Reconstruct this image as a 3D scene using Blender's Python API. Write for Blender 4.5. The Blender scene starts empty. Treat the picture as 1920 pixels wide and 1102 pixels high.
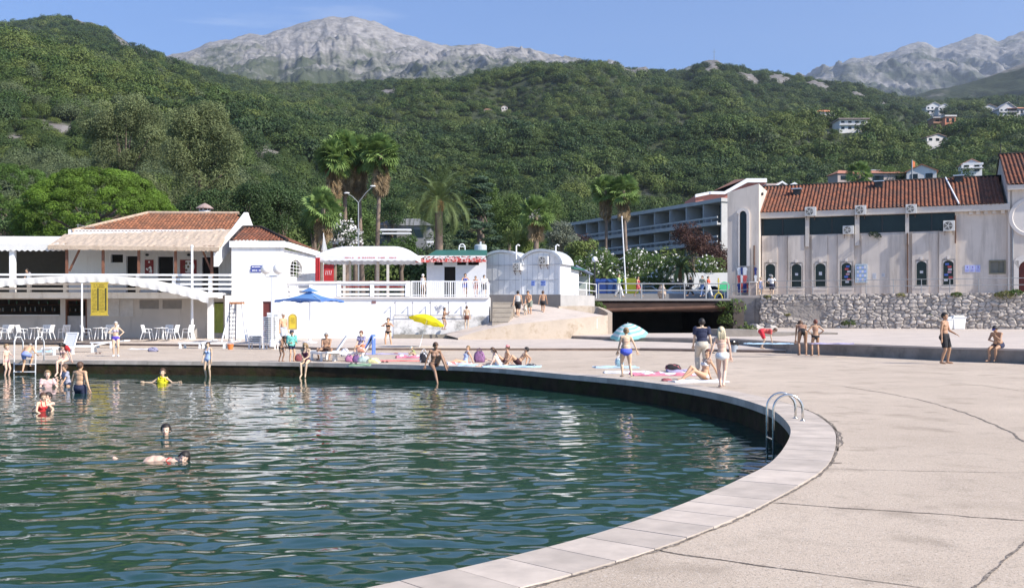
import bpy, bmesh, math, random
import numpy as np
from mathutils import Vector, Matrix, geometry as mgeo
random.seed(7); rng=np.random.default_rng(7)
S=bpy.context.scene; COL=S.collection
R=math.radians
F=1884.;H=1.75;YH=594.
def W(px,py,Y): return Vector(((px-960)*Y/F, Y, H-(py-YH)*Y/F))
def G(px,py,z=0.):
    Y=(H-z)*F/(py-YH); return Vector(((px-960)*Y/F,Y,z))
# ---------- materials ----------
def nodes(m):
    m.use_nodes=True; nt=m.node_tree; nt.nodes.clear(); return nt, nt.nodes.new, nt.links.new
MC={}
def M(name,col,rough=.7,var=.12,scale=3.,bump=0.,bscale=30.,metal=0.,spec=.5,tint=False,dirt=None,trans=0.,obrand=0.,alpha=1.):
    if name in MC: return MC[name]
    m=bpy.data.materials.new(name); nt,N,L=nodes(m)
    out=N('ShaderNodeOutputMaterial'); b=N('ShaderNodeBsdfPrincipled'); L(b.outputs[0],out.inputs[0])
    b.inputs['Roughness'].default_value=rough; b.inputs['Metallic'].default_value=metal
    b.inputs['Specular IOR Level'].default_value=spec; b.inputs['Alpha'].default_value=alpha
    tc=N('ShaderNodeTexCoord')
    def noise(sc,det=4,rg=.6):
        n=N('ShaderNodeTexNoise'); n.inputs['Scale'].default_value=sc; n.inputs['Detail'].default_value=det; n.inputs['Roughness'].default_value=rg
        L(tc.outputs['Object'],n.inputs['Vector']); return n
    n=noise(scale); mr=N('ShaderNodeMapRange'); mr.inputs[1].default_value=.3; mr.inputs[2].default_value=.7
    mr.inputs[3].default_value=1-var; mr.inputs[4].default_value=1+var; L(n.outputs[0],mr.inputs[0])
    val=mr.outputs[0]
    if obrand:
        oi=N('ShaderNodeObjectInfo'); m2=N('ShaderNodeMapRange'); m2.inputs[3].default_value=1-obrand; m2.inputs[4].default_value=1+obrand
        L(oi.outputs['Random'],m2.inputs[0]); mm=N('ShaderNodeMath'); mm.operation='MULTIPLY'; L(val,mm.inputs[0]); L(m2.outputs[0],mm.inputs[1]); val=mm.outputs[0]
    vm=N('ShaderNodeVectorMath'); vm.operation='SCALE'; vm.inputs[0].default_value=col[:3]; L(val,vm.inputs['Scale']); c=vm.outputs[0]
    if tint:
        at=N('ShaderNodeAttribute'); at.attribute_name='tint'
        mx=N('ShaderNodeVectorMath'); mx.operation='MULTIPLY'; L(c,mx.inputs[0]); L(at.outputs['Color'],mx.inputs[1]); c=mx.outputs[0]
    if dirt:
        dcol,dsc,lo,hi=dirt[:4]; dn=noise(dsc,6,.7)
        if len(dirt)>4:
            mpn=N('ShaderNodeMapping'); mpn.inputs['Scale'].default_value=dirt[4]; L(tc.outputs['Object'],mpn.inputs[0]); L(mpn.outputs[0],dn.inputs['Vector'])
        r=N('ShaderNodeMapRange'); r.inputs[1].default_value=lo; r.inputs[2].default_value=hi
        L(dn.outputs[0],r.inputs[0]); mx=N('ShaderNodeMix'); mx.data_type='RGBA'; mx.inputs[7].default_value=(*dcol,1)
        L(r.outputs[0],mx.inputs[0]); L(c,mx.inputs[6]); c=mx.outputs[2]
    L(c,b.inputs['Base Color'])
    if bump:
        bn=noise(bscale,5); bp=N('ShaderNodeBump'); bp.inputs['Strength'].default_value=min(1,bump*20); bp.inputs['Distance'].default_value=bump; L(bn.outputs[0],bp.inputs['Height']); L(bp.outputs[0],b.inputs['Normal'])
    if trans:
        tr=N('ShaderNodeBsdfTranslucent'); L(c,tr.inputs[0]); ms=N('ShaderNodeMixShader'); ms.inputs[0].default_value=trans
        L(b.outputs[0],ms.inputs[1]); L(tr.outputs[0],ms.inputs[2]); L(ms.outputs[0],out.inputs[0])
    MC[name]=m; return m
# ---------- objects ----------
def tag(o,label=None,cat=None,group=None,kind=None):
    if label: o['label']=label
    if cat: o['category']=cat
    if group: o['group']=group
    if kind: o['kind']=kind
    return o
def thing(name,label,cat,loc=(0,0,0),rz=0,group=None,sc=1):
    o=bpy.data.objects.new(name,None); COL.objects.link(o); o.location=loc; o.rotation_euler=(0,0,rz); o.scale=(sc,)*3
    o.empty_display_size=.1
    return tag(o,label,cat,group)
def copy_tree(o,parent=None):
    c=o.copy(); COL.objects.link(c)
    if parent: c.parent=parent
    for ch in o.children: copy_tree(ch,c)
    return c
def np_mesh(name,V,Fq,mats,smooth=False,tint=None,midx=None):
    """V (n,3); Fq (m,k) int array"""
    me=bpy.data.meshes.new(name); V=np.asarray(V,dtype=np.float32); Fq=np.asarray(Fq,dtype=np.int32)
    k=Fq.shape[1]; me.vertices.add(len(V)); me.vertices.foreach_set('co',V.ravel())
    me.loops.add(Fq.size); me.loops.foreach_set('vertex_index',Fq.ravel())
    me.polygons.add(len(Fq)); me.polygons.foreach_set('loop_start',np.arange(0,Fq.size,k,dtype=np.int32))
    for m in (mats if isinstance(mats,(list,tuple)) else [mats]): me.materials.append(m)
    if midx is not None: me.polygons.foreach_set('material_index',np.asarray(midx,dtype=np.int32))
    me.update(calc_edges=True)
    if smooth: me.polygons.foreach_set('use_smooth',np.ones(len(Fq),dtype=bool))
    if tint is not None:
        a=me.attributes.new('tint','FLOAT_COLOR','POINT'); t=np.ones((len(V),4),dtype=np.float32); tt=np.asarray(tint)
        t[:,:3]=tt[:,None] if tt.ndim==1 else tt; a.data.foreach_set('color',t.ravel())
    return me
def link(name,me,parent=None):
    o=bpy.data.objects.new(name,me); COL.objects.link(o)
    if parent: o.parent=parent
    return o
class MB:
    def __init__(s): s.v=[];s.f=[];s.mi=[];s.t=[];s.cur=0;s.tt=1.
    def add(s,vs,fs,mi=None):
        b=len(s.v); s.v+= [tuple(v) for v in vs]; s.t+=[s.tt]*len(vs)
        s.f+=[tuple(b+i for i in f) for f in fs]; s.mi+=[s.cur if mi is None else mi]*len(fs); return s
    def box(s,x0,x1,y0,y1,z0,z1):
        return s.hexa([(x0,y0,z0),(x1,y0,z0),(x1,y1,z0),(x0,y1,z0),(x0,y0,z1),(x1,y0,z1),(x1,y1,z1),(x0,y1,z1)])
    def hexa(s,p): return s.add(p,[(0,3,2,1),(4,5,6,7),(0,1,5,4),(1,2,6,5),(2,3,7,6),(3,0,4,7)])
    def quad(s,a,b,c,d): return s.add([a,b,c,d],[(0,1,2,3)])
    def tube(s,pts,r,n=8,cap=True):
        pts=[Vector(p) for p in pts]; rs=r if isinstance(r,(list,tuple)) else [r]*len(pts)
        vs=[];fs=[]; up=None
        for i,p in enumerate(pts):
            t=(pts[min(i+1,len(pts)-1)]-pts[max(i-1,0)]).normalized()
            if up is None: up=Vector((0,0,1)) if abs(t.z)<.9 else Vector((1,0,0))
            x=t.cross(up).normalized(); y=x.cross(t).normalized(); up=y if True else up
            for k in range(n):
                a=2*math.pi*k/n; vs.append(p+x*(math.cos(a)*rs[i])+y*(math.sin(a)*rs[i]))
        for i in range(len(pts)-1):
            for k in range(n):
                k2=(k+1)%n; fs.append((i*n+k,i*n+k2,(i+1)*n+k2,(i+1)*n+k))
        if cap: fs.append(tuple(range(n-1,-1,-1))); fs.append(tuple((len(pts)-1)*n+k for k in range(n)))
        return s.add(vs,fs)
    def bar(s,a,b,w,h=None,up=(0,0,1)):
        a=Vector(a);b=Vector(b);h=h or w;t=(b-a).normalized();u=Vector(up)
        if abs(t.dot(u))>.99:u=Vector((1,0,0))
        x=t.cross(u).normalized()*(w/2); y=x.cross(t).normalized()*(h/2)
        return s.hexa([a-x-y,a+x-y,b+x-y,b-x-y,a-x+y,a+x+y,b+x+y,b-x+y])
    def lathe(s,c,prof,n=16,M_=None):
        c=Vector(c); vs=[];fs=[]
        for (r,z) in prof:
            for k in range(n):
                a=2*math.pi*k/n; v=Vector((r*math.cos(a),r*math.sin(a),z)); vs.append(c+(M_@v if M_ else v))
        for i in range(len(prof)-1):
            for k in range(n):
                k2=(k+1)%n; fs.append((i*n+k,i*n+k2,(i+1)*n+k2,(i+1)*n+k))
        fs.append(tuple(range(n-1,-1,-1))); fs.append(tuple((len(prof)-1)*n+k for k in range(n)))
        return s.add(vs,fs)
    def sph(s,c,r,n=12,m=8,M_=None):
        r=(r,)*3 if not isinstance(r,(tuple,list)) else r; c=Vector(c); vs=[];fs=[]
        for i in range(1,m):
            th=math.pi*i/m
            for k in range(n):
                a=2*math.pi*k/n; v=Vector((r[0]*math.sin(th)*math.cos(a),r[1]*math.sin(th)*math.sin(a),r[2]*math.cos(th))); vs.append(c+(M_@v if M_ else v))
        t=Vector((0,0,r[2])); vs.append(c+(M_@t if M_ else t)); vs.append(c-(M_@t if M_ else t)); T=len(vs)-2
        for k in range(n):
            k2=(k+1)%n; fs.append((T,k,k2)); fs.append((T+1,(m-2)*n+k2,(m-2)*n+k))
            for i in range(m-2): fs.append((i*n+k,(i+1)*n+k,(i+1)*n+k2,i*n+k2))
        return s.add(vs,fs)
    def prism(s,poly,z0,z1):
        n=len(poly); tri=mgeo.tessellate_polygon([[Vector((p[0],p[1],0)) for p in poly]])
        vs=[(p[0],p[1],z0) for p in poly]+[(p[0],p[1],z1) for p in poly]
        fs=[tuple(t) for t in tri]+[tuple(n+i for i in t)[::-1] for t in tri]+[(i,(i+1)%n,n+(i+1)%n,n+i) for i in range(n)]
        return s.add(vs,fs)
    def build(s,name,mats,parent=None,world=True,smooth=False,bevel=0):
        me=bpy.data.meshes.new(name); off=Vector((0,0,0))
        if parent and world:
            p=parent
            while p: off+=p.location; p=p.parent
        me.from_pydata([(v[0]-off[0],v[1]-off[1],v[2]-off[2]) for v in s.v],[],s.f)
        for m in (mats if isinstance(mats,(list,tuple)) else [mats]): me.materials.append(m)
        me.polygons.foreach_set('material_index',s.mi)
        if any(t!=1. for t in s.t):
            a=me.attributes.new('tint','FLOAT_COLOR','POINT'); a.data.foreach_set('color',np.array([(t,t,t,1) for t in s.t],dtype=np.float32).ravel())
        bm=bmesh.new(); bm.from_mesh(me); bmesh.ops.recalc_face_normals(bm,faces=bm.faces); bm.to_mesh(me); bm.free()
        if smooth: me.polygons.foreach_set('use_smooth',[True]*len(me.polygons))
        me.update(); o=link(name,me,parent)
        if bevel:
            b=o.modifiers.new('b','BEVEL'); b.width=bevel; b.segments=2; b.limit_method='ANGLE'
        return o
class Fr:
    def __init__(s,O,ang): s.O=Vector((O[0],O[1],0)); s.a=Vector((math.cos(ang),math.sin(ang),0)); s.n=Vector((-math.sin(ang),math.cos(ang),0))
    def p(s,u,d,z): v=s.O+s.a*u+s.n*d; return Vector((v.x,v.y,z))
    def u(s,px,d=0): k=(px-960)/F; o=s.O+s.n*d; return (k*o.y-o.x)/(s.a.x-k*s.a.y)
    def Y(s,u,d=0): return (s.O+s.a*u+s.n*d).y
    def z(s,px,py,d=0): return H-(py-YH)*s.Y(s.u(px,d),d)/F
    def uz(s,px,py,d=0): return s.u(px,d),s.z(px,py,d)
    def box(s,mb,u0,u1,d0,d1,z0,z1):
        q=[(u0,d0),(u1,d0),(u1,d1),(u0,d1)]
        return mb.hexa([s.p(u,d,z0) for u,d in q]+[s.p(u,d,z1) for u,d in q])
    def rect(s,px0,py0,px1,py1,d=0):
        """pixel rect (x0,top,x1,bottom) -> u0,u1,z0,z1"""
        u0=s.u(px0,d);u1=s.u(px1,d);pm=(px0+px1)/2
        return u0,u1,s.z(pm,py1,d),s.z(pm,py0,d)
    def wall(s,mb,u0,u1,z0,z1,d0,d1,ops=()):
        us=sorted({u0,u1,*[min(max(o[0],u0),u1) for o in ops],*[min(max(o[1],u0),u1) for o in ops]})
        zs=sorted({z0,z1,*[min(max(o[2],z0),z1) for o in ops],*[min(max(o[3],z0),z1) for o in ops]})
        def fill(i,j):
            if i<0 or j<0 or i>=len(us)-1 or j>=len(zs)-1: return False
            uc=(us[i]+us[i+1])/2; zc=(zs[j]+zs[j+1])/2
            return not any(o[0]<uc<o[1] and o[2]<zc<o[3] for o in ops)
        for i in range(len(us)-1):
            for j in range(len(zs)-1):
                if not fill(i,j): continue
                a,b,c,d=us[i],us[i+1],zs[j],zs[j+1]
                for dd in (d0,d1): mb.quad(s.p(a,dd,c),s.p(b,dd,c),s.p(b,dd,d),s.p(a,dd,d))
                if not fill(i-1,j): mb.quad(s.p(a,d0,c),s.p(a,d1,c),s.p(a,d1,d),s.p(a,d0,d))
                if not fill(i+1,j): mb.quad(s.p(b,d0,c),s.p(b,d1,c),s.p(b,d1,d),s.p(b,d0,d))
                if not fill(i,j-1): mb.quad(s.p(a,d0,c),s.p(b,d0,c),s.p(b,d1,c),s.p(a,d1,c))
                if not fill(i,j+1): mb.quad(s.p(a,d0,d),s.p(b,d0,d),s.p(b,d1,d),s.p(a,d1,d))
        return mb
# ---------- numpy noise ----------
_perm=rng.permutation(4096); _val=rng.random(4096)
def vnoise(x,y):
    x=np.asarray(x,float);y=np.asarray(y,float);xi=np.floor(x).astype(int);yi=np.floor(y).astype(int);fx=x-xi;fy=y-yi
    fx=fx*fx*fx*(fx*(fx*6-15)+10);fy=fy*fy*fy*(fy*(fy*6-15)+10)
    h=lambda a,b:_val[(_perm[(a)&4095]+b)&4095]
    return (h(xi,yi)*(1-fx)+h(xi+1,yi)*fx)*(1-fy)+(h(xi,yi+1)*(1-fx)+h(xi+1,yi+1)*fx)*fy
def fbm(x,y,o=5,g=.5,ridge=False):
    s=0;a=1;t=0
    for i in range(o):
        n=vnoise(x*2**i+17.3*i,y*2**i+9.1*i)
        if ridge: n=1-abs(2*n-1)
        s=s+a*n;t+=a;a*=g
    return s/t
def grid_faces(n,m):
    i=np.arange(n-1)[:,None]*m+np.arange(m-1)[None,:]; i=i.ravel()
    return np.stack([i,i+1,i+m+1,i+m],1)
# ---------- camera, light, sky ----------
cam=bpy.data.cameras.new('camera'); co=bpy.data.objects.new('camera',cam); COL.objects.link(co); S.camera=co
co.location=(0,0,H); co.rotation_euler=(R(90),0,0); cam.sensor_width=36; cam.lens=F/1920*36; cam.shift_y=(YH-551)/1920; cam.clip_end=30000; cam.clip_start=.1
SUN_EL,SUN_A=R(37),R(30)   # azimuth measured from +X towards the camera
sd=Vector((math.cos(SUN_EL)*math.cos(SUN_A),-math.cos(SUN_EL)*math.sin(SUN_A),math.sin(SUN_EL)))
sl=bpy.data.lights.new('sun','SUN'); sl.energy=4.9; sl.angle=R(.53); sl.color=(1,.94,.85)
so=bpy.data.objects.new('sun',sl); COL.objects.link(so); so.rotation_euler=sd.to_track_quat('Z','Y').to_euler()
w=bpy.data.worlds.new('World'); S.world=w; w.use_nodes=True; nt=w.node_tree; nt.nodes.clear(); N=nt.nodes.new;L=nt.links.new
wo=N('ShaderNodeOutputWorld'); bg=N('ShaderNodeBackground'); L(bg.outputs[0],wo.inputs[0]); bg.inputs[1].default_value=.108
sky=N('ShaderNodeTexSky'); sky.sky_type='NISHITA'; sky.sun_disc=False; sky.sun_elevation=SUN_EL; sky.sun_rotation=math.atan2(sd.x,sd.y)
sky.air_density=1.0; sky.dust_density=.15; sky.ozone_density=3.5; sky.altitude=300
tc=N('ShaderNodeTexCoord'); mp=N('ShaderNodeMapping'); mp.inputs['Scale'].default_value=(1.2,1.2,9); L(tc.outputs['Generated'],mp.inputs[0])
cn=N('ShaderNodeTexNoise'); cn.inputs['Scale'].default_value=2.3; cn.inputs['Detail'].default_value=7; cn.inputs['Roughness'].default_value=.55; L(mp.outputs[0],cn.inputs['Vector'])
cr=N('ShaderNodeMapRange'); cr.inputs[1].default_value=.56; cr.inputs[2].default_value=.82; cr.inputs[3].default_value=0; cr.inputs[4].default_value=.55; L(cn.outputs[0],cr.inputs[0])
cm=N('ShaderNodeMix'); cm.data_type='RGBA'; cm.inputs[7].default_value=(7.5,8.0,9.0,1); L(cr.outputs[0],cm.inputs[0])
tn=N('ShaderNodeMix'); tn.data_type='RGBA'; tn.blend_type='MULTIPLY'; tn.inputs[0].default_value=1; tn.inputs[7].default_value=(.78,.96,1.25,1)
L(sky.outputs[0],tn.inputs[6]); L(tn.outputs[2],cm.inputs[6]); L(cm.outputs[2],bg.inputs[0])
S.view_settings.view_transform='Standard'; S.view_settings.look='None'; S.view_settings.exposure=.55; S.view_settings.gamma=1
S.render.engine='CYCLES'
# ---------- terrain ----------
def cr(x,pts):
    xs,ys=zip(*pts); return np.interp(x,xs,ys)
SKY=[(-700,75),(-200,70),(0,46),(50,38),(90,31),(130,32),(190,46),(215,62),(240,78),(300,104),(345,120),(400,134),(450,147),(510,157),(600,160),(720,152),(800,150),(850,152),(905,137),(1000,121),(1100,117),(1150,119),(1180,124),(1210,122),(1240,132),(1290,137),(1305,120),(1322,111),(1345,111),(1365,120),(1390,124),(1410,131),(1440,129),(1480,136),(1520,145),(1560,152),(1600,157),(1660,176),(1700,186),(1760,190),(1830,186),(1920,182),(2600,190)]
NEAR=[(-700,80),(0,92),(60,97),(110,108),(180,130),(240,146),(300,164),(380,190),(460,212),(540,238),(620,262),(700,286),(800,300),(960,312),(1200,330),(1500,345),(1700,330),(1800,300),(1920,268),(2600,200)]
Y1,Y2=430.,1350.
TK=np.array([105.,150,230,Y1,520,700,950,Y2,1420,1700])
def elev(px,Y):
    sk=YH-9-cr(px,SKY); nr=YH-cr(px,NEAR)
    sad=nr+(sk-nr)*np.clip((px-100)/900,0.02,.25)
    saddle=np.where(px<300,nr-34,np.where(px<700,nr-34+(px-300)/400*(sad-nr+34),nr+(sk-nr)*.25))
    cols=[18+0*px,nr*.24,nr*.52,nr,saddle,np.maximum(saddle,nr)*.45+sk*.5,sk*.86+.08*nr,sk,sk-14,sk-160]
    cols[5]=np.where(px<400,nr*.45+sk*.5,saddle*.55+sk*.45)
    K=np.stack(cols,-1); l=np.log(Y); lk=np.log(TK)
    i=np.clip(np.searchsorted(lk,l)-1,0,len(TK)-2); t=(l-lk[i])/(lk[i+1]-lk[i]); t=t*.5+.5*(t*t*(3-2*t))
    idx=np.arange(len(px)); return K[idx,i]*(1-t)+K[idx,i+1]*t
def hill_hit(px,py,lo=130,hi=1340):
    ys=np.exp(np.linspace(math.log(lo),math.log(hi),900)); z=hill_z(np.full(900,float(px)),ys); sy=YH-(z-H)*F/ys
    k=np.argmax(sy<=py); return float(ys[k])
def crag(px,Y):
    """rockiness 0..1"""
    r=np.zeros_like(px)
    X=(px-960)*Y/F
    n=fbm(X/38.,Y/55.,4); n2=fbm(X/9,Y/14,3)
    def blob(cx,Yc,wx,wy,a): return a*np.exp(-((px-cx)/wx)**2-((np.log(Y/Yc))/wy)**2)
    for b in [(1200,1260,26,.10,2.4),(1335,1290,26,.10,3.0),(1290,1270,40,.05,1.4),(1165,1250,22,.08,2.0),(1460,1270,26,.07,1.3),(1540,1290,30,.06,1.2),(1125,1270,20,.07,2.0),(1090,1240,14,.06,1.6),(1400,1200,22,.06,1.5),(1610,1240,20,.05,1.2),(735,1150,28,.05,.9),(1660,1200,60,.06,.7),
              (110,300,80,.045,1.0),(30,280,50,.04,.9),(250,330,50,.04,.8),(500,330,40,.05,.9),(505,215,40,.10,1.1),(290,1080,60,.08,.9),(165,1310,30,.06,1.5),(225,1270,22,.1,1.3),(265,1240,20,.08,1.3),(320,1260,24,.07,1.5),(1105,250,24,.1,1.3),(160,1250,40,.05,.7),(420,400,60,.06,.9),(60,900,50,.05,.6),(790,240,30,.08,.8)]:
        r=np.maximum(r,blob(*b))
    return np.clip(r*(1.5*n+.9*(n2-.4))+np.clip((n-.78)*5,0,.4)+.2*(n2-.5),0,1)
nu,nv=420,230
gu=np.linspace(-520,2440,nu); gv=np.exp(np.linspace(math.log(105),math.log(1650),nv))
PU,PY=np.meshgrid(gu,gv,indexing='ij'); pu=PU.ravel();py_=PY.ravel()
def hill_z(px,Y):
    e=elev(px,Y); X=(px-960)*Y/F
    z=H+e*Y/F
    amp=np.clip((Y-150)/700,0,1)*np.clip(1-((np.log(Y/Y2))/.10)**2*0,0,1)
    edge=np.clip(np.abs(np.log(Y/Y2))/.42,0.04,1)*np.clip(np.abs(np.log(Y/Y1))/.15,.25,1)
    z=z+amp*edge*np.where(px<650,.55,1)*((fbm(X/170.+3,Y/330.,4,.5,True)-.62)*95+(fbm(X/48.,Y/60.,3)-.5)*24)
    sk=YH-9-cr(px,SKY); zc=H+sk*Y/F-11*(1-Y/Y2)
    return np.where(Y<Y2,np.minimum(z,zc),z)
def hill_pos(px,Y):
    z=hill_z(px,Y); X=(px-960)*Y/F; c=crag(px,Y)
    z=z+np.clip(c-.35,0,1)*(fbm(X/7.,Y/9.,4,ridge=True))*np.clip(Y/90,1.5,11)
    return X,Y,z,c
X,Y_,Z,CR=hill_pos(pu,py_)
hill_mat=bpy.data.materials.new('hillside_soil_and_limestone'); nt,N,L=nodes(hill_mat)
o=N('ShaderNodeOutputMaterial');b=N('ShaderNodeBsdfPrincipled');L(b.outputs[0],o.inputs[0]);b.inputs['Roughness'].default_value=.9
tc=N('ShaderNodeTexCoord');at=N('ShaderNodeAttribute');at.attribute_name='tint'
n1=N('ShaderNodeTexNoise');n1.inputs['Scale'].default_value=.16;n1.inputs['Detail'].default_value=8;n1.inputs['Roughness'].default_value=.7;L(tc.outputs['Object'],n1.inputs['Vector'])
r1=N('ShaderNodeValToRGB');r1.color_ramp.elements[0].color=(.12,.10,.085,1);r1.color_ramp.elements[0].position=.38;r1.color_ramp.elements[1].color=(.25,.23,.21,1);r1.color_ramp.elements[1].position=.62;L(n1.outputs[0],r1.inputs[0])
r2=N('ShaderNodeValToRGB');r2.color_ramp.elements[0].color=(.02,.032,.012,1);r2.color_ramp.elements[1].color=(.06,.07,.03,1);L(n1.outputs[0],r2.inputs[0])
mx=N('ShaderNodeMix');mx.data_type='RGBA';L(at.outputs['Fac'],mx.inputs[0]);L(r2.outputs[0],mx.inputs[6]);L(r1.outputs[0],mx.inputs[7]);L(mx.outputs[2],b.inputs['Base Color'])
hm=np_mesh('hillside',np.stack([X,Y_,Z],1),grid_faces(nu,nv)[:,::-1],hill_mat,smooth=True,tint=np.clip((CR-.3)*4,0,1))
tag(link('hillside',hm),kind='structure')
# bare mountains
def mountain(name,prof,Yb,Yc,eb,mat,seed,rough,nx=520,ny=150,back=.25,tilt=0):
    g=np.linspace(prof[0][0],prof[-1][0],nx); t=np.concatenate([np.linspace(0,1,ny),np.linspace(1.02,1+back,14)])
    A,T=np.meshgrid(g,t,indexing='ij'); A=A.ravel();T=T.ravel(); sk=YH-cr(A,prof)
    Y=Yb+(Yc-Yb)*T; tt=np.minimum(T,1)
    e=eb+(sk-eb)*tt**.85-np.clip(T-1,0,9)*400
    X=(A-960)*Y/F
    zz=H+e*Y/F
    am=np.clip((1-tt)/.3,.03,1)*np.clip(tt/.1,.2,1)
    rd=fbm(X/520.+seed,Y/700.,6,.55,ridge=True)-.6
    rd2=fbm(X/105.+seed*3+.25*Y/120,Y/420.,5,.62,ridge=True)-.6
    zz=zz+am*(rd*rough*.68+rd2*rough*.26)+(fbm(X/60.+seed,Y/60.,5)-.5)*rough*.10
    me=np_mesh(name,np.stack([X,Y,zz],1),grid_faces(nx,len(t))[:,::-1],mat,smooth=True)
    return tag(link(name,me),kind='structure')
def rockmat(name,rock,rock2,green,gl,gh,zlo,zhi):
    m=bpy.data.materials.new(name); nt,N,L=nodes(m)
    o=N('ShaderNodeOutputMaterial');b=N('ShaderNodeBsdfPrincipled');L(b.outputs[0],o.inputs[0]);b.inputs['Roughness'].default_value=.95;b.inputs['Specular IOR Level'].default_value=.1
    tc=N('ShaderNodeTexCoord')
    def nz(s,d=9,r=.65,sc=(1,1,1)):
        mp=N('ShaderNodeMapping');mp.inputs['Scale'].default_value=sc;L(tc.outputs['Object'],mp.inputs[0])
        n=N('ShaderNodeTexNoise');n.inputs['Scale'].default_value=s;n.inputs['Detail'].default_value=d;n.inputs['Roughness'].default_value=r;L(mp.outputs[0],n.inputs['Vector']);return n.outputs[0]
    r=N('ShaderNodeValToRGB');r.color_ramp.elements[0].color=(*rock2,1);r.color_ramp.elements[0].position=.4;r.color_ramp.elements[1].color=(*rock,1);r.color_ramp.elements[1].position=.6;L(nz(.028,11,.75,(1,.5,1.8)),r.inputs[0])
    gp=N('ShaderNodeSeparateXYZ');L(tc.outputs['Object'],gp.inputs[0])
    hz=N('ShaderNodeMapRange');hz.inputs[1].default_value=zlo;hz.inputs[2].default_value=zhi;hz.inputs[3].default_value=.13;hz.inputs[4].default_value=-.12;L(gp.outputs[2],hz.inputs[0])
    ad=N('ShaderNodeMath');ad.operation='ADD';L(nz(.0035,10,.72,(1,.7,1.6)),ad.inputs[0]);L(hz.outputs[0],ad.inputs[1])
    gm=N('ShaderNodeMapRange');gm.inputs[1].default_value=gl;gm.inputs[2].default_value=gh;L(ad.outputs[0],gm.inputs[0])
    mx=N('ShaderNodeMix');mx.data_type='RGBA';L(gm.outputs[0],mx.inputs[0]);L(r.outputs[0],mx.inputs[6]);mx.inputs[7].default_value=(*green,1);L(mx.outputs[2],b.inputs['Base Color'])
    bp=N('ShaderNodeBump');bp.inputs['Strength'].default_value=.9;bp.inputs['Distance'].default_value=9;L(nz(.035,10,.78),bp.inputs['Height']);L(bp.outputs[0],b.inputs['Normal'])
    return m
grey=rockmat('pale_limestone',(.40,.375,.355),(.23,.215,.20),(.085,.10,.06),.44,.58,500,1050)
blue=rockmat('scrubby_limestone',(.34,.325,.31),(.19,.18,.17),(.065,.08,.055),.42,.56,600,1500)
mountain('mountain',[(180,150),(260,130),(310,107),(350,97),(390,80),(430,70),(470,65),(500,63),(530,52),(560,44),(600,37),(625,31),(650,32),(670,36),(700,44),(730,56),(770,66),(800,76),(830,84),(870,86),(900,84),(930,90),(960,88),(1000,97),(1040,103),(1080,110),(1120,120),(1180,136),(1260,146),(1300,150),(1340,155),(1420,170)],2300,3900,405,grey,3.1,260)
mountain('mountain',[(1360,170),(1470,152),(1525,137),(1545,127),(1575,121),(1600,108),(1640,103),(1670,97),(1700,86),(1730,81),(1755,90),(1790,80),(1830,66),(1850,68),(1872,78),(1895,68),(1920,61),(2000,50),(2200,70),(2600,90)],3600,5600,380,blue,8.7,330)
mountain('mountain',[(1500,230),(1620,200),(1700,182),(1750,168),(1800,160),(1840,150),(1880,133),(1920,118),(2050,90),(2300,90),(2600,120)],1750,2300,360,rockmat('wooded_limestone',(.34,.31,.28),(.16,.15,.13),(.05,.065,.035),.44,.56,300,800),5.2,110,nx=300,ny=90)
# ---------- forest ----------
def leafmat(name,c1,c2,trans=.25,var=.3):
    m=bpy.data.materials.new(name); nt,N,L=nodes(m)
    o=N('ShaderNodeOutputMaterial');b=N('ShaderNodeBsdfPrincipled');b.inputs['Roughness'].default_value=.6;b.inputs['Specular IOR Level'].default_value=.25
    oi=N('ShaderNodeObjectInfo');at=N('ShaderNodeAttribute');at.attribute_name='tint'
    mx=N('ShaderNodeMix');mx.data_type='RGBA';mx.inputs[6].default_value=(*c1,1);mx.inputs[7].default_value=(*c2,1);L(oi.outputs['Random'],mx.inputs[0])
    vm=N('ShaderNodeVectorMath');vm.operation='MULTIPLY';L(mx.outputs[2],vm.inputs[0]);L(at.outputs['Color'],vm.inputs[1])
    L(vm.outputs[0],b.inputs['Base Color'])
    tr=N('ShaderNodeBsdfTranslucent');L(vm.outputs[0],tr.inputs[0]);ms=N('ShaderNodeMixShader');ms.inputs[0].default_value=trans;L(b.outputs[0],ms.inputs[1]);L(tr.outputs[0],ms.inputs[2]);L(ms.outputs[0],o.inputs[0])
    return m
def leaf_quads(C,Nn,size,asp=.5,flat=.0,seed=0,droop=0):
    """C (n,3) centres, Nn (n,3) normals -> quads"""
    r=np.random.default_rng(seed); n=len(C); Nn=Nn/np.maximum(np.linalg.norm(Nn,axis=1,keepdims=True),1e-6)
    a=r.normal(size=(n,3)); a[:,2]-=droop; t=np.cross(Nn,a); t/=np.maximum(np.linalg.norm(t,axis=1,keepdims=True),1e-6); b=np.cross(Nn,t)
    if droop: t,b=b,t
    s=(size*(.6+.8*r.random(n)))[:,None]
    V=np.stack([C-t*s,C-b*s*asp,C+t*s,C+b*s*asp],1).reshape(-1,3)
    return V,np.arange(4*n).reshape(-1,4)
def sphere_pts(r,n):
    p=r.normal(size=(n,3)); return p/np.linalg.norm(p,axis=1,keepdims=True)
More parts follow.
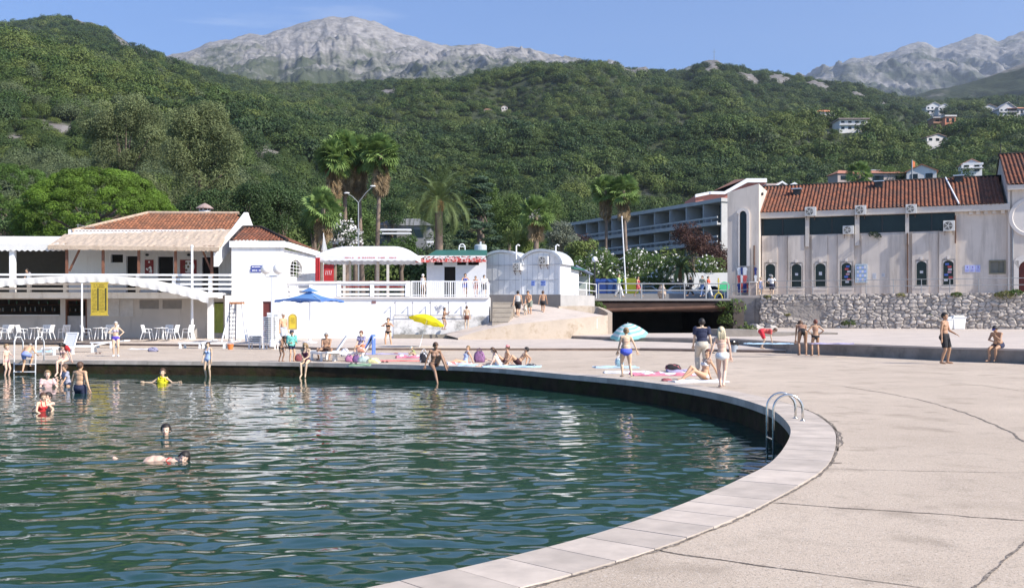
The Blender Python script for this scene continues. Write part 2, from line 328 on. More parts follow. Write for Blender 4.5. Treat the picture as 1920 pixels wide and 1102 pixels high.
def cloud(clumps,per,size,seed,asp=.5,jit=.18,nj=.5,tv=.25,droop=0,under=.25):
    """clumps: (cx,cy,cz,rx,rz) ; leaves on shells"""
    r=np.random.default_rng(seed); Cs=[];Ns=[];T=[]
    for c in clumps:
        k=int(per*(c[3]**1.5)) if per>0 else 0; k=max(k,6)
        d=sphere_pts(r,k); d=d[(d[:,2]>-.3)|(r.random(k)<under)]
        rad=np.array([c[3],c[3],c[4]])*(1-jit*r.random((len(d),1))*1.5)
        Cs.append(np.array(c[:3])+d*rad); Ns.append(d+nj*r.normal(size=d.shape)+np.array([0,0,.3]))
        T.append(np.full(len(d),1+tv*(r.random()-.5)*2)*(1+tv*(r.random(len(d))-.5)))
    C=np.concatenate(Cs);Nn=np.concatenate(Ns);T=np.concatenate(T)
    V,Fq=leaf_quads(C,Nn,size,asp,seed=seed,droop=droop); return V,Fq,np.repeat(T,4)
def crown_variant(k,mat,leaves,size):
    r=np.random.default_rng(100+k); cl=[]
    m=10+k%3*3
    for i in range(m):
        a=r.random()*6.28; rr=r.random()**.5*.62; z=.55+.32*r.random()-.45*rr*rr
        s=.30+.2*r.random(); cl.append((math.cos(a)*rr,math.sin(a)*rr,z,s,s*.8))
    cl.append((0,0,.45,.75,.5))
    per=leaves/sum(c[3]**1.5 for c in cl)
    V,Fq,T=cloud(cl,per,size,200+k,nj=.28,tv=.2,jit=.08)
    return np_mesh('crown',V,Fq,mat,tint=T)
M_f1=leafmat('forest_foliage',(.060,.105,.024),(.145,.178,.044)); M_f2=leafmat('olive_foliage',(.075,.10,.045),(.12,.15,.065)); M_f3=leafmat('oak_foliage',(.032,.062,.020),(.088,.125,.032))
proto=bpy.data.collections.new('crowns')
variants=[]
for k,(mt,lv,sz) in enumerate([(M_f1,1000,.07),(M_f3,1000,.07),(M_f1,1100,.066),(M_f2,1000,.064),(M_f3,1000,.073),(M_f1,4200,.038),(M_f3,4200,.038),(M_f2,4200,.036)]):
    ob=bpy.data.objects.new('crown_%d'%k,crown_variant(k,mt,lv,sz)); proto.objects.link(ob); variants.append(ob)
def gn_scatter(name,P,scale,rot,idx):
    me=bpy.data.meshes.new(name); me.vertices.add(len(P)); me.vertices.foreach_set('co',np.asarray(P,np.float32).ravel())
    for nm,ty,ar in (('scl','FLOAT_VECTOR',scale),('rot','FLOAT_VECTOR',rot)):
        a=me.attributes.new(nm,ty,'POINT'); a.data.foreach_set('vector',np.asarray(ar,np.float32).ravel())
    a=me.attributes.new('idx','INT','POINT'); a.data.foreach_set('value',np.asarray(idx,np.int32))
    o=link(name,me); md=o.modifiers.new('scatter','NODES'); g=bpy.data.node_groups.new('scatter','GeometryNodeTree'); md.node_group=g
    g.interface.new_socket('Geometry',in_out='INPUT',socket_type='NodeSocketGeometry'); g.interface.new_socket('Geometry',in_out='OUTPUT',socket_type='NodeSocketGeometry')
    N=g.nodes.new;L=g.links.new; gi=N('NodeGroupInput');go=N('NodeGroupOutput'); ip=N('GeometryNodeInstanceOnPoints'); ci=N('GeometryNodeCollectionInfo')
    ci.inputs[0].default_value=proto; ci.inputs[1].default_value=True; ci.inputs[2].default_value=True
    def na(nm,ty): n=N('GeometryNodeInputNamedAttribute'); n.data_type=ty; n.inputs[0].default_value=nm; return n.outputs[0]
    mp=N('GeometryNodeMeshToPoints'); L(gi.outputs[0],mp.inputs[0]); L(mp.outputs[0],ip.inputs['Points']); L(ci.outputs[0],ip.inputs['Instance']); ip.inputs['Pick Instance'].default_value=True
    L(na('idx','INT'),ip.inputs['Instance Index']); L(na('rot','FLOAT_VECTOR'),ip.inputs['Rotation']); L(na('scl','FLOAT_VECTOR'),ip.inputs['Scale']); L(ip.outputs[0],go.inputs[0])
    return o
CLEAR=[]   # (X,Y,r) kept free of trees
def forest():
    r=np.random.default_rng(42); Ps=[]
    # stratified in bands of distance, crown size grows slightly with distance
    for (ya,yb,sp) in [(118,230,4.8),(230,450,4.9),(450,900,5.5),(900,1480,6.4)]:
        xa=(-470-960)*yb/F; xb=(2380-960)*yb/F
        nx=int((xb-xa)/sp);ny=int((yb-ya)/sp); gx,gy=np.meshgrid(np.arange(nx),np.arange(ny)); x=xa+(gx.ravel()+.5+.8*(r.random(gx.size)-.5))*sp; y=ya+(gy.ravel()+.5+.8*(r.random(gx.size)-.5))*sp
        px=960+x*F/y; k=(px>-470)&(px<2380); x=x[k];y=y[k];px=px[k]
        # drop trees far outside the frame
        k=(px>-330)&(px<2240)|(y<300); x=x[k];y=y[k];px=px[k]
        Ps.append(np.stack([x,y,px,np.full(len(x),sp)],1))
    P=np.concatenate(Ps); x,y,px,sp=P.T
    c=crag(px,y); keep=(c<.36+.2*r.random(len(x)))|(r.random(len(x))<.06)
    for (cx,cy,rr) in CLEAR: keep&=((x-cx)**2+((y-cy)*1.0)**2>rr*rr)
    x,y,px,sp,c=x[keep],y[keep],px[keep],sp[keep],c[keep]
    z=hill_z(px,y)
    big=fbm(x/60.,y/60.,3); s=sp*(.5+.8*r.random(len(x))**1.5)*(.8+.75*big)*np.where(c>.3,.6,1)
    hz=(.8+.6*r.random(len(x))**2)
    sel=fbm(x/90.+40,y/120.,3)+.25*(r.random(len(x))-.5)
    idx=np.where(sel<.43,1,np.where(sel<.5,4,np.where(sel<.58,0,np.where(sel<.62,3,2))))
    near=y<330; idx=np.where(near,np.where(sel<.48,6,np.where(sel<.6,5,7)),idx)
    rot=np.stack([.15*r.normal(size=len(x)),.15*r.normal(size=len(x)),6.28*r.random(len(x))],1)
    o=gn_scatter('forest',np.stack([x,y,z-.15*s],1),np.stack([s,s,s*hz],1),rot,idx)
    tag(o,kind='stuff',label='dense green forest covering the hillside behind the bathing place',cat='forest'); print('trees',len(x))
# ---------- ground, water, deck ----------
conc=M('pale_concrete',(.52,.455,.40),.85,.10,.35,.004,60,dirt=((.34,.29,.25),.9,.52,.9))
# finer speckle for the near deck
def deckmat():
    m=bpy.data.materials.new('weathered_concrete'); nt,N,L=nodes(m)
    o=N('ShaderNodeOutputMaterial');b=N('ShaderNodeBsdfPrincipled');L(b.outputs[0],o.inputs[0]);b.inputs['Roughness'].default_value=.82;b.inputs['Specular IOR Level'].default_value=.3
    tc=N('ShaderNodeTexCoord')
    def nz(s,d=5,r=.6):
        n=N('ShaderNodeTexNoise');n.inputs['Scale'].default_value=s;n.inputs['Detail'].default_value=d;n.inputs['Roughness'].default_value=r;L(tc.outputs['Object'],n.inputs['Vector']);return n.outputs[0]
    def mr(i,a,b_,c,d):
        n=N('ShaderNodeMapRange');n.inputs[1].default_value=a;n.inputs[2].default_value=b_;n.inputs[3].default_value=c;n.inputs[4].default_value=d;L(i,n.inputs[0]);return n.outputs[0]
    def mixc(f,c1,c2):
        n=N('ShaderNodeMix');n.data_type='RGBA';L(f,n.inputs[0])
        if isinstance(c1,tuple): n.inputs[6].default_value=(*c1,1)
        else: L(c1,n.inputs[6])
        n.inputs[7].default_value=(*c2,1);return n.outputs[2]
    c=mixc(mr(nz(.22,5,.65),.35,.65,0,1),(.60,.49,.385),(.49,.395,.305))
    c=mixc(mr(nz(1.6,6,.7),.54,.74,0,.6),c,(.30,.245,.19))
    c=mixc(mr(nz(48,3,.6),.56,.66,0,.85),c,(.22,.18,.145))
    c=mixc(mr(nz(31,2,.5),.58,.68,0,.6),c,(.68,.60,.52))
    c=mixc(mr(nz(7,4,.7),.56,.72,0,.45),c,(.30,.25,.20))
    c=mixc(mr(nz(15,3,.65),.60,.67,0,.4),c,(.25,.20,.155))
    c=mixc(mr(nz(.8,3,.5),.56,.70,0,.55),c,(.34,.27,.205))
    L(c,b.inputs['Base Color'])
    bp=N('ShaderNodeBump');bp.inputs['Strength'].default_value=.8;bp.inputs['Distance'].default_value=.012;L(nz(70,4,.7),bp.inputs['Height']);L(bp.outputs[0],b.inputs['Normal'])
    return m
deck_m=deckmat()
EDGE=[(-60,42.4),(-34,41.8),(-20.7,40.9),(-16,40.1),(-10.7,39.1),(-8.6,38.6),(-6.1,37.6),(-3,36.1),(-.8,34.4),(1.58,30.6),(3.3,27.6),(4.35,24.6),(4.85,21.8),(4.92,19.2),(4.65,17.0),(4.18,14.95),(3.23,12.25),(2.38,10.6),(1.5,9.15),(.70,8.05),(0,7.27),(-.62,6.68),(-1.9,5.6),(-4,4.2),(-7,2.7),(-11,1.8),(-60,-3)]
def catmull(P,n=10):
    P=[Vector(p) for p in P]; out=[]
    for i in range(len(P)-1):
        a,b,c,d=P[max(i-1,0)],P[i],P[i+1],P[min(i+2,len(P)-1)]
        for k in range(n):
            t=k/n; out.append(.5*((2*b)+(c-a)*t+(2*a-5*b+4*c-d)*t*t+(3*b-a-3*c+d)*t**3))
    out.append(P[-1]); return out
E=catmull([(x,y) for x,y in EDGE],12)
def offs(E,d):
    out=[]
    for i,p in enumerate(E):
        t=(E[min(i+1,len(E)-1)]-E[max(i-1,0)]).normalized(); n=Vector((-t.y,t.x)); out.append(p+n*d)   # left of travel = away from water
    return out
EO=offs(E,.62)
# step line (front edge of upper level)
STEP=[G(-900,640,0),G(0,645,0),G(440,650,0),G(600,656,0),G(900,657,0),G(1200,657,0),G(1476,661.5,0)]
STEP=[Vector((p.x,p.y)) for p in STEP]
PLAT=[G(1484,662.5,0),G(1655,670,0),G(1783,676.6,0),G(1920,681.7,0),G(2100,692,0),G(2500,714,0)]
PLAT=[Vector((p.x,p.y)) for p in PLAT]
deck_poly=[p for p in EO]+[Vector((60,-6)),Vector((60,20)),PLAT[-1]+Vector((0,.4))]+[p+Vector((0,.4)) for p in PLAT[::-1]]+[p+Vector((0,.4)) for p in STEP[::-1]]
mb=MB(); tri=mgeo.tessellate_polygon([[Vector((p.x,p.y,0)) for p in deck_poly]])
mb.add([(p.x,p.y,0) for p in deck_poly],[tuple(t) for t in tri]); tag(mb.build('bathing_deck',deck_m),kind='structure')
# coping stones: a ring of slabs with open joints
cop_m=M('coping_stone',(.52,.44,.37),.85,.16,2.4,.006,55,tint=True,dirt=((.36,.31,.27),2.2,.55,.85))
mb=MB(); acc=0; last=0
cum=[0]
for i in range(1,len(E)): cum.append(cum[-1]+(E[i]-E[i-1]).length)
def at(arr,s):
    j=min(max(np.searchsorted(cum,s)-1,0),len(E)-2); t=(s-cum[j])/(cum[j+1]-cum[j]); return arr[j].lerp(arr[j+1],t)
EI=offs(E,-.035); s=18.; rr=random.Random(3)
while s<cum[-1]-50:
    ln=.47; g=.005; n=2; mb.tt=.86+.2*rr.random()
    ring=[at(EI,s+g+(ln-2*g)*k/n) for k in range(n+1)]+[at(EO,s+g+(ln-2*g)*k/n)-(at(EO,s+g+(ln-2*g)*k/n)-at(E,s+g+(ln-2*g)*k/n))*.02 for k in range(n,-1,-1)]
    mb.prism([(p.x,p.y) for p in ring],-.14,.012+.004*rr.random()); s+=ln
o=tag(mb.build('pool_coping',cop_m),kind='structure',label=None)
# quay wall
wall_m=M('algae_stained_quay',(.045,.030,.018),.95,.45,2.5,.03,7,dirt=((.040,.040,.014),1.6,.48,.64),spec=.12)
mb=MB()
for i in range(len(E)-1):
    a,b=E[i],E[i+1]; mb.quad((a.x,a.y,-3),(b.x,b.y,-3),(b.x,b.y,-.10),(a.x,a.y,-.10))
    c,d=EO[i],EO[i+1]; mb.quad((a.x,a.y,-.10),(b.x,b.y,-.10),(d.x,d.y,-.10),(c.x,c.y,-.10))
tag(mb.build('quay_wall',wall_m,smooth=True),kind='structure')
# submerged ledge at the far left
mb=MB(); EL=offs(E,-.9)
idx=[i for i,p in enumerate(E) if p.y>34 and p.x>-60 and p.x<2]
for i in idx[:-1]: 
    a,b,c,d=E[i],E[i+1],EL[i+1],EL[i]; mb.quad((a.x,a.y,-.60),(b.x,b.y,-.60),(c.x,c.y,-.66),(d.x,d.y,-.66)); mb.quad((d.x,d.y,-.66),(c.x,c.y,-.66),(c.x,c.y,-2.5),(d.x,d.y,-2.5))
tag(mb.build('submerged_ledge',wall_m),kind='structure')
# joints
joint_m=M('dark_joint',(.13,.105,.085),.95,.6,14,dirt=((.36,.30,.24),25,.5,.6))
def joint(pts,w,jag=.02,seed=0,n=None,rag=False):
    r=random.Random(seed); P=[Vector((p[0],p[1])) for p in pts]; Q=[]
    for i in range(len(P)-1):
        k=max(2,int((P[i+1]-P[i]).length/.10)); Q+=[P[i].lerp(P[i+1],j/k) for j in range(k)]
    Q.append(P[-1]); vs=[];fs=[]
    dev=0
    for i,q in enumerate(Q):
        t=(Q[min(i+1,len(Q)-1)]-Q[max(i-1,0)]).normalized(); nn=Vector((-t.y,t.x)); dev=dev*.8+r.gauss(0,jag); ww=w*(.35+1.1*r.random()**(1.5 if rag else .8))
        a=q+nn*(dev+ww/2); b=q+nn*(dev-ww/2); vs+=[(a.x,a.y,.004),(b.x,b.y,.004)]
    for i in range(len(Q)-1): fs.append((2*i,2*i+1,2*i+3,2*i+2))
    m=MB(); m.add(vs,fs); return tag(m.build('deck_joint',joint_m),kind='structure')
J=lambda L_:[(G(x,y).x,G(x,y).y) for x,y in L_]
joint(J([(1200,1026),(1280,1040),(1370,1052),(1460,1066),(1585,1083),(1700,1098),(1850,1122)]),.024,.006,1,rag=True)
joint(J([(1420,941),(1520,947),(1600,953),(1740,962),(1920,975),(2300,1004)]),.022,.010,2)
joint(J([(1548,879),(1700,882),(1920,886),(2300,895)]),.012,.010,3)
joint(J([(1790,1160),(1830,1100),(1870,1063),(1920,1018),(2000,960)]),.026,.006,4,rag=True)
joint(catmull(J([(1585,724.5),(1698,744),(1775,763),(1852,791),(1920,827),(2050,930)]),6),.035,.010,5)
joint(catmull(J([(1250,690),(1400,706),(1500,715),(1585,724.5)]),4),.012,.01,6)
joint(J([(1770,715),(1850,724),(1920,733),(2100,752)]),.02,.01,7)
joint([(p.x,p.y) for p in offs(E,.635) if p.y<29 and p.x>-8],.032,.004,8)
joint([(p.x,p.y) for p in offs(E,.66) if 13<p.y<20 and p.x>0],.035,.010,9,rag=True)
for k,(x,y) in enumerate([(1262,1000),(1555,790),(1545,868)]):
    q=G(x,y); joint([(q.x,q.y),(q.x+.12+.05*k%.2,q.y+.02)],.045,.004,20+k)
# wet stain by the ladder
st=M('damp_concrete',(.40,.335,.28),.7,.12,1.5)
# water
def water():
    g=[]; 
    ang=np.linspace(R(-75),R(78),860); rad=np.exp(np.linspace(math.log(2.2),math.log(130),1000))
    A,Rr=np.meshgrid(ang,rad,indexing='ij'); x=(np.sin(A)*Rr).ravel(); y=(np.cos(A)*Rr).ravel()
    k=None
    wx=x+.6*(fbm(x/2.3,y/2.3,2)-.5); wy=y+.6*(fbm(x/2.3+9,y/2.3+4,2)-.5)
    th=.22; u=wx*math.cos(th)+wy*math.sin(th); v=-wx*math.sin(th)+wy*math.cos(th)
    z=.040*(fbm(u/.80,v/.38,2,.45)-.5)+.016*(fbm(u/.33+30,v/.16,2,.5)-.5)
    th=-.5; u=wx*math.cos(th)+wy*math.sin(th); v=-wx*math.sin(th)+wy*math.cos(th)
    z+=.026*(fbm(u/.55+11,v/.29+3,2,.4)-.5)
    r_=np.hypot(x,y); calm=.55+.75*fbm(x/9.,y/7.,2)
    z=z*np.clip(1.2-r_/70,.35,1)*calm
    me=np_mesh('water',np.stack([x,y,z-.72],1),grid_faces(len(ang),len(rad)),None,smooth=True) if False else None
    m=bpy.data.materials.new('sea_water'); nt,N,L=nodes(m)
    o=N('ShaderNodeOutputMaterial');b=N('ShaderNodeBsdfPrincipled');L(b.outputs[0],o.inputs[0]);b.inputs['Roughness'].default_value=.045;b.inputs['IOR'].default_value=1.36
    b.inputs['Specular IOR Level'].default_value=.62
    tc=N('ShaderNodeTexCoord');n=N('ShaderNodeTexNoise');n.inputs['Scale'].default_value=.12;n.inputs['Detail'].default_value=3;L(tc.outputs['Object'],n.inputs['Vector'])
    cr_=N('ShaderNodeValToRGB');cr_.color_ramp.elements[0].color=(.012,.046,.032,1);cr_.color_ramp.elements[0].position=.35;cr_.color_ramp.elements[1].color=(.020,.058,.047,1);cr_.color_ramp.elements[1].position=.65;L(n.outputs[0],cr_.inputs[0]);L(cr_.outputs[0],b.inputs['Base Color'])
    me=np_mesh('water',np.stack([x,y,z-.53],1),grid_faces(len(ang),len(rad)),m,smooth=True)
    ob=tag(link('water',me),kind='structure'); return m
water_m=water()
mb=MB(); mb.quad((-400,-60,-3),(400,-60,-3),(400,105,-3),(-400,105,-3)); tag(mb.build('seabed',M('seabed',(.03,.05,.03),.9)),kind='structure')
# upper level: z .15 at the step line rising to .42 at the building line; right plateau .55
up_m=M('upper_concrete',(.55,.465,.395),.85,.10,.5,.004,50,dirt=((.36,.31,.265),1.3,.55,.85))
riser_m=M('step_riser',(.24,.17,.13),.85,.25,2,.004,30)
mb=MB(); mr_=MB(); S3=[(p.x,p.y) for p in STEP]; BACK=[(x*1.0,) for x,_ in S3]
n=len(S3)
for i in range(n-1):
    (x0,y0),(x1,y1)=S3[i],S3[i+1]
    bx0=x0*70/y0;bx1=x1*70/y1
    mb.quad((x0,y0,.15),(x1,y1,.15),(x1*62/y1 if y1<62 else bx1,max(62,y1+1),.34),(x0*62/y0 if y0<62 else bx0,max(62,y0+1),.34))
    mb.quad((x0*62/y0 if y0<62 else bx0,max(62,y0+1),.34),(x1*62/y1 if y1<62 else bx1,max(62,y1+1),.34),(x1*76/y1,76,.42),(x0*76/y0,76,.42))
    mr_.quad((x0,y0,0),(x1,y1,0),(x1,y1,.11),(x0,y0,.11)); mr_.quad((x0,y0,.11),(x1,y1,.11),(x1,y1-.03,.11),(x0,y0-.03,.11))
    mb.quad((x0,y0-.03,.11),(x1,y1-.03,.11),(x1,y1-.03,.15),(x0,y0-.03,.15)); mb.quad((x0,y0-.03,.15),(x1,y1-.03,.15),(x1,y1,.15),(x0,y0,.15))
tag(mb.build('upper_terrace',up_m),kind='structure'); tag(mr_.build('terrace_step',riser_m),kind='structure')
# right plateau at seat height; front edge pixels -> front face
PE=[(1484,662.5,639.5),(1655,670,644),(1783,676.6,649),(1920,681.7,655),(2100,692,661),(2500,714,676)]
top=[]
for x,yb,yt in PE:
    g=G(x,yb,0); top.append(Vector((g.x,g.y,.55)))
mid=[W(1020,628,68.0),W(1150,633.5,61.0),W(1280,634.5,58.5),W(1382,637.5,56.0)]
mid=[Vector((p.x,p.y,.55)) for p in mid]
edge=mid+top
mb=MB(); mf=MB()
for i in range(len(edge)-1):
    a,b=edge[i],edge[i+1]
    za,zb=(.12 if i<4 else -.02),(.12 if i+1<4 else -.02)
    mf.quad((a.x,a.y,za-.1),(b.x,b.y,zb-.1),(b.x,b.y,.48),(a.x,a.y,.48)); mf.quad((a.x,a.y,.48),(b.x,b.y,.48),(b.x,b.y-.03,.48),(a.x,a.y-.03,.48))
    mb.quad((a.x,a.y-.03,.48),(b.x,b.y-.03,.48),(b.x,b.y-.03,.55),(a.x,a.y-.03,.55)); mb.quad((a.x,a.y-.03,.55),(b.x,b.y-.03,.55),(b.x,b.y,.55),(a.x,a.y,.55))
# top sheets: mid part until the channel, right part until the stone wall
CH0=[W(1139,622,66.5),W(1290,625,70),W(1365,620,73)]
def pt(px,py,Y): p=W(px,py,Y); return (p.x,p.y,p.z)
poly=[tuple(e) for e in edge[:1]]+[tuple(e) for e in edge[1:5]]
A_=[(6.3,69.5,.62),(16.3,71.5,.62)]
mb.add([tuple(edge[0]),tuple(edge[1]),tuple(edge[2]),tuple(edge[3]),tuple(edge[4]),(16.6,71.5,.62),(6.6,69.5,.62),(1.6,70.5,.60)],[(0,1,6,7),(1,2,6),(2,3,5,6),(3,4,5)])
far=[(16.6,71.5,.62),(19.5,86.5,.90),(33,83,.88),(41,80,.88),(60,75,.85),(90,66,.8)]
T=[tuple(t) for t in top]
mb.add(T+far,[(0,1,8,7,6),(1,2,8),(2,3,9,8),(3,4,10,9),(4,5,11,10)])
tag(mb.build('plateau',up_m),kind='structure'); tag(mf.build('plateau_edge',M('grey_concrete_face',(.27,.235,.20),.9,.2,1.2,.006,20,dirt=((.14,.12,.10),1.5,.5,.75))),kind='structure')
# low block in front of the channel (two levels)
mb=MB()
for (x0,y0,x1,y1,Yn,Yf,z1) in [(1356,620,1420,0,60.5,65,.98),(1420,0,1571,0,60.5,64,.80)]:
    a=W(x0,600,Yn);b=W(x1,600,Yn); mb.box(a.x,b.x-.004,Yn,Yf,.5,z1)
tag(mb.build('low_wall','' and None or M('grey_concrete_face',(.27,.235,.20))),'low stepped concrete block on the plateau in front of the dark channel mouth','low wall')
for p in (G(1030,634,.12),): pass
mb=MB(); a=W(1027,633,64);b=W(1150,633,61); 
mb.hexa([(a.x,a.y-.6,.1),(b.x+.3,b.y-.9,.1),(b.x+.3,b.y-.1,.1),(a.x,a.y+.2,.1),(a.x,a.y-.6,.33),(b.x+.3,b.y-.9,.33),(b.x+.3,b.y-.1,.33),(a.x,a.y+.2,.33)]); tag(mb.build('low_step',up_m),'low concrete step at the foot of the curved ramp','step')
# raised ground behind terraces and bridge level
gr=M('packed_ground',(.20,.18,.15),.95,.2,.4)
mb=MB(); mb.prism([(-130,76),(5.9,76),(5.9,128),(-130,128)],-3,3.1); mb.prism([(17.0,87),(34,84),(44,80),(130,60),(160,128),(17.0,128)],-3,3.22); mb.box(5.9,17.0,98,128,-3,3.2)
mb.prism([(-130,67.2),(-36,67.2),(-36,75.99),(-130,75.99)],-3,.4)
tag(mb.build('ground',gr),kind='structure')
mb=MB(); mb.box(2,20,69.6,96,-1.2,-1.1); tag(mb.build('channel_water',water_m),kind='structure')
# ramp
near=[W(859,634,62.5),W(902,621,63),W(958,610,63.5),W(1020,603.5,64.3),W(1080,598,65.3),W(1139,592,67)]
farr=[W(831,626,65.8),W(872,616.5,65.8),(W(918,604,65.9)),W(950,581,68.2),W(985,569,70),W(1048,577,68.6),W(1120,582,71)]
near=catmull(near,5);farr=catmull(farr,5); mb=MB(); mw=MB()
for i in range(len(near)-1):
    a,b,c,d=near[i],near[i+1],farr[i+1],farr[i]
    for k in range(4):
        f=lambda P,Q,t:(P.lerp(Q,t)-Vector((0,0,.0*math.sin(math.pi*t)))); mb.quad(f(a,d,k/4),f(b,c,k/4),f(b,c,(k+1)/4),f(a,d,(k+1)/4))
    mw.hexa([(a.x,a.y-.22,.1),(b.x,b.y-.22,.1),(b.x,b.y-.01,.1),(a.x,a.y-.01,.1),(a.x,a.y-.22,a.z+.05),(b.x,b.y-.22,b.z+.05),(b.x,b.y-.01,b.z+.05),(a.x,a.y-.01,a.z+.05)])
a=near[-1];b=W(1139,583,71); c=W(1113,578,72.4)
tag(mb.build('ramp',up_m,smooth=True),kind='structure')
rw=M('ramp_wall_render',(.47,.39,.31),.9,.15,.9,.008,14,dirt=((.25,.18,.11),.9,.52,.75))
# raised kerb wall following the top of the ramp
kb=catmull([W(1048,578,68.4),W(1085,577,69.2),W(1115,578,69.8),W(1132,585,69),W(1139.5,590,67.1)],5)
for i in range(len(kb)-1):
    p,q=kb[i],kb[i+1]; t=(q-p).normalized(); n_=Vector((t.y,-t.x,0)).normalized()*.3
    mw.hexa([(p.x,p.y,.0),(q.x,q.y,.0),(q.x-n_.x,q.y-n_.y,.0),(p.x-n_.x,p.y-n_.y,.0),(p.x,p.y,p.z+.14),(q.x,q.y,q.z+.14),(q.x-n_.x,q.y-n_.y,q.z+.14),(p.x-n_.x,p.y-n_.y,p.z+.14)])
tag(mw.build('ramp_wall',rw),'curved weathered retaining wall along the walking ramp','retaining wall')
mb=MB()
for k in range(6):
    z0=.9+.3*k; y0=W(0,0,64.4).y+.36*k; xl=W(923,0,65).x; xr=W(950+3*k,0,65).x
    mb.box(xl,xr,y0,67.5 if k<5 else 69.5,.3,z0+.3-.06+.001*k)
    mb.box(xl-.0,xr+.02,y0-.03,y0+.3,z0+.3-.06+.002*k,z0+.3+.003*k)
tag(mb.build('ramp_steps',M('worn_step_stone',(.42,.36,.29),.9,.2,2,.01,20,dirt=((.2,.16,.12),2,.5,.7))),'short flight of worn concrete steps beside the end of the white terrace wall','steps')
# ---------- buildings ----------
white=M('white_render',(.80,.785,.76),.85,.05,.6,.003,20,dirt=((.44,.39,.34),1.,.52,.92,(2.2,2.2,.30)))
whitec=M('clean_white_paint',(.82,.81,.80),.6,.04,1)
stone=M('pale_stone_cladding',(.62,.545,.475),.85,.08,.5,.004,25,dirt=((.33,.285,.24),1.,.46,.80,(1.5,1.5,.16)))
dark=M('dark_interior',(.018,.016,.015),.9,.2,2)
glass=M('dark_window_glass',(.012,.02,.02),.08,.3,.6,spec=.3)
wood=M('brown_timber',(.16,.065,.035),.7,.25,6)
metal=M('grey_galvanised_steel',(.30,.31,.32),.55,.1,4,metal=.2)
wmetal=M('white_painted_steel',(.78,.78,.78),.4,.05,4)
redp=M('red_fabric',(.40,.018,.02),.8,.15,5)
blackm=M('black_metal',(.02,.02,.02),.5,.1,5)
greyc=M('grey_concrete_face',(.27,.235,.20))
rust=M('rusty_steel',(.11,.055,.035),.85,.3,2,.003,20)
tile_m=M('clay_roof_tiles',(.235,.082,.040),.85,.14,2,tint=True,dirt=((.09,.055,.04),.8,.44,.72))
tile_l=M('pale_old_tiles',(.29,.115,.055),.85,.14,2,tint=True,dirt=((.12,.07,.045),1.2,.46,.72))  # lighter, browner tile colour for the restaurant roof
def tile_roof(name,eA,eB,rA,rB,mat,parent,tw=.24,rows=None,seed=1,amp=.05):
    eA,eB,rA,rB=map(Vector,(eA,eB,rA,rB)); ax=(eB-eA); Ln=ax.length; ax/=Ln
    ra=(rA-eA).dot(ax); rb=(rB-eA).dot(ax); upv=((rA-eA)-ax*ra); 
    nrm=ax.cross(upv).normalized(); 
    if nrm.z<0: nrm=-nrm
    sl=upv.length; rows=rows or max(4,int(sl/.36)); nc=int(Ln/tw); r=np.random.default_rng(seed)
    V=[];Fq=[];T=[]; K=6
    for c in range(nc):
        u0=c*tw;u1=u0+tw; um=(u0+u1)/2
        vmax=1.
        if um<ra: vmax=um/ra
        if um>rb: vmax=min(vmax,(Ln-um)/max(Ln-rb,1e-3))
        vmin=0
        if ra<0 and um<0: continue
        nr=max(1,int(round(rows*vmax)))
        for j in range(nr):
            t=.62+.6*r.random(); v0=vmax*j/nr;v1=vmax*(j+1.08)/nr; b=len(V)
            for k in range(K+1):
                a=k/K; h=amp*(math.sin(math.pi*a/.62) if a<.62 else -.35*math.sin(math.pi*(a-.62)/.38))
                u=u0+a*tw
                for (v,dz) in ((v0,.028),(v1,0.)):
                    # ridge direction interpolated so the top follows rA->rB
                    low=eA+ax*u; q=low+upv*v; 
                    if rB!=rA:
                        corr=((rB-rA).dot(nrm)*0)
                    V.append(q+nrm*(h+dz)); T.append(t)
            for k in range(K): Fq.append((b+2*k,b+2*k+2,b+2*k+3,b+2*k+1))
            # small front lip
            for k in range(K):
                p=V[b+2*k];q=V[b+2*k+2]; b2=len(V); V+= [p,q,q-nrm*.03,p-nrm*.03]; T+=[t*.6]*4; Fq.append((b2,b2+1,b2+2,b2+3))
    off=Vector((0,0,0)); p=parent
    while p: off+=p.location; p=p.parent
    me=np_mesh(name,np.array([tuple(v-off) for v in V]),np.array(Fq),mat,tint=np.array(T)); return link(name,me,parent)
def window(fr,u0,u1,z0,z1,d,parent,arch=False,fm=None,gm=None,name='window',fw=.07,mull=0,sill=False,proud=.04):
    g=MB(); fr.box(g,u0,u1,d+.10,d+.14,z0,z1); o=g.build(name,gm or glass,parent)
    f=MB(); fm=fm or whitec
    fr.box(f,u0-fw,u0,d-proud,d+.12,z0,z1); fr.box(f,u1,u1+fw,d-proud,d+.12,z0,z1); fr.box(f,u0-fw,u1+fw,d-proud,d+.12,z1,z1+fw)
    fr.box(f,u0-fw,u1+fw,d-proud,d+.12,z0-fw,z0)
    for k in range(mull):
        um=u0+(u1-u0)*(k+1)/(mull+1); fr.box(f,um-.02,um+.02,d+.06,d+.099,z0,z1)
    if arch:
        c=(u0+u1)/2;r=(u1-u0)/2;n=7
        for s_ in (-1,1):
            pts=[(c+s_*r,z1-r*.75)]+[(c+s_*r*math.cos(a*math.pi/2/n),z1-r*.75+r*.75*math.sin(a*math.pi/2/n)) for a in range(1,n+1)]
            for i in range(len(pts)-1):
                (a0,b0),(a1,b1)=pts[i],pts[i+1]; f.hexa([fr.p(a0,d-proud+.002,b0),fr.p(a1,d-proud+.002,b1),fr.p(a1,d+.095,b1),fr.p(a0,d+.095,b0),fr.p(a0,d-proud+.002,z1),fr.p(a1,d-proud+.002,z1),fr.p(a1,d+.095,z1),fr.p(a0,d+.095,z1)])
    f.build('frame',fm,o,world=True)
    if sill:
        s2=MB(); fr.box(s2,u0-.15,u1+.15,d-.12,d-proud-.004,z0-fw-.1,z0-fw); s2.build('sill',fm,o)
    return o
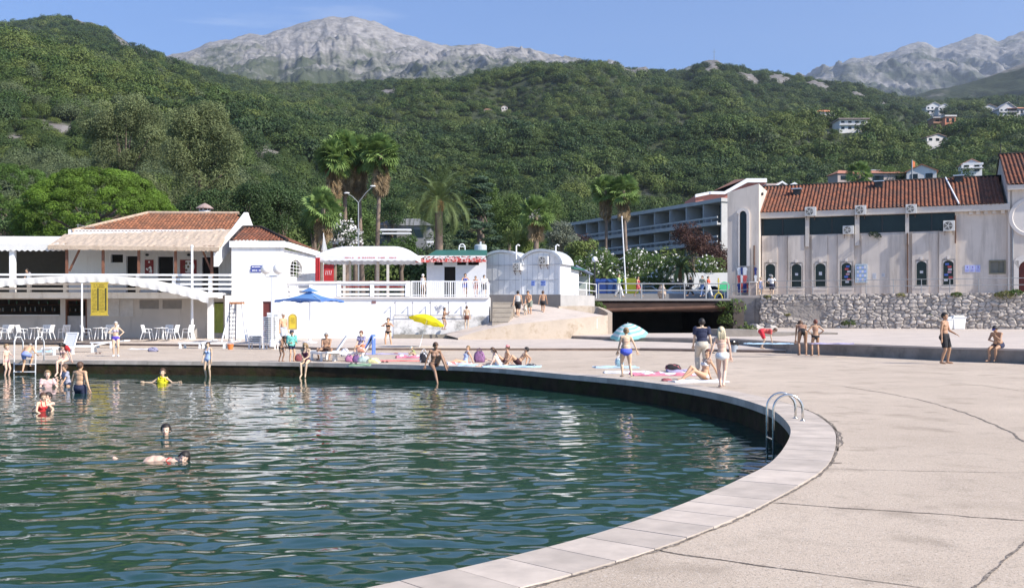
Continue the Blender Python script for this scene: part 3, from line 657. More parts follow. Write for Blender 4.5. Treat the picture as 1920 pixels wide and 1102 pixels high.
def lines_text(mb,fr,u0,u1,z0,z1,d,rows,seed,h=.35):
    r=random.Random(seed); dz=(z1-z0)/rows
    for k in range(rows):
        u=u0+ (u1-u0)*.04; z=z0+dz*k
        while u<u1-(u1-u0)*.1:
            w_=(u1-u0)*r.uniform(.03,.11)
            if u+w_<u1 and r.random()>.15: fr.box(mb,u,u+w_,d-.008,d,z+dz*.3,z+dz*(.3+h))
            u+=w_+(u1-u0)*.035
# ===== left restaurant building =====
LB=Fr((-33.9,66),R(2.5)); o0=LB.p(8,0,.35)
lb=thing('restaurant','two storey white restaurant with thatched awning, timber posts and weathered tile roof','restaurant',o0)
q=lambda a,b,c,d_,dd=0: LB.rect(a,b,c,d_,dd)
ops=[q(-60,561,113,590),q(123,561,163,628),q(400,566,419,624)]
uL,uR=LB.u(-190),LB.u(433); zslab=LB.z(200,549,-2.3)
mb=MB(); LB.wall(mb,uL,uR,.2,zslab-.15,0,.3,ops); 
LB.box(mb,uL,uR,3.2,8.5,.2,.45) if False else None
mb.build('ground_floor_wall',M('awning_shade_render',(.60,.545,.49),.85,.08,.6,.003,20,dirt=((.36,.31,.26),1.,.55,.9,(2.2,2.2,.3))),lb)  # shade of the awning put into the render colour; streaks are weathering
mb=MB(); LB.box(mb,uL,uR,-2.3,8,zslab-.15,zslab); LB.box(mb,uL,uR,-2.45,-2.303,zslab-.35,zslab+.03); mb.build('balcony_floor',white,lb)
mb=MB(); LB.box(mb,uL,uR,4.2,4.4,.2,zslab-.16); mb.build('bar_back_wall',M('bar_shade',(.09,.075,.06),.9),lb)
mb=MB(); a=ops[0]; LB.box(mb,a[0],a[1],-.25,.25,a[2]-.06,a[2]+.0); mb.build('bar_counter',whitec,lb)
r_=random.Random(4); BM=[M('green_glass',(.03,.12,.04),.2),M('amber_glass',(.35,.14,.03),.2),whitec]
for k in range(26):
    mb=MB(); u=a[0]+(a[1]-a[0])*(k+.5)/26+r_.uniform(-.1,.1); z=a[2]+.25 if k%3 else a[2]+.75; mb.tube([LB.p(u,3.9,z),LB.p(u,3.9,z+r_.uniform(.18,.32))],.045,6); mb.build('bottle',BM[k%3],lb)
for hh in (.19,.69): mb=MB(); LB.box(mb,a[0],a[1],3.7,4.19,a[2]+hh,a[2]+hh+.05); mb.build('bottle_shelf',wood,lb)
b_=ops[1]; mb=MB(); LB.box(mb,b_[0],b_[1],.12,.18,b_[2],LB.z(143,592)); mb.build('half_door',M('pale_grey_paint',(.45,.42,.40),.7),lb)
mb=MB(); LB.box(mb,b_[0],b_[0]+.08,-.03,.31,b_[2],b_[3]); LB.box(mb,b_[1]-.08,b_[1],-.03,.31,b_[2],b_[3]); LB.box(mb,b_[0],b_[1],-.04,.30,b_[3]-.09,b_[3]-.002); mb.build('door_frame',wood,lb)
for (x0,x1) in ((201,224),(226,250)):
    e_=q(x0,560,x1,593); mb=MB(); LB.box(mb,e_[0],e_[1],-.03,-.002,e_[2],e_[3]); mb.build('shutter',M('white_shutter',(.60,.57,.54),.7),lb)
for (x0,x1) in ((262,298),(305,341)):
    e_=q(x0,562,x1,579); mb=MB(); n=9
    for k in range(n): z=e_[2]+(e_[3]-e_[2])*k/n; mb.hexa([LB.p(e_[0],-.05,z),LB.p(e_[1],-.05,z),LB.p(e_[1],-.004,z+.03),LB.p(e_[0],-.004,z+.03),LB.p(e_[0],-.05,z+.02),LB.p(e_[1],-.05,z+.02),LB.p(e_[1],-.004,z+.06),LB.p(e_[0],-.004,z+.06)])
    mb.build('vent',M('vent_grey',(.40,.37,.35),.7),lb)
e_=ops[2]; mb=MB(); n=14; vs=[]
for k in range(n):
    u0=e_[0]+(e_[1]-e_[0])*k/n;u1=e_[0]+(e_[1]-e_[0])*(k+1)/n; d0=.1+.04*(k%2);d1=.1+.04*((k+1)%2); mb.quad(LB.p(u0,d0,e_[2]),LB.p(u1,d1,e_[2]),LB.p(u1,d1,e_[3]-.1),LB.p(u0,d0,e_[3]-.1))
mb.build('door_curtain',M('lime_curtain',(.52,.60,.16),.8,trans=.2),lb)
# columns under balcony
for x0,x1 in ((388,398),(421,432)):
    mb=MB(); u0,u1=LB.u(x0,-2.3),LB.u(x1,-2.3); LB.box(mb,u0,u1,-2.2,-1.85,.3,zslab-.153); mb.build('column',white,lb)
mb=MB(); u0,u1=LB.u(363,-.4),LB.u(388,-.4)
# balcony rails
zt=LB.z(200,513.5,-2.4); zr=[zslab+(zt-zslab)*f for f in (.22,.47,.72)]
mb=MB(); LB.box(mb,uL,LB.u(431,-2.4),-2.5,-2.2,zt-.12,zt)
for z in zr: LB.box(mb,uL,LB.u(431,-2.4),-2.42,-2.34,z-.07,z+.06)
px_=-150
while px_<433:
    u=LB.u(px_,-2.3); LB.box(mb,u-.11,u+.11,-2.333,-2.12,zslab,zt-.121); px_+=68
# side return rails on the right
for z in zr+[zt-.06]: mb.bar(LB.p(LB.u(431,-2.4),-2.3,z),LB.p(LB.u(431,-2.4)+.05,2.8,z),.08,.14)
mb.build('balcony_rail',whitec,lb)
# upper floor
D=3.0; z2=zslab; ztop=LB.z(300,455,D)
u0,u1=LB.u(128,D),LB.u(434,D)
r2=lambda a,b,c,d_:LB.rect(a,b,c,d_,D)
ops=[r2(208,477,231,514),r2(237,480,262,519),r2(296,481,325,519),r2(379,482,410,519)]
for i in (1,2,3): ops[i]=(ops[i][0],ops[i][1],z2+.02,ops[i][3])
ops[0]=(ops[0][0],ops[0][1],LB.z(220,492,D),ops[0][3])
mb=MB(); LB.wall(mb,u0,u1,z2,ztop+.9,D,D+.25,ops); LB.wall(mb,u0,u1,z2,ztop+.9,D+5.2,D+5.4,[])
mb.hexa([LB.p(u1,D,z2),LB.p(u1+.25,D,z2),LB.p(u1+.25,D+5.4,z2),LB.p(u1,D+5.4,z2),LB.p(u1,D,ztop+.9),LB.p(u1+.25,D,ztop+.9),LB.p(u1+.25,D+5.4,ztop+.9),LB.p(u1,D+5.4,ztop+.9)])
mb.build('upper_floor_wall',white,lb)
for i,nm in enumerate(['window','door','door','door']):
    o_=ops[i]; g=MB(); LB.box(g,o_[0],o_[1],D+.27,D+.33,o_[2],o_[3]); w_=g.build(nm,dark,lb)
    f=MB(); fm=whitec
    LB.box(f,o_[0]-.12,o_[0]-.003,D-.05,D-.003,o_[2],o_[3]+.12); LB.box(f,o_[1]+.003,o_[1]+.12,D-.05,D-.003,o_[2],o_[3]+.12); LB.box(f,o_[0],o_[1],D-.05,D-.003,o_[3],o_[3]+.12); f.build('frame',fm,w_)
# wall pictures
for (x0,x1,lab,cir) in ((272,288,'narrow red and white menu picture on the upper terrace wall',0),(338,369,'square red board with a white oval of round plates on the upper terrace wall',1)):
    e_=r2(x0,487,x1,513); mb=MB(); LB.box(mb,e_[0],e_[1],D-.06,D-.01,e_[2],e_[3])
    mb.cur=1; cu=(e_[0]+e_[1])/2;cz=(e_[2]+e_[3])/2
    M2=Matrix.Rotation(R(90),3,'X')
    if cir:
        mb.lathe(LB.p(cu,D-.066,cz),[(.44,0),(.44,.003)],20,M2); mb.cur=2
        for k in range(7):
            a_=k*1.05; rr=.27 if k else 0; mb.lathe(LB.p(cu+rr*math.cos(a_),D-.072,cz+rr*math.sin(a_)),[(.085,0),(.085,.003)],10,M2)
    else:
        r_=random.Random(9)
        for k in range(12): uu=r_.uniform(e_[0]+.1,e_[1]-.1);zz=r_.uniform(e_[2]+.1,e_[3]-.1); mb.lathe(LB.p(uu,D-.066,zz),[(r_.uniform(.04,.09),0),(.04,.003)],8,M2)
    tag(mb.build('wall_picture',[M('maroon_board',(.25,.03,.03),.6),whitec,M('olive_food',(.18,.12,.07),.7)]),lab,'picture')
for x in (277,355):
    mb=MB(); p=LB.p(LB.u(x,D),D-.14,LB.z(x,478,D)); mb.sph(p,(.13,.1,.09),10,6); mb.bar(p,p+LB.n*.14,.05); mb.build('wall_lamp',blackm,lb)
# timber posts, beam, braces
FR=-2.0; zb=LB.z(250,461,FR)
mb=MB(); LB.box(mb,LB.u(92,FR),LB.u(410,FR),FR-.06,FR+.10,zb-.16,zb+.02); mb.build('eave_beam',wood,lb)
for x in (125,193,260,329,397):
    mb=MB(); u=LB.u(x,FR); LB.box(mb,u-.075,u+.075,FR-.04,FR+.10,z2+.9 if 0 else z2,zb-.163); mb.build('post',wood,lb)
for (xa,ya,xb,yb) in ((148,466,128,508),(378,468,396,510)):
    mb=MB(); mb.bar(LB.p(LB.u(xa,FR),FR+.17,LB.z(xa,ya,FR)),LB.p(LB.u(xb,FR),FR+.17,LB.z(xb,yb,FR)),.11); mb.build('brace',wood,lb)
# thatch
thatch=M('dry_reed_thatch',(.52,.41,.31),.95,.22,5,.03,45,dirt=((.30,.22,.15),2.5,.52,.78))
P=[LB.p(LB.u(90,FR-.5),FR-.5,LB.z(90,460.5,FR-.5)),LB.p(LB.u(411,FR-.5),FR-.5,LB.z(411,464,FR-.5)),LB.p(LB.u(434,D+.6),D+.6,LB.z(434,428,D+.6)),LB.p(LB.u(124,D+.6),D+.6,LB.z(124,437,D+.6))]
def thatch_sheet(P,name,nx=150,ny=26,seed=2,thick=.13):
    r=np.random.default_rng(seed); a,b,c,d=[np.array(p) for p in P]
    U,V_=np.meshgrid(np.linspace(0,1,nx),np.linspace(0,1,ny),indexing='ij'); U=U.ravel()[:,None];V_=V_.ravel()[:,None]
    Pt=(a*(1-U)+b*U)*(1-V_)+(d*(1-U)+c*U)*V_; n_=np.cross(b-a,d-a); n_/=np.linalg.norm(n_); n_=n_*np.sign(n_[2])
    bump=(fbm(U[:,0]*70,V_[:,0]*5,4)-.5)*.13+.05*(V_[:,0]*2%1<.06)*-1.4
    top=Pt+n_*bump[:,None]; top[:,2]-=.25*np.sin(np.pi*U[:,0])*0; bot=Pt-n_*thick
    Vv=np.concatenate([top,bot]); f=grid_faces(nx,ny); m_=nx*ny; fs=[f,f[:,::-1]+m_]
    def rim(ix): ix=np.array(ix); return np.stack([ix[:-1],ix[1:],ix[1:]+m_,ix[:-1]+m_],1)
    fs+= [rim([i*ny for i in range(nx)]),rim([i*ny+ny-1 for i in range(nx)]),rim(list(range(ny))),rim([(nx-1)*ny+j for j in range(ny)])]
    return Vv,np.concatenate(fs)
Vv,fs=thatch_sheet(P,'thatch'); me=np_mesh('thatched_awning',Vv-np.array(lb.location),fs,thatch); link('thatched_awning',me,lb)
# hanging reed fringe
mb=MB(); r_=random.Random(5)
for k in range(420):
    t=k/420; p=P[0].lerp(P[1],t); mb.hexa([p+Vector(v) for v in [(-.02,0,-.16-.12*r_.random()),(.02,0,-.16-.12*r_.random()),(.02,.02,-.2),(-.02,.02,-.2),(-.02,-.02,.02),(.02,-.02,.02),(.02,.02,.02),(-.02,.02,.02)]])
mb.build('reed_fringe',thatch,lb)
# tiled roof
ez=LB.z(300,436,D); 
eA=LB.p(LB.u(135,D),D,ez+.05);eB=LB.p(LB.u(440,D),D,ez+.05); zr_=LB.z(360,401,D+3.4)
rA=LB.p(LB.u(278,D+3.4),D+3.4,zr_);rB=LB.p(LB.u(448,D+3.4),D+3.4,zr_)
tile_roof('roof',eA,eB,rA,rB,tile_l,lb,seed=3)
bA=LB.p(LB.u(160,D),D+6.8,ez);bB=LB.p(LB.u(448,D+3.4),D+6.8,ez)
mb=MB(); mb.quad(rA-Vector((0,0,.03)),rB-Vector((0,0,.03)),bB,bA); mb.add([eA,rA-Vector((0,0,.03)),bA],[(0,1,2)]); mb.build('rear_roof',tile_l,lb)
mb=MB(); mb.tube([eA+Vector((0,0,.05)),rA+Vector((0,0,.06))],.12,8); mb.tube([rA+Vector((0,0,.06)),rB+Vector((0,0,.06))],.12,8); mb.build('ridge_tiles',M('pale_mortar_ridge',(.45,.33,.24),.9,.3,6),lb)
# white gable parapet on the right
mb=MB(); g0=LB.p(LB.u(425,FR),FR,LB.z(425,474,FR)); 
uu=LB.u(449,D+3.4)
pts=[(FR-.3,LB.z(412,474,FR)),(D+3.4,zr_+.12),(D+6.9,ez)]
for i in range(2):
    (d0,za),(d1,zb_)=pts[i],pts[i+1]; du0=LB.u(437,D)
    mb.hexa([LB.p(du0,d0,za-.9),LB.p(du0+.3,d0,za-.9),LB.p(du0+.3,d1,zb_-.9),LB.p(du0,d1,zb_-.9),LB.p(du0,d0,za),LB.p(du0+.3,d0,za),LB.p(du0+.3,d1,zb_),LB.p(du0,d1,zb_)])
du0=LB.u(437,D); mb.add([LB.p(du0+.28,D-1,z2),LB.p(du0+.28,D+6.8,z2),LB.p(du0+.28,D+6.8,ez-.4),LB.p(du0+.28,D+3.4,zr_-.3),LB.p(du0+.28,D-1,LB.z(430,455,D-1)-.4)],[(0,1,2,3,4)])
mb.build('gable_parapet',white,lb)
# chimney cowl
mb=MB(); c=LB.p(LB.u(384,D+4.2),D+4.2,LB.z(384,404,D+4.2)); mb.cur=0; mb.lathe(c,[(.42,-.4),(.42,.32),(.36,.36)],18); 
for k in range(8): a_=k*.785; mb.bar(c+Vector((.4*math.cos(a_),.4*math.sin(a_),.3)),c+Vector((.4*math.cos(a_),.4*math.sin(a_),.52)),.05)
mb.cur=1; mb.lathe(c,[(.62,.46),(.66,.5),(.40,.72),(.12,.86),(.03,.9)],18); mb.build('chimney',[whitec,M('weathered_cowl',(.33,.24,.21),.8,.2,6)],lb,smooth=False)
# tv aerial
mb=MB(); c=LB.p(LB.u(143,D),D+.3,LB.z(143,440,D)); mb.tube([c,c+Vector((0,0,.75))],.025,5); mb.tube([c+Vector((-.1,0,.7)),c+Vector((1.1,.1,.52))],.02,5)
for k in range(6): mb.tube([c+Vector((.05+.2*k,-.3,.68-.03*k)),c+Vector((.05+.2*k,.3,.68-.03*k))],.015,4)
tag(mb.build('aerial',metal),'thin television aerial beside the left end of the tiled roof','aerial')
# ===== flat roofed pavilion at the far left =====
pv=thing('pavilion','open upper pavilion with a white rippled roof cloth at the far left edge','pavilion',LB.p(0,1,z2))
mb=MB(); ua,ub=LB.u(-200,-1.8),LB.u(121,-1.8)
za=LB.z(50,470,-1.8); zbk=LB.z(50,443,3.6)
n=60
for i in range(n):
    a0=ua+(ub-ua)*i/n;a1=ua+(ub-ua)*(i+1)/n; w0=.05*math.sin(i*1.9);w1=.05*math.sin((i+1)*1.9)
    for (d0,d1,zz0,zz1) in ((-1.8,.6,za+.45,za+.75),(.6,3.6,za+.75,zbk)):
        mb.quad(LB.p(a0,d0,zz0+w0*(d0<0)),LB.p(a1,d0,zz0+w1*(d0<0)),LB.p(a1,d1,zz1),LB.p(a0,d1,zz1))
    mb.quad(LB.p(a0,-1.8,za+.05*math.sin(i*3.1)),LB.p(a1,-1.8,za+.05*math.sin((i+1)*3.1)),LB.p(a1,-1.8,za+.45+w1),LB.p(a0,-1.8,za+.45+w0))
mb.build('roof_cloth',M('white_canvas',(.74,.72,.68),.85,.06,3,trans=.15),pv)
for x in (22,-70,-150): mb=MB(); u=LB.u(x,-1.6); LB.box(mb,u-.16,u+.16,-1.6,-1.3,z2,za+.02); mb.build('column',white,pv)
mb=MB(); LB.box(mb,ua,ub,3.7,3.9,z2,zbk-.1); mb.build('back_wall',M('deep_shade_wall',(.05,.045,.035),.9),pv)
mb=MB(); LB.box(mb,ub-.1,ub,-1.2,3.69,z2,za+.3); 
# ===== arched canvas awning over the bar terrace =====
aw=thing('arched_awning','long arched white canvas awning with a scalloped edge over the bar terrace','awning',LB.p(10,-4,.3))
ar=catmull([Vector(p) for p in [(-260,560),(-120,541),(0,526),(60,520),(150,517),(230,521),(300,533),(350,544),(391,557)]],9)
AF=-5.2; mb=MB(); mv=MB()
top=[(LB.u(p.x,AF),LB.z(p.x,p.y,AF)) for p in ar]
for i in range(len(top)-1):
    (a0,c0),(a1,c1)=top[i],top[i+1]
    mb.hexa([LB.p(a0,AF,c0-.03),LB.p(a1,AF,c1-.03),LB.p(a1,-2.52,c1+.12-.03),LB.p(a0,-2.52,c0+.12-.03),LB.p(a0,AF,c0),LB.p(a1,AF,c1),LB.p(a1,-2.52,c1+.12),LB.p(a0,-2.52,c0+.12)])
mb.build('canvas',M('white_canvas',(.74,.72,.68)),aw)
cc=[];L_=0
for i in range(len(top)-1):
    (a0,c0),(a1,c1)=top[i],top[i+1]; m_=6
    for k in range(m_):
        t0=k/m_;t1=(k+1)/m_; x0=a0+(a1-a0)*t0;x1=a0+(a1-a0)*t1; z0_=c0+(c1-c0)*t0;z1_=c0+(c1-c0)*t1
        s0=.36+.05*abs(math.sin(x0*5.2));s1=.36+.05*abs(math.sin(x1*5.2)); d0=AF-.02-.03*math.sin(x0*10.4);d1=AF-.02-.03*math.sin(x1*10.4)
        mv.quad(LB.p(x0,AF-.02,z0_),LB.p(x1,AF-.02,z1_),LB.p(x1,d1-.03,z1_-s1),LB.p(x0,d0-.03,z0_-s0))
mv.build('scalloped_valance',M('white_canvas',(.74,.72,.68)),aw)
for x,yb in ((153,629),(-90,629)):
    mb=MB(); u=LB.u(x,AF); zz=np.interp(u,[t[0] for t in top],[t[1] for t in top]); mb.tube([LB.p(u,AF+.05,.3),LB.p(u,AF+.05,zz-.04)],.055,10); mb.build('pole',wmetal,aw)
mb=MB(); p=W(360,636,63.5); mb.tube([p,W(360,463,63.5)],[.09,.07],12); mb.sph(W(360,462,63.5),.1); mb.lathe(p,[(.22,0),(.22,.05),(.1,.08)],12)
tag(mb.build('flagpole',wmetal),'tall bare white pole standing in front of the thatched restaurant','pole')
# yellow menu board hanging from awning
mf=Fr((0,61.0),0); e_=mf.rect(171,531,202,590); mb=MB(); mf.box(mb,e_[0],e_[1],-.04,0,e_[2],e_[3]); mb.cur=1
cu=(e_[0]+e_[1])/2; wd=e_[1]-e_[0]; mf.box(mb,cu-.11,cu-.03,-.052,-.041,e_[2]+.25,e_[3]-.3); mf.box(mb,e_[1]-.14,e_[1]-.06,-.052,-.041,e_[2]+.25,e_[3]-.3)
mb.cur=2; lines_text(mb,mf,e_[0]+.06,cu-.13,e_[2]+.15,e_[3]-.35,-.041,17,1); lines_text(mb,mf,cu+.0,e_[1]-.15,e_[2]+.15,e_[3]-.35,-.041,17,2); lines_text(mb,mf,e_[0]+.15,e_[1]-.15,e_[3]-.3,e_[3]-.06,-.041,2,3,.5)
mb.cur=0; mf.box(mb,e_[0]-.05,e_[1]+.05,-.06,.02,e_[3],e_[3]+.07); mf.box(mb,e_[0]-.05,e_[1]+.05,-.06,.02,e_[2]-.05,e_[2])
tag(mb.build('menu_board',[M('yellow_board',(.50,.37,.04),.6,.08,3),M('olive_ink',(.05,.05,.02),.7),M('brown_ink',(.20,.15,.02),.7)]),'tall yellow menu board with two columns of small print hanging under the arched awning','menu board')
# ===== white gate block =====
WB=Fr((0,65),0); wbO=WB.p(WB.u(480),0,.35)
wb=thing('white_annex','windowless white block with a small clay tiled roof joining the restaurant to the terrace','annex',wbO)
u0,u1=WB.u(434),WB.u(531); zt_=WB.z(480,464); 
SD=Fr((u1,65.0),math.atan2(8.2,.62))
dr=WB.rect(492.5,565,508.5,629); dr=(dr[0],dr[1],.36,dr[3])
mb=MB(); WB.wall(mb,u0,u1,.25,zt_,0,.3,[dr]); 
aw_=(SD.u(542),SD.u(566),SD.z(554,519),SD.z(554,487))
SD.wall(mb,.003,8.2,.3,zt_-.1,-.0,.28,[aw_]); WB.box(mb,u0,u0+.3,.303,8,.3,zt_)
mb.build('wall',white,wb)
mb=MB(); WB.box(mb,u0-.1,u1+.12,-.15,.4,zt_,WB.z(480,452)); mb.hexa([Vector((u1+.12,64.85,zt_)),Vector((u1+.35,64.85,zt_)),SD.p(8.3,-.2,zt_-.1),SD.p(8.3,.3,zt_-.1),Vector((u1+.12,64.85,WB.z(480,454))),Vector((u1+.35,64.85,WB.z(480,454))),SD.p(8.3,-.2,zt_+.25),SD.p(8.3,.3,zt_+.25)]); mb.build('cornice',white,wb)
zE=WB.z(480,451)
tile_roof('roof',(u0,65.0,zE),(u1+.2,65.0,zE),(WB.u(456,3.2),68.2,WB.z(456,427,3.2)),(WB.u(489,3.2),68.2,WB.z(456,427,3.2)),tile_m,wb,seed=8)
pA=Vector((u1+.25,65.0,zE)); pB=SD.p(8.2,0,zE-.15); pC=Vector((WB.u(489,3.2),68.2,WB.z(456,427,3.2)-.02)); pD=Vector((WB.u(489,3.2),73,WB.z(456,427,3.2)-.25))
tile_roof('side_roof',pA,pB,pC,pD,tile_m,wb,seed=9)
mb=MB(); mb.tube([(u0,65,zE+.05),(WB.u(456,3.2),68.2,WB.z(456,427,3.2)+.05),(WB.u(489,3.2),68.2,WB.z(456,427,3.2)+.05),pA+Vector((0,0,.05))],.11,8); mb.build('ridge_tiles',tile_m,wb)
g=MB(); SD.box(g,aw_[0],aw_[1],.5,.55,aw_[2],aw_[3]); w_=g.build('window',dark,wb)
f=MB(); c=(aw_[0]+aw_[1])/2; rr=(aw_[1]-aw_[0])/2
for k in range(12):
    a0=math.pi*k/12;a1=math.pi*(k+1)/12; za_=aw_[3]-rr*.5
    f.hexa([SD.p(c-rr*math.cos(a0),-.05,za_+rr*.5*math.sin(a0)),SD.p(c-rr*math.cos(a1),-.05,za_+rr*.5*math.sin(a1)),SD.p(c-rr*math.cos(a1),.2,za_+rr*.5*math.sin(a1)),SD.p(c-rr*math.cos(a0),.2,za_+rr*.5*math.sin(a0)),SD.p(c-rr*1.25*math.cos(a0),-.05,za_+.25+rr*.5*math.sin(a0)),SD.p(c-rr*1.25*math.cos(a1),-.05,za_+.25+rr*.5*math.sin(a1)),SD.p(c-rr*1.25*math.cos(a1),.2,za_+.25+rr*.5*math.sin(a1)),SD.p(c-rr*1.25*math.cos(a0),.2,za_+.25+rr*.5*math.sin(a0))])
for s_ in (-1,1): SD.box(f,c+s_*rr*1.12-.12,c+s_*rr*1.12+.12,-.05,-.003,aw_[2],aw_[3]-rr*.5)
f.build('frame',white,w_)
f=MB()
for k in range(5): z=aw_[2]+(aw_[3]-aw_[2])*(k+.4)/5; SD.box(f,aw_[0],aw_[1],.05,.09,z,z+.035)
for k in range(4): u=aw_[0]+(aw_[1]-aw_[0])*(k+.5)/4; SD.box(f,u-.02,u+.02,.03,.049,aw_[2],aw_[3])
f.build('grille',wmetal,w_)
mb=MB(); mb.sph(SD.p(c+.9,.9,aw_[2]+.9),(.5,.45,.5)); 
mb=MB(); WB.box(mb,dr[0],dr[1],.1,.16,dr[2],dr[3]); dd=mb.build('door',M('maroon_door',(.13,.025,.02),.6),wb); mb=MB(); mb.sph(WB.p(dr[0]+.12,.06,1.4),.045); mb.build('handle',metal,dd)
mb=MB(); e_=WB.rect(470,497.5,493,510); 
for k in range(2):
    z0=e_[2]+(e_[3]-e_[2])*(.52*k); z1=z0+(e_[3]-e_[2])*.46; mb.cur=0; WB.box(mb,e_[0]+.05*k,e_[1]-.08*(1-k),-.05,-.004,z0,z1); mb.cur=1; lines_text(mb,WB,e_[0]+.08,e_[1]-.1,z0+.02,z1-.02,-.052,1,5+k,.5)
tag(mb.build('direction_sign',[M('blue_sign',(.05,.07,.32),.5),whitec]),'two small dark blue direction signs with white lettering on the white block wall','sign')
# ===== terrace =====
TW=Fr((0,65.95),0); zf=TW.z(700,556)
te=thing('terrace','white walled terrace with slatted parapet above the shower wall','terrace',TW.p(TW.u(720),0,.35))
ua,ub=TW.u(530),TW.u(917)
TD0=76
mb=MB(); TW.wall(mb,ua,ub,.2,zf-.12,0,.4,[]); mb.box(ub-.35,ub-.002,66.36,75.9,.2,zf-.12) ; mb.build('wall',whitec,te)
# stained base of the wall near the shower
sb=MB(); e_=TW.rect(738,592,914,634); TW.box(sb,e_[0],e_[1],-.04,-.003,.3,e_[3]); sb.build('stained_base',M('stained_white_base',(.70,.68,.65),.9,.1,1,dirt=((.13,.13,.12),1.3,.47,.70)),te)
sb=MB(); TW.box(sb,TW.u(738,-.5),TW.u(900,-.5),-.75,-.045,.3,.62); sb.build('drain_kerb',M('drain_concrete',(.26,.23,.18),.9,.2,2),te)
mb=MB(); mb.box(ua,ub,65.8,76.2,zf-.117,zf); mb.box(ua-.55,ua-.002,65.6,76,zf-.117,zf); mb.build('floor_slab',M('terrace_slab',(.66,.63,.60),.8),te)
zt2=TW.z(650,527.5); mb=MB(); PFd=-.12
def seg(x0,x1,solid=False):
    a,b=TW.u(x0,PFd),TW.u(x1,PFd)
    TW.box(mb,a,b,PFd-.1,PFd+.18,zt2-.14,zt2)
    if solid: TW.box(mb,a,b,PFd-.02,PFd+.1,zf,zt2-.142); return
    for fz in (.10,.42,.74): zz=zf+(zt2-zf)*fz; TW.box(mb,a,b,PFd,PFd+.06,zz-.03,zz+.13)
seg(514,583);seg(583,636,True);seg(636,764)
for x0,x1 in ((512,517),(580,586),(632,639),(694,701),(760,769)):
    a,b=TW.u(x0,PFd),TW.u(x1,PFd); TW.box(mb,a,b,PFd-.05,PFd+.20,zf+.001,zt2+.02)
mb.build('slatted_parapet',whitec,te)
mb=MB(); zr1=TW.z(840,527.5)
mb.bar(TW.p(TW.u(771),.05,zr1),TW.p(TW.u(914),.05,zr1),.07,.07); mb.bar(TW.p(TW.u(771),.05,zf+.1),TW.p(TW.u(914),.05,zf+.1),.05,.04)
mb.bar(TW.p(TW.u(914),.05,zr1),TW.p(TW.u(914),8.5,zr1),.07,.07); mb.bar(TW.p(TW.u(914),.05,zf+.1),TW.p(TW.u(914),8.5,zf+.1),.05,.04)
for k in range(36):
    u=TW.u(772)+(TW.u(913)-TW.u(772))*k/35; mb.bar(TW.p(u,.05,zf),TW.p(u,.05,zr1),.045 if k%9 else .09)
for k in range(1,30): p=TW.p(TW.u(914),.05+.29*k,zf); mb.bar(p,p+Vector((0,0,zr1-zf)),.03)
mb.build('railing',wmetal,te)
mb=MB(); e_=TW.rect(697,564,705,569); TW.box(mb,e_[0],e_[1],-.03,-.003,e_[2],e_[3]); mb.build('vent_grille',M('brown_vent',(.22,.12,.12),.8),te)
# yellow arched plaque
mb=MB(); e_=TW.rect(541,588,557,617); cu=(e_[0]+e_[1])/2; rr=(e_[1]-e_[0])/2
def arch(mb,fr,u0,u1,z0,z1,d0,d1,n=12):
    c=(u0+u1)/2;r=(u1-u0)/2; pts=[(u0,z0),(u1,z0)]+[(c+r*math.cos(math.pi*k/n),z1-r+r*math.sin(math.pi*k/n)) for k in range(n+1)]
    m_=len(pts); vs=[fr.p(a,d0,b) for a,b in pts]+[fr.p(a,d1,b) for a,b in pts]; mb.add(vs,[tuple(range(m_)),tuple(range(2*m_-1,m_-1,-1))]+[(i,(i+1)%m_,m_+(i+1)%m_,m_+i) for i in range(m_)])
arch(mb,TW,e_[0],e_[1],e_[2],e_[3],-.06,-.004); mb.cur=1; arch(mb,TW,e_[0]+.08,e_[1]-.08,e_[2]+.06,e_[3]-.08,-.066,-.0605); mb.cur=2; lines_text(mb,TW,e_[0]+.13,e_[1]-.12,e_[2]+.35,e_[3]-.25,-.0665,5,7)
tag(mb.build('plaque',[M('dull_gold',(.33,.25,.06),.6),M('mustard',(.55,.40,.03),.6),M('brown_ink',(.20,.15,.02))]),'arched mustard yellow plaque on the wall behind the blue umbrella','plaque')
# shower frame
mb=MB()
for x in (741,774,807,841,874):
    u=TW.u(x,-.2); mb.tube([TW.p(u,-.2,TW.z(x,592)),TW.p(u,-.2,TW.z(x,566))],.022,6); mb.tube([TW.p(u,-.2,TW.z(x,566)),TW.p(u-.0,-.38,TW.z(x,567.5))],.022,6); mb.sph(TW.p(u,-.4,TW.z(x,568)),(.06,.06,.04),8,5)
mb.tube([TW.p(TW.u(738,-.2),-.2,TW.z(738,591)),TW.p(TW.u(886,-.2),-.2,TW.z(886,591))],.025,6)
tag(mb.build('shower_pipes',M('dull_pipe',(.25,.25,.28),.5,metal=.4)),'row of five thin shower pipes joined by one long pipe on the white wall','shower')
mb=MB(); r_=random.Random(6)
for dx,dy in ((0,8),(-4,0),(-6,-6),(3,-1),(8,-6),(5,-7),(-2,-3),(0,3)):
    x,y=823+dx*.8,578+dy; mb.tube([TW.p(TW.u(823+dx*.3),-.06,TW.z(823,580+dy*.3)),TW.p(TW.u(x),-.06,TW.z(x,y))],.025,5)
tag(mb.build('wall_ornament',M('pale_grey_iron',(.35,.36,.40),.6)),'small pale branching iron ornament fixed to the wall above the shower pipe','ornament')
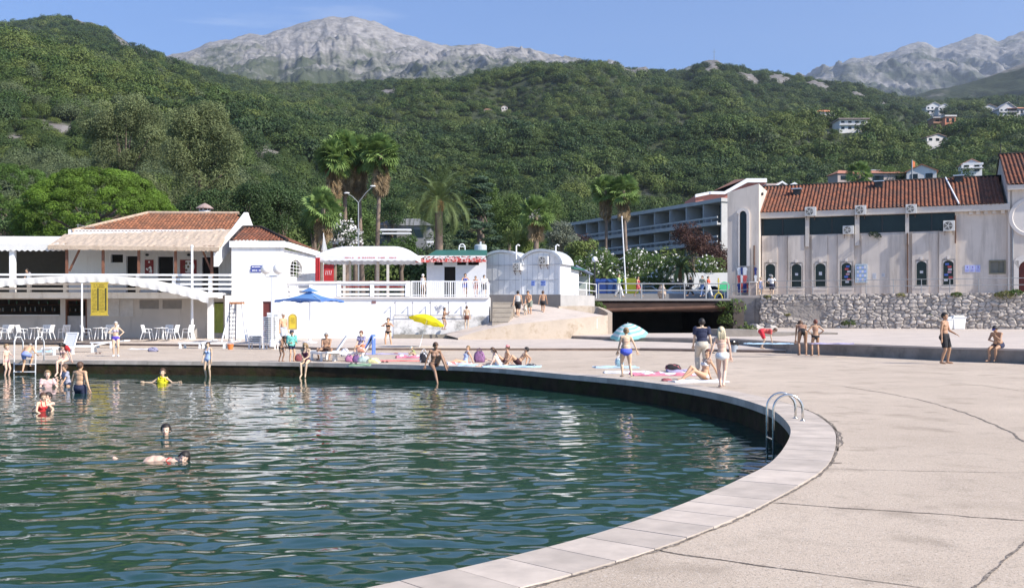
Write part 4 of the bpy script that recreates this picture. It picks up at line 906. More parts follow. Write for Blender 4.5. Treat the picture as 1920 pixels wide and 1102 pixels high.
# white tent canopy
tn_=thing('canopy','large white vaulted fabric canopy on thin posts over the terrace','canopy',(TW.p(TW.u(685),2,zf)))
CF=Fr((0,67.2),0); ua,ub=CF.u(592),CF.u(781); zb0=CF.z(690,487.5); zv=.30; Dp=5.0; ztp=CF.z(690,462,2.5)
nx_,ny_=60,14; mb=MB(); P_=[]
for i in range(nx_+1):
    for j in range(ny_+1):
        tx=i/nx_;ty=j/ny_; hx=min(1,min(tx,1-tx)/.30); hy=min(1,min(ty,1-ty)/.5); h=min(math.sin(hx*math.pi/2)**.75,math.sin(hy*math.pi/2)**.75); P_.append(CF.p(ua+(ub-ua)*tx,Dp*ty,zb0+zv+(ztp-zb0-zv)*h))
mb.add(P_,[(i*(ny_+1)+j,(i+1)*(ny_+1)+j,(i+1)*(ny_+1)+j+1,i*(ny_+1)+j+1) for i in range(nx_) for j in range(ny_)]); mb.build('fabric',M('white_tent_cloth',(.80,.80,.80),.7,.03,2,trans=.2),tn_,smooth=True)
mb=MB()
def val(a,b,n=60):
    a=Vector(a);b=Vector(b)
    for i in range(n):
        p=a.lerp(b,i/n);q_=a.lerp(b,(i+1)/n); s0=zv+.07*abs(math.sin(i*.8));s1=zv+.07*abs(math.sin((i+1)*.8)); mb.quad(p,q_,q_-Vector((0,0,s1)),p-Vector((0,0,s0)))
c_=[CF.p(ua,0,zb0+zv),CF.p(ub,0,zb0+zv),CF.p(ub,Dp,zb0+zv),CF.p(ua,Dp,zb0+zv)]
for i in range(4): val(c_[i],c_[(i+1)%4])
mb.cur=1; 
for (x0,x1,sd_) in ((646,664,1),(670,706,2),(709,722,3),(728,744,4)): lines_text(mb,CF,CF.u(x0),CF.u(x1),zb0+.06,zb0+zv-.06,-.006,1,sd_,.45)
mb.build('valance',[M('white_tent_cloth',(.80,.80,.80)),M('faded_red_print',(.62,.22,.22),.8)],tn_)
for x,d in ((645,.15),(727,.15),(656,4.8),(708,4.8)):
    mb=MB(); u=CF.u(x,d); CF.box(mb,u-.08,u+.08,d,d+.14,zf,zb0+zv+.05); mb.build('post',M('beige_post',(.55,.50,.44),.6),tn_)
# red counter top line, red banner, red awning
mb=MB(); 
BF=Fr((0,67.6),0); e_=BF.rect(607,496,626,524); BF.box(mb,e_[0],e_[1],-.05,0,zf,e_[3]); mb.cur=1; 
cu=(e_[0]+e_[1])/2; 
for k in range(4): mb.bar(BF.p(cu-.22+.12*k,-.06,e_[3]-.7),BF.p(cu-.16+.12*k,-.06,e_[3]-.4),.035,.01,up=(0,1,0)); mb.bar(BF.p(cu-.2+.1*k,-.06,zf+.35),BF.p(cu-.14+.1*k,-.06,zf+.5),.035,.01,up=(0,1,0))
tag(mb.build('banner',[redp,M('pink_print',(.75,.5,.5),.7)]),'upright red banner with pale lettering under the left end of the white canopy','banner')
mb=MB(); 
for k in range(6):
    a,b=BF.u(591+1.5*k,-.6),BF.u(592.5+1.5*k,-.6); mb.quad(BF.p(a,-.6-.05*(k%2),zf),BF.p(b,-.6-.05*((k+1)%2),zf),BF.p(b,-.6-.05*((k+1)%2),BF.z(600,484)),BF.p(a,-.6-.05*(k%2),BF.z(600,484)))
tag(mb.build('red_curtain',M('dark_red_cloth',(.36,.02,.025),.9)),'hanging red cloth between the white block and the canopy','curtain')
mb=MB(); c=Vector((SD.p(aw_[0]+2,-2.2,0).x,72.2,zf+1.9))
tbl=None
for i,x in enumerate((640,665,690,716,742)):
    t=thing('terrace_table',['square','small','low','cloth covered','bare edged'][i]+' red topped table behind the parapet, '+['left of the first canopy post','right of the first canopy post','under the middle of the canopy','left of the right canopy post','right of the right canopy post'][i],'table',CF.p(CF.u(x,1.3),1.3,zf),group='red tables under the canopy')
    mb=MB(); mb.box(-.4,.4,-.4,.4,.70,.74); mb.box(-.42,.42,-.42,.42,.741,1.06) if False else None; mb.build('tabletop',redp,t,world=False)
    mb=MB(); mb.tube([(0,0,.03),(0,0,.7)],.04,8); mb.lathe((0,0,0),[(.28,0),(.28,.03),(.05,.05)],12); mb.build('pedestal',blackm,t,world=False)
mb=MB(); CF.box(mb,CF.u(628,.3),CF.u(768,.3),.3,.45,zt2-.12,zt2+.10); tag(mb.build('red_bench',M('dark_red_bench',(.16,.02,.025),.7)),'long dark red bench back showing just above the terrace parapet','bench')
# small white sail behind the canopy
mb=MB(); a,b,c=W(603,470,77),W(614,470,77),W(606.5,437,77); mb.add([a,b,c,a+Vector((0,.04,0)),b+Vector((0,.04,0)),c+Vector((0,.04,0))],[(0,1,2),(3,5,4),(0,3,4,1),(1,4,5,2),(2,5,3,0)]); mb.tube([Vector((c.x,77,3.1)),c],.04,6)
tag(mb.build('folded_parasol',M('white_canvas',(.74,.72,.68))),'narrow white folded parasol pointing up behind the canopy','parasol')
# ===== kiosk =====
KF=Fr((0,71),0); k_=thing('kiosk','low white kiosk with green roof and red patterned fascia next to the arched sheds','kiosk',KF.p(KF.u(840),2,zf))
a,b=KF.u(800),KF.u(912); dr=(KF.u(833),KF.u(854),zf,KF.z(840,500)); ops=[dr,KF.rect(814,491,830,497),KF.rect(857,491,874,497),KF.rect(878,491,898,497)]
mb=MB(); KF.wall(mb,a,b,zf-.1,KF.z(840,488),0,.15,ops); mb.box(a,a+.15,71.15,74.9,zf,KF.z(840,488)); mb.build('wall',M('kiosk_panel',(.60,.60,.62),.6,.05,3),k_)
mb=MB(); KF.box(mb,a+.2,b,.6,.7,zf,KF.z(840,489)); mb.build('dark_interior',dark,k_)
a2=KF.u(779,-.8); zz0,zz1=KF.z(840,492,-.8),KF.z(840,479,-.8)
mb=MB(); KF.box(mb,a2,b,-.8,3.9,zz1-.03,zz1); mb.hexa([KF.p(a2+.8,-.6,zz1+.002),KF.p(b,-.6,zz1+.002),KF.p(b,3.6,zz1+.002),KF.p(a2+.8,3.6,zz1+.002),KF.p(a2+1.3,.9,zz1+.5),KF.p(b,.9,zz1+.5),KF.p(b,2.6,zz1+.5),KF.p(a2+1.3,2.6,zz1+.5)]); mb.build('roof',M('green_sheet_roof',(.03,.12,.085),.5,.2,2),k_)
mb=MB(); n=40; r_=random.Random(8)
for i in range(n):
    u0_=a2+(b-a2)*i/n;u1_=a2+(b-a2)*(i+1)/n; m0=zz0+(zz1-zz0)*r_.uniform(.3,.7); mb.cur=0; KF.box(mb,u0_,u1_,-.84,-.803,m0,zz1); mb.cur=r_.choice([1,1,2]); KF.box(mb,u0_,u1_,-.845,-.803,zz0+.05*r_.random(),m0)
    for j in range(3): mb.cur=r_.choice([1,2,3]); uu=r_.uniform(u0_,u1_);zz=r_.uniform(zz0,zz1-.1); KF.box(mb,uu,uu+.1,-.852,-.846,zz,zz+.07)
mb.build('patterned_fascia',[M('dusty_white',(.62,.60,.58),.8),M('fascia_red',(.50,.06,.05),.8),M('fascia_pink',(.60,.35,.33),.8),M('fascia_brown',(.12,.05,.04),.8)],k_)
# plastic chair and crate on kiosk roof
mb=MB(); c=KF.p(KF.u(866,1),1.2,zz1+.5); 
for s_ in (-1,1): mb.tube([c+Vector((s_*.22,0,0)),c+Vector((s_*.2,0,.3)),c+Vector((s_*.1,0,.42)),c+Vector((0,0,.44))],.04,8)
mb.tube([c+Vector((-.2,0,.25)),c+Vector((.2,0,.25))],.03,6); tag(mb.build('upturned_stool',whitec),'small white upturned stool on the green kiosk roof','stool')
mb=MB(); c=KF.p(KF.u(901,2.5),2.5,KF.z(901,472,2.5)); mb.lathe(c,[(.42,0),(.45,.1),(.45,.45),(.38,.52)],20); mb.lathe(c,[(.07,.53),(.07,.75)],8); mb.box(c.x-.3,c.x+.3,c.y-.3,c.y+.3,zz1,c.z-.002)
tag(mb.build('water_tank',M('pale_plastic_tank',(.50,.52,.54),.4)),'squat pale round tank on a stand behind the kiosk','tank')
# ===== arched sheds =====
SA=R(-22); SO=W(903,552,73.0); SF=Fr((SO.x,SO.y),SA); zb=3.32
panel=M('pale_grey_sheet',(.76,.755,.75),.55,.05,3,dirt=((.40,.40,.42),1.,.6,.9))
wall_b=MB()
uA,uM,uB=0,SF.u(978),SF.u(1051)
for i,(a,b) in enumerate(((uA,uM-.012),(uM+.012,uB))):
    sh=thing('arched_shed',['white metal shed with a barrel roof beside the kiosk, its side hidden by its neighbour','white metal shed with a barrel roof and two blue notices, nearest to the bridge'][i],'shed',SF.p((a+b)/2,1,zb),group='two barrel roofed sheds')
    zs=5.45; sg=zs; rise=.92; c=(a+b)/2; hw=(b-a)/2; n=18
    arc=lambda t,ex=0:(c-(hw+ex)*math.cos(t),sg+(rise+ex)*math.sin(t))
    pts=[(a,zb),(b,zb)]+[arc(math.pi*(1-k/n)) for k in range(n+1)]
    m_=len(pts); mb=MB(); D0,D1=0,2.3; vs=[SF.p(u,D0,z) for u,z in pts]+[SF.p(u,D1,z) for u,z in pts]
    mb.add(vs,[tuple(range(m_)),tuple(range(2*m_-1,m_-1,-1))]+[(j,(j+1)%m_,m_+(j+1)%m_,m_+j) for j in range(m_)]); mb.build('body',panel if i==0 else panel,sh)
    mb=MB()
    for k in range(n):
        t0,t1=math.pi*k/n,math.pi*(k+1)/n; p0,p1,q0,q1=arc(t0,.02),arc(t1,.02),arc(t0,.2),arc(t1,.2)
        mb.hexa([SF.p(p0[0],-.18,p0[1]),SF.p(p1[0],-.18,p1[1]),SF.p(p1[0],2.35,p1[1]),SF.p(p0[0],2.35,p0[1]),SF.p(q0[0],-.18,q0[1]),SF.p(q1[0],-.18,q1[1]),SF.p(q1[0],2.35,q1[1]),SF.p(q0[0],2.35,q0[1])])
    mb.build('barrel_roof',M('pale_roof_sheet',(.50,.52,.54),.5),sh)
    mb=MB(); mb.box(0,0,0,0,0,0) if 0 else None
    for k in range(1,7): u=a+(b-a)*k/7; zt_k=sg+rise*math.sqrt(max(0,1-((u-c)/hw)**2))-.05; SF.box(mb,u-.012,u+.012,-.012,-.002,zb+.05,zt_k)
    SF.box(mb,a+.05,b-.05,-.03,-.0021,sg-.02,sg+.03); SF.box(mb,a+.05,b-.05,-.028,-.0022,zb+1.05,zb+1.09); mb.build('panel_seams',M('seam_grey',(.50,.50,.51),.6),sh)
    for q0,q1 in ((b-.12,b),(a,a+.1)): mb=MB(); SF.box(mb,q0,q1,-.05,-.004,zb,sg); mb.build('corner_post',whitec,sh)
mb=MB(); mb.hexa([SF.p(uM+.8,2.4,zb+2.2),SF.p(uB+.2,2.4,zb+1.9),SF.p(uB+.3,4.6,zb+1.9),SF.p(uM+.8,4.6,zb+2.2),SF.p(uM+.8,2.4,zb+2.5),SF.p(uB+.2,2.4,zb+1.99),SF.p(uB+.3,4.6,zb+1.99),SF.p(uM+.8,4.6,zb+2.5)])
mb.cur=1; SF.box(mb,uM+.9,uB-.1,2.6,4.4,zb,zb+1.89); tag(mb.build('green_roofed_hut',[M('green_sheet_roof',(.03,.12,.085)),panel]),'low hut with a dark green sheet roof directly behind the arched sheds','hut')
def ac_unit(fr,x0,y0,x1,y1,d,label,grp=None,fan=True,dep=.35):
    e_=fr.rect(x0,y0,x1,y1,d-dep); c=fr.p((e_[0]+e_[1])/2,d-dep/2,(e_[2]+e_[3])/2); t=thing('air_conditioner',label,'air conditioner',c,group=grp)
    mb=MB(); fr.box(mb,e_[0],e_[1],d-dep,d-.06,e_[2],e_[3]); mb.build('casing',M('ac_casing',(.62,.60,.56),.5,.06,3),t,bevel=.02)
    h=(e_[3]-e_[2]); cu=e_[0]+(e_[1]-e_[0])*.42; cz=(e_[2]+e_[3])/2
    Mx=Matrix((fr.a,fr.n,Vector((0,0,1)))).transposed()@Matrix.Rotation(R(90),3,'X')
    mb=MB(); mb.lathe(fr.p(cu,d-dep-.004,cz),[(h*.40,-.0),(h*.40,.012)],20,Mx); fo=mb.build('fan_grille',blackm,t)
    mb=MB(); 
    for k in range(4): rr=h*(.1+.09*k); mb.tube([fr.p(cu+rr*math.cos(a_*.35),d-dep-.03,cz+rr*math.sin(a_*.35)) for a_ in range(19)],.008,4)
    for k in range(5): a_=k*1.256; mb.bar(fr.p(cu,d-dep-.025,cz),fr.p(cu+h*.36*math.cos(a_),d-dep-.025,cz+h*.36*math.sin(a_)),.05,.01,up=fr.n)
    mb.build('fan_guard',M('ac_casing',(.62,.60,.56)),fo)
    for s_ in (.15,.85): mb=MB(); u=e_[0]+(e_[1]-e_[0])*s_; fr.box(mb,u-.02,u+.02,d-dep,d,e_[2]-.05,e_[2]-.003); mb.bar(fr.p(u,d-dep+.05,e_[2]-.03),fr.p(u,d,e_[2]-.3),.03); mb.build('bracket',rust,t)
    return t
ac_unit(SF,961,493,976,507,0,'air conditioner on the front of the left arched shed near the seam','air conditioners on the sheds')
ac_unit(SF,1009,480,1027,496,0,'air conditioner high in the arch of the right shed','air conditioners on the sheds')
for i,(x0,x1) in enumerate(((996,1003),(1014,1023))):
    e_=SF.rect(x0,526,x1,536,-.03); mb=MB(); SF.box(mb,e_[0],e_[1],-.045,-.032,e_[2],e_[3]); mb.cur=1; lines_text(mb,SF,e_[0]+.02,e_[1]-.02,e_[2]+.03,e_[3]-.03,-.046,3,i,.5)
    tag(mb.build('notice',[M('pale_blue_paper',(.35,.45,.75),.7),M('blue_ink',(.05,.10,.45),.7)]),['narrow blue notice on the right arched shed, the one nearer the kiosk','wide blue notice on the right arched shed, the one nearer the bridge'][i],'notice',group='blue notices on the shed')
# retaining wall below the sheds
mb=MB(); a=W(915,553,70.6);b=W(1051,553,SF.Y(uB)-.9); c=W(1115,553,74); 
for p_,q_,m__ in ((a,b,0),(b,c,1)):
    mb.cur=m__; t=(q_-p_); t.z=0; t.normalize(); n_=Vector((-t.y,t.x,0))*.35
    mb.hexa([(p_.x,p_.y,0.3),(q_.x-.002,q_.y,.3),(q_.x+n_.x-.002,q_.y+n_.y,.3),(p_.x+n_.x,p_.y+n_.y,.3),(p_.x,p_.y,zb-.01),(q_.x-.002,q_.y,zb-.01),(q_.x+n_.x-.002,q_.y+n_.y,zb-.01),(p_.x+n_.x,p_.y+n_.y,zb-.01)])
mb.cur=1; mb.prism([(a.x,a.y+.36),(b.x,b.y+.36),(c.x,c.y+.36),(c.x-.1,76.2),(a.x,76.2)],2.2,zb-.03)
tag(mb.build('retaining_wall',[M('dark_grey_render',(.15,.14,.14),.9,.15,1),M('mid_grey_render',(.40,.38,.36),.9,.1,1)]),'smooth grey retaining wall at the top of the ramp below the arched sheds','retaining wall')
# ===== bridge =====
br=thing('bridge','flat road bridge with a grey edge beam over the dark river mouth','bridge',(11.5,76,3.1))
zd=3.14; xa,xb=W(1113,0,76).x,W(1371,0,76).x
mb=MB(); mb.box(xa,xb,76.0,98.5,zd-.16,zd); mb.build('deck',M('bridge_concrete',(.27,.25,.24),.85,.1,1),br)  # deck extended far back to shut sky light out of the channel
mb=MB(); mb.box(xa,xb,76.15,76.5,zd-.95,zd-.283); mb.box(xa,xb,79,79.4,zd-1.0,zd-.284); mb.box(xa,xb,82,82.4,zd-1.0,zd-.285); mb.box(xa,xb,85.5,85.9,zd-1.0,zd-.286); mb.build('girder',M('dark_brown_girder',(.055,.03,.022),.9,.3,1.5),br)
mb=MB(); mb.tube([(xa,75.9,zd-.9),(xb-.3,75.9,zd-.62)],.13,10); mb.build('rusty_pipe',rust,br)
mb=MB(); mb.box(5.0,xa-.002,75.2,97.9,-1,zd-.3); mb.box(xa-.0,xa+.3,75.5,97.9,-1.5,zd-.96); mb.build('abutment',M('bridge_shade_wall',(.07,.055,.045),.9,.3,.8),br)  # near-black wall colour stands in for the shade under the bridge
mb=MB(); mb.box(xb+.002,xb+.8,75.3,97.9,-1.5,zd-.29); mb.build('abutment',M('bridge_shade_wall',(.07,.055,.045)),br)
mb=MB(); 
def railing(name,P,Q,n,zb0,h,rails,label,grp=None,mat=None,pr=.04):
    P=Vector(P);Q=Vector(Q); t=thing(name,label,'railing',(P+Q)/2,group=grp)
    for k in range(n+1):
        mb=MB(); p=P.lerp(Q,k/n); mb.tube([p,p+Vector((0,0,h))],pr,8); mb.build('post',mat or metal,t)
    for f in rails: mb=MB(); mb.tube([P+Vector((0,0,h*f)),Q+Vector((0,0,h*f))],pr*.8,8); mb.build('rail',mat or metal,t)
    return t
railing('bridge_railing',(W(1122,0,76.1).x,76.1,zd),(W(1364,0,76.1).x,76.1,zd),6,zd,1.12,(1,.55),'grey steel pipe railing along the near edge of the bridge',pr=.055)
railing('ramp_railing',(W(1060,0,72.0).x,72.0,zb-.02),(W(1118,0,75.6).x,75.6,zd),3,zd,1.05,(1,.5),'thin pale pipe railing between the right shed and the bridge',mat=wmetal,pr=.03)
mb=MB(); mb.box(xa,xb+.5,87.2,87.45,zd,zd+.62); tag(mb.build('low_parapet',M('parapet_grey',(.23,.22,.21),.9,.1,1)),'low dark grey parapet along the far side of the bridge','parapet')
# ===== right building =====
O_=W(1418,553,85); RB=Fr((O_.x,O_.y),R(-21.4)); zb=3.55
rb=thing('civic_building','long pale stone building with orange tile roof and narrow arched windows above the rubble wall','building',RB.p(10,0,zb))
uR=RB.u(1893)
zg0,zg1=RB.z(1500,408),RB.z(1500,398)
strips=[RB.rect(1425,407,1510,441.5),RB.rect(1517.6,406,1602.7,441),RB.rect(1611.6,405,1697.4,438),RB.rect(1704,403,1790.8,436)]
zs0=strips[0][2];zs1=strips[0][3]
strips=[(a[0],a[1],zs0,zs1) for a in strips]
small=[RB.rect(1436,495,1454,539),RB.rect(1484.5,495,1503,538),RB.rect(1529,494,1548,538),RB.rect(1578,493,1597,537),RB.rect(1718.6,490,1737,534.5),RB.rect(1768.5,488.5,1787.6,533.6)]
small=[(a[0],a[1],4.25 if 0 else a[2],a[3]) for a in small]
sq=RB.rect(1857,490,1883,511)
uEnd=RB.u(1893)
mb=MB(); RB.wall(mb,RB.u(1418),uEnd,zb-.3,zg0-.003,0,.35,strips+small+[sq])
a_=RB.p(uEnd+14,0,0)
RB.wall(mb,RB.u(1418),uEnd,zb-.3,zg0-.003,9.6,9.9,[]); mb.build('wall',stone,rb)
mb=MB(); RB.box(mb,RB.u(1416),uEnd-.003,-.45,.3,zg0,zg1+.05); mb.build('gutter_band',M('cornice_stone',(.56,.51,.46),.85,.1,1,dirt=((.3,.26,.22),1,.5,.8)),rb)
for i,(a,b,c,d) in enumerate(strips):
    g=MB(); RB.box(g,a,b,.2,.26,c,d); wn=g.build('strip_window',glass,rb); f=MB(); m_=(a+b)/2; RB.box(f,m_-.04,m_+.04,.12,.199,c,d); RB.box(f,a,b,.12,.198,c,c+.07); RB.box(f,a,b,.12,.198,d-.07,d); f.build('frame',blackm,wn)
for i,(a,b,c,d) in enumerate(small):
    wn=window(RB,a,b,c,d,-.16 if i else -.16,rb,arch=True,fm=M('window_stone_frame',(.68,.62,.56),.8,.05,2),fw=.14,proud=.08,sill=True)
    # paper stuck on the inside of the glass
    r_=random.Random(i+50); f=MB(); mu=(a+b)/2
    if i in (3,5):
        for k in range(7): uu=r_.uniform(a+.02,b-.32);zz=c+(d-c)*(.15+.11*k); f.cur=k%4; RB.box(f,uu,uu+.28,-.075,-.068,zz,zz+.16)
    else: RB.box(f,mu-.12,mu+.12,-.075,-.068,(c+d)/2,(c+d)/2+.12+.08*(i%3))
    f.build('paper_notes',[M('note_white',(.6,.6,.62),.7),M('note_red',(.55,.08,.08),.7),M('note_blue',(.08,.15,.5),.7),M('note_pink',(.55,.3,.35),.7)],wn)
    k_=MB(); RB.box(k_,(a+b)/2-.09,(a+b)/2+.09,-.29,-.245,d+.10,d+.36); k_.build('keystone',M('window_stone_frame',(.68,.62,.56)),wn)
# protruding pilaster panels with window openings
pil=[(1429,1451.5+5,442,0),(1477.5,1508.5,442,1),(1522,1551,441,2),(1571,1601.5,439,3),(1710,1739.5,437,4),(1760.5,1792,434,5)]
for i,(x0,x1,yt,wi) in enumerate(pil):
    a,b=RB.u(x0,-.14),RB.u(x1,-.14); zt_=RB.z((x0+x1)/2,yt,-.14); w_=small[wi]; mb=MB(); a=min(a,w_[0]-.16);b=max(b,w_[1]+.16)
    RB.wall(mb,a,b,zb-.25,zt_+.0,-.24,-.003,[(w_[0]-.002,w_[1]+.002,w_[2],w_[3])]); mb.build('pilaster_panel',stone,rb)
for (x0,x1,yt) in ((1457,1477,443),(1552,1571,441),(1615,1697,439.5),(1740,1760,437)):
    mb=MB(); a,b=RB.u(x0),RB.u(x1); RB.box(mb,a+.01,b-.01,-.10,-.003,zb-.2,RB.z((x0+x1)/2,yt)); mb.build('wall_panel',stone,rb)
for x0,x1,yb in ((1511,1517,463),(1603.5,1611,461),(1698,1704,459)):
    mb=MB(); a,b=RB.u(x0),RB.u(x1); RB.box(mb,a-.02,b+.02,-.30,-.103,RB.z((x0+x1)/2,yb),zg0-.004); mb.build('mullion_pier',M('cornice_stone',(.56,.51,.46)),rb)
# small square window with bars
g=MB(); RB.box(g,sq[0],sq[1],.12,.16,sq[2],sq[3]); wn=g.build('window',M('dusty_pane',(.16,.15,.12),.3),rb); f=MB(); 
for (a,b,c,d) in ((sq[0]-.1,sq[0],sq[2]-.1,sq[3]+.1),(sq[1],sq[1]+.1,sq[2]-.1,sq[3]+.1),(sq[0],sq[1],sq[3],sq[3]+.1),(sq[0],sq[1],sq[2]-.1,sq[2])): RB.box(f,a,b,-.06,.1,c,d)
m_=(sq[0]+sq[1])/2; RB.box(f,m_+.1,m_+.15,.05,.11,sq[2],sq[3]); f.build('frame',M('olive_frame',(.20,.19,.13),.7),wn)
# downpipes
for (x,y0,y1,mt) in ((1701.5,437,549,rust),(1791.5,404,456,rust),(1899,402,548,metal)):
    mb=MB(); u=RB.u(x,-.36); mb.tube([RB.p(u,-.36,RB.z(x,y0,-.36)),RB.p(u,-.36,RB.z(x,y1,-.36))],.06,8); mb.build('downpipe',mt,rb)
# brackets under the cornice
for x in (1820,1834,1848,1864,1880): mb=MB(); u=RB.u(x); RB.box(mb,u-.14,u+.14,-.25,-.003,zg0-.25,zg0-.004); mb.build('corbel',stone,rb)
# main roof
eA=RB.p(RB.u(1416,-.5),-.5,zg1+.04);eB=RB.p(uEnd-.1,-.5,zg1+.04)
zR=RB.z(1640,341.5,5.4); rA=RB.p(RB.u(1440,5.4)-1.6,5.4,zR);rB=RB.p(RB.u(1856,5.4)+1.5,5.4,zR)
tile_roof('roof',eA,eB,rA,rB,tile_m,rb,tw=.30,seed=4,amp=.08)
mb=MB(); bA=RB.p(RB.u(1416),10.2,zg1);bB=RB.p(uEnd,10.2,zg1); dz=Vector((0,0,.04)); mb.quad(rA-dz,rB-dz,bB,bA); mb.build('rear_roof',tile_m,rb)
mb=MB(); mb.tube([rA,rB],.13,8); mb.build('ridge_tiles',tile_m,rb)
mb=MB(); n_=(rA-eA).cross(eB-eA).normalized(); n_=n_ if n_.z>0 else -n_; p0=RB.p(RB.u(1798,-.5),-.5,zg1+.06)+n_*.12; p1=RB.p(RB.u(1773,5.4),5.4,zR)+n_*.1; mb.tube([p0,p1],.07,6); mb.build('roof_flashing',whitec,rb)
for x,y in ((1494,364),(1648,350),(1797,339)):
    # find point on the roof plane
    best=None
    for t in [k/40 for k in range(41)]:
        d=-.5+5.9*t; z=zg1+.04+(zR-zg1)*t; u=RB.u(x,d); yy=YH-(z-H)*F/RB.Y(u,d)
        if best is None or abs(yy-y)<best[0]: best=(abs(yy-y),u,d,z)
    _,u,d,z=best; mb=MB(); RB.box(mb,u-.3,u+.3,d-.3,d+.3,z-.3,z+.36); mb.cur=1; RB.box(mb,u-.42,u+.42,d-.45,d+.4,z+.38,z+.46); mb.build('roof_vent',[blackm,M('light_sheet',(.60,.62,.64),.3,metal=.6)],rb)
# right wing
wg=thing('gabled_wing','taller gabled wing with a steep orange tile roof at the right edge','wing',RB.p(uEnd+6,1,zb))
A=W(1893,347,77.7);zE=A.z; Bp=RB.p(uEnd-.2,6.6,0); zRd=RB.z(1875,290.5,6.6); u0=uEnd; 
uW=u0+22
mb=MB(); e_=RB.rect(1909,484,1945,549); 
door=(e_[0],e_[1],zb-.2,e_[3]); 
RB.wall(mb,u0+.002,uW,zb-.3,zE-.2,-.35,.3,[door])
pts=[(-.35,zb-.3),(13.4,zb-.3),(13.4,zE),(6.6,zRd-.02),(-.35,zE-.02)]
mb.add([RB.p(u0-.15,d,z) for d,z in pts]+[RB.p(u0+.15,d,z) for d,z in pts],[(0,1,2,3,4),(9,8,7,6,5)]+[(i,(i+1)%5,5+(i+1)%5,5+i) for i in range(5)])
mb.build('wall',stone,wg)
mb=MB(); RB.box(mb,u0-.2,uW,-.75,-.353,zE-.42,zE-.05); mb.build('cornice',M('cornice_stone',(.56,.51,.46)),wg)
tile_roof('roof',RB.p(u0-.25,-.8,zE),RB.p(uW,-.8,zE),RB.p(u0-.25,6.6,zRd),RB.p(uW,6.6,zRd),tile_m,wg,tw=.30,seed=5,amp=.08)
mb=MB(); mb.quad(RB.p(u0-.25,6.6,zRd-.04),RB.p(uW,6.6,zRd-.04),RB.p(uW,13.6,zE),RB.p(u0-.25,13.6,zE)); mb.build('rear_roof',tile_m,wg)
mb=MB(); mb.tube([RB.p(u0-.3,6.6,zRd+.02),RB.p(uW,6.6,zRd+.02)],.13,8); mb.build('ridge_tiles',tile_m,wg)
mb=MB(); mb.tube([RB.p(u0-.1,6.6,zRd),RB.p(u0-.1,6.6,zRd+.9)],.035,5); mb.build('finial',blackm,wg)
mb=MB(); RB.box(mb,door[0],door[1],.15,.22,door[2],door[3]); dd=mb.build('arched_door',M('maroon_door',(.13,.025,.02)),wg)
f=MB(); RB.box(f,door[0]-.35,door[0],-.5,-.353,door[2],door[3]-.2); 
c=(door[0]+door[1])/2;rr=(door[1]-door[0])/2
for k in range(10):
    t0,t1=math.pi*k/10,math.pi*(k+1)/10
    f.hexa([RB.p(c-rr*math.cos(t0),-.5,door[3]-.2-.6+.6*math.sin(t0)),RB.p(c-rr*math.cos(t1),-.5,door[3]-.2-.6+.6*math.sin(t1)),RB.p(c-rr*math.cos(t1),.1,door[3]-.8+.6*math.sin(t1)),RB.p(c-rr*math.cos(t0),.1,door[3]-.8+.6*math.sin(t0)),RB.p(c-(rr+.35)*math.cos(t0),-.5,door[3]-.35+.6*math.sin(t0)),RB.p(c-(rr+.35)*math.cos(t1),-.5,door[3]-.35+.6*math.sin(t1)),RB.p(c-(rr+.35)*math.cos(t1),.1,door[3]-.35+.6*math.sin(t1)),RB.p(c-(rr+.35)*math.cos(t0),.1,door[3]-.35+.6*math.sin(t0))])
f.build('door_surround',M('window_stone_frame',(.68,.62,.56)),dd)
Mx=Matrix((RB.a,RB.n,Vector((0,0,1)))).transposed()@Matrix.Rotation(R(90),3,'X')
mb=MB(); cz=RB.z(1932,407,-.4); cu=RB.u(1932,-.4); mb.lathe(RB.p(cu,-.36,cz),[(1.5,0),(1.5,.10),(1.25,.12),(1.2,.05)],28,Mx); mb.build('round_relief',M('window_stone_frame',(.68,.62,.56)),wg)
# tower
TO=RB.p(RB.u(1418)-.02,-1.3,0); tw=thing('stair_tower','plain pale stone tower with a sloped top and one tall slit window by the bridge','tower',(TO.x-1,TO.y,zb))
TF=Fr((TO.x,TO.y),R(-21.4)); a,b=TF.u(1364),TF.u(1423)
zl,zr_=TF.z(1364,361),TF.z(1423,344.5); sl=TF.rect(1387,395.5,1399.5,500)
mb=MB(); TF.wall(mb,a,b,zb-.4,zl-.3,0,.35,[sl])
mb.hexa([TF.p(a,0,zl-.3),TF.p(b,0,zl-.3),TF.p(b,.35,zl-.3),TF.p(a,.35,zl-.3),TF.p(a,0,zl),TF.p(b,0,zr_),TF.p(b,.35,zr_),TF.p(a,.35,zl)])
mb.hexa([TF.p(b-.35,.352,zb-.4),TF.p(b,.352,zb-.4),TF.p(b,6.5,zb-.4),TF.p(b-.35,6.5,zb-.4),TF.p(b-.35,.352,zr_-.1),TF.p(b,.352,zr_),TF.p(b,6.5,zr_),TF.p(b-.35,6.5,zr_-.1)])
mb.hexa([TF.p(a,.352,zb-.4),TF.p(a+.35,.352,zb-.4),TF.p(a+.35,6.5,zb-.4),TF.p(a,6.5,zb-.4),TF.p(a,.352,zl),TF.p(a+.35,.352,zl+.1),TF.p(a+.35,6.5,zl+.1),TF.p(a,6.5,zl)])
mb.quad(TF.p(a+.3,.3,zl-.15),TF.p(b-.3,.3,zr_-.15),TF.p(b-.3,6.5,zr_-.15),TF.p(a+.3,6.5,zl-.15)); mb.box(0,0,0,0,0,0) if 0 else None
TF.wall(mb,a,b,zb-.4,zl-.3,6.2,6.5,[])
mb.build('wall',stone,tw)
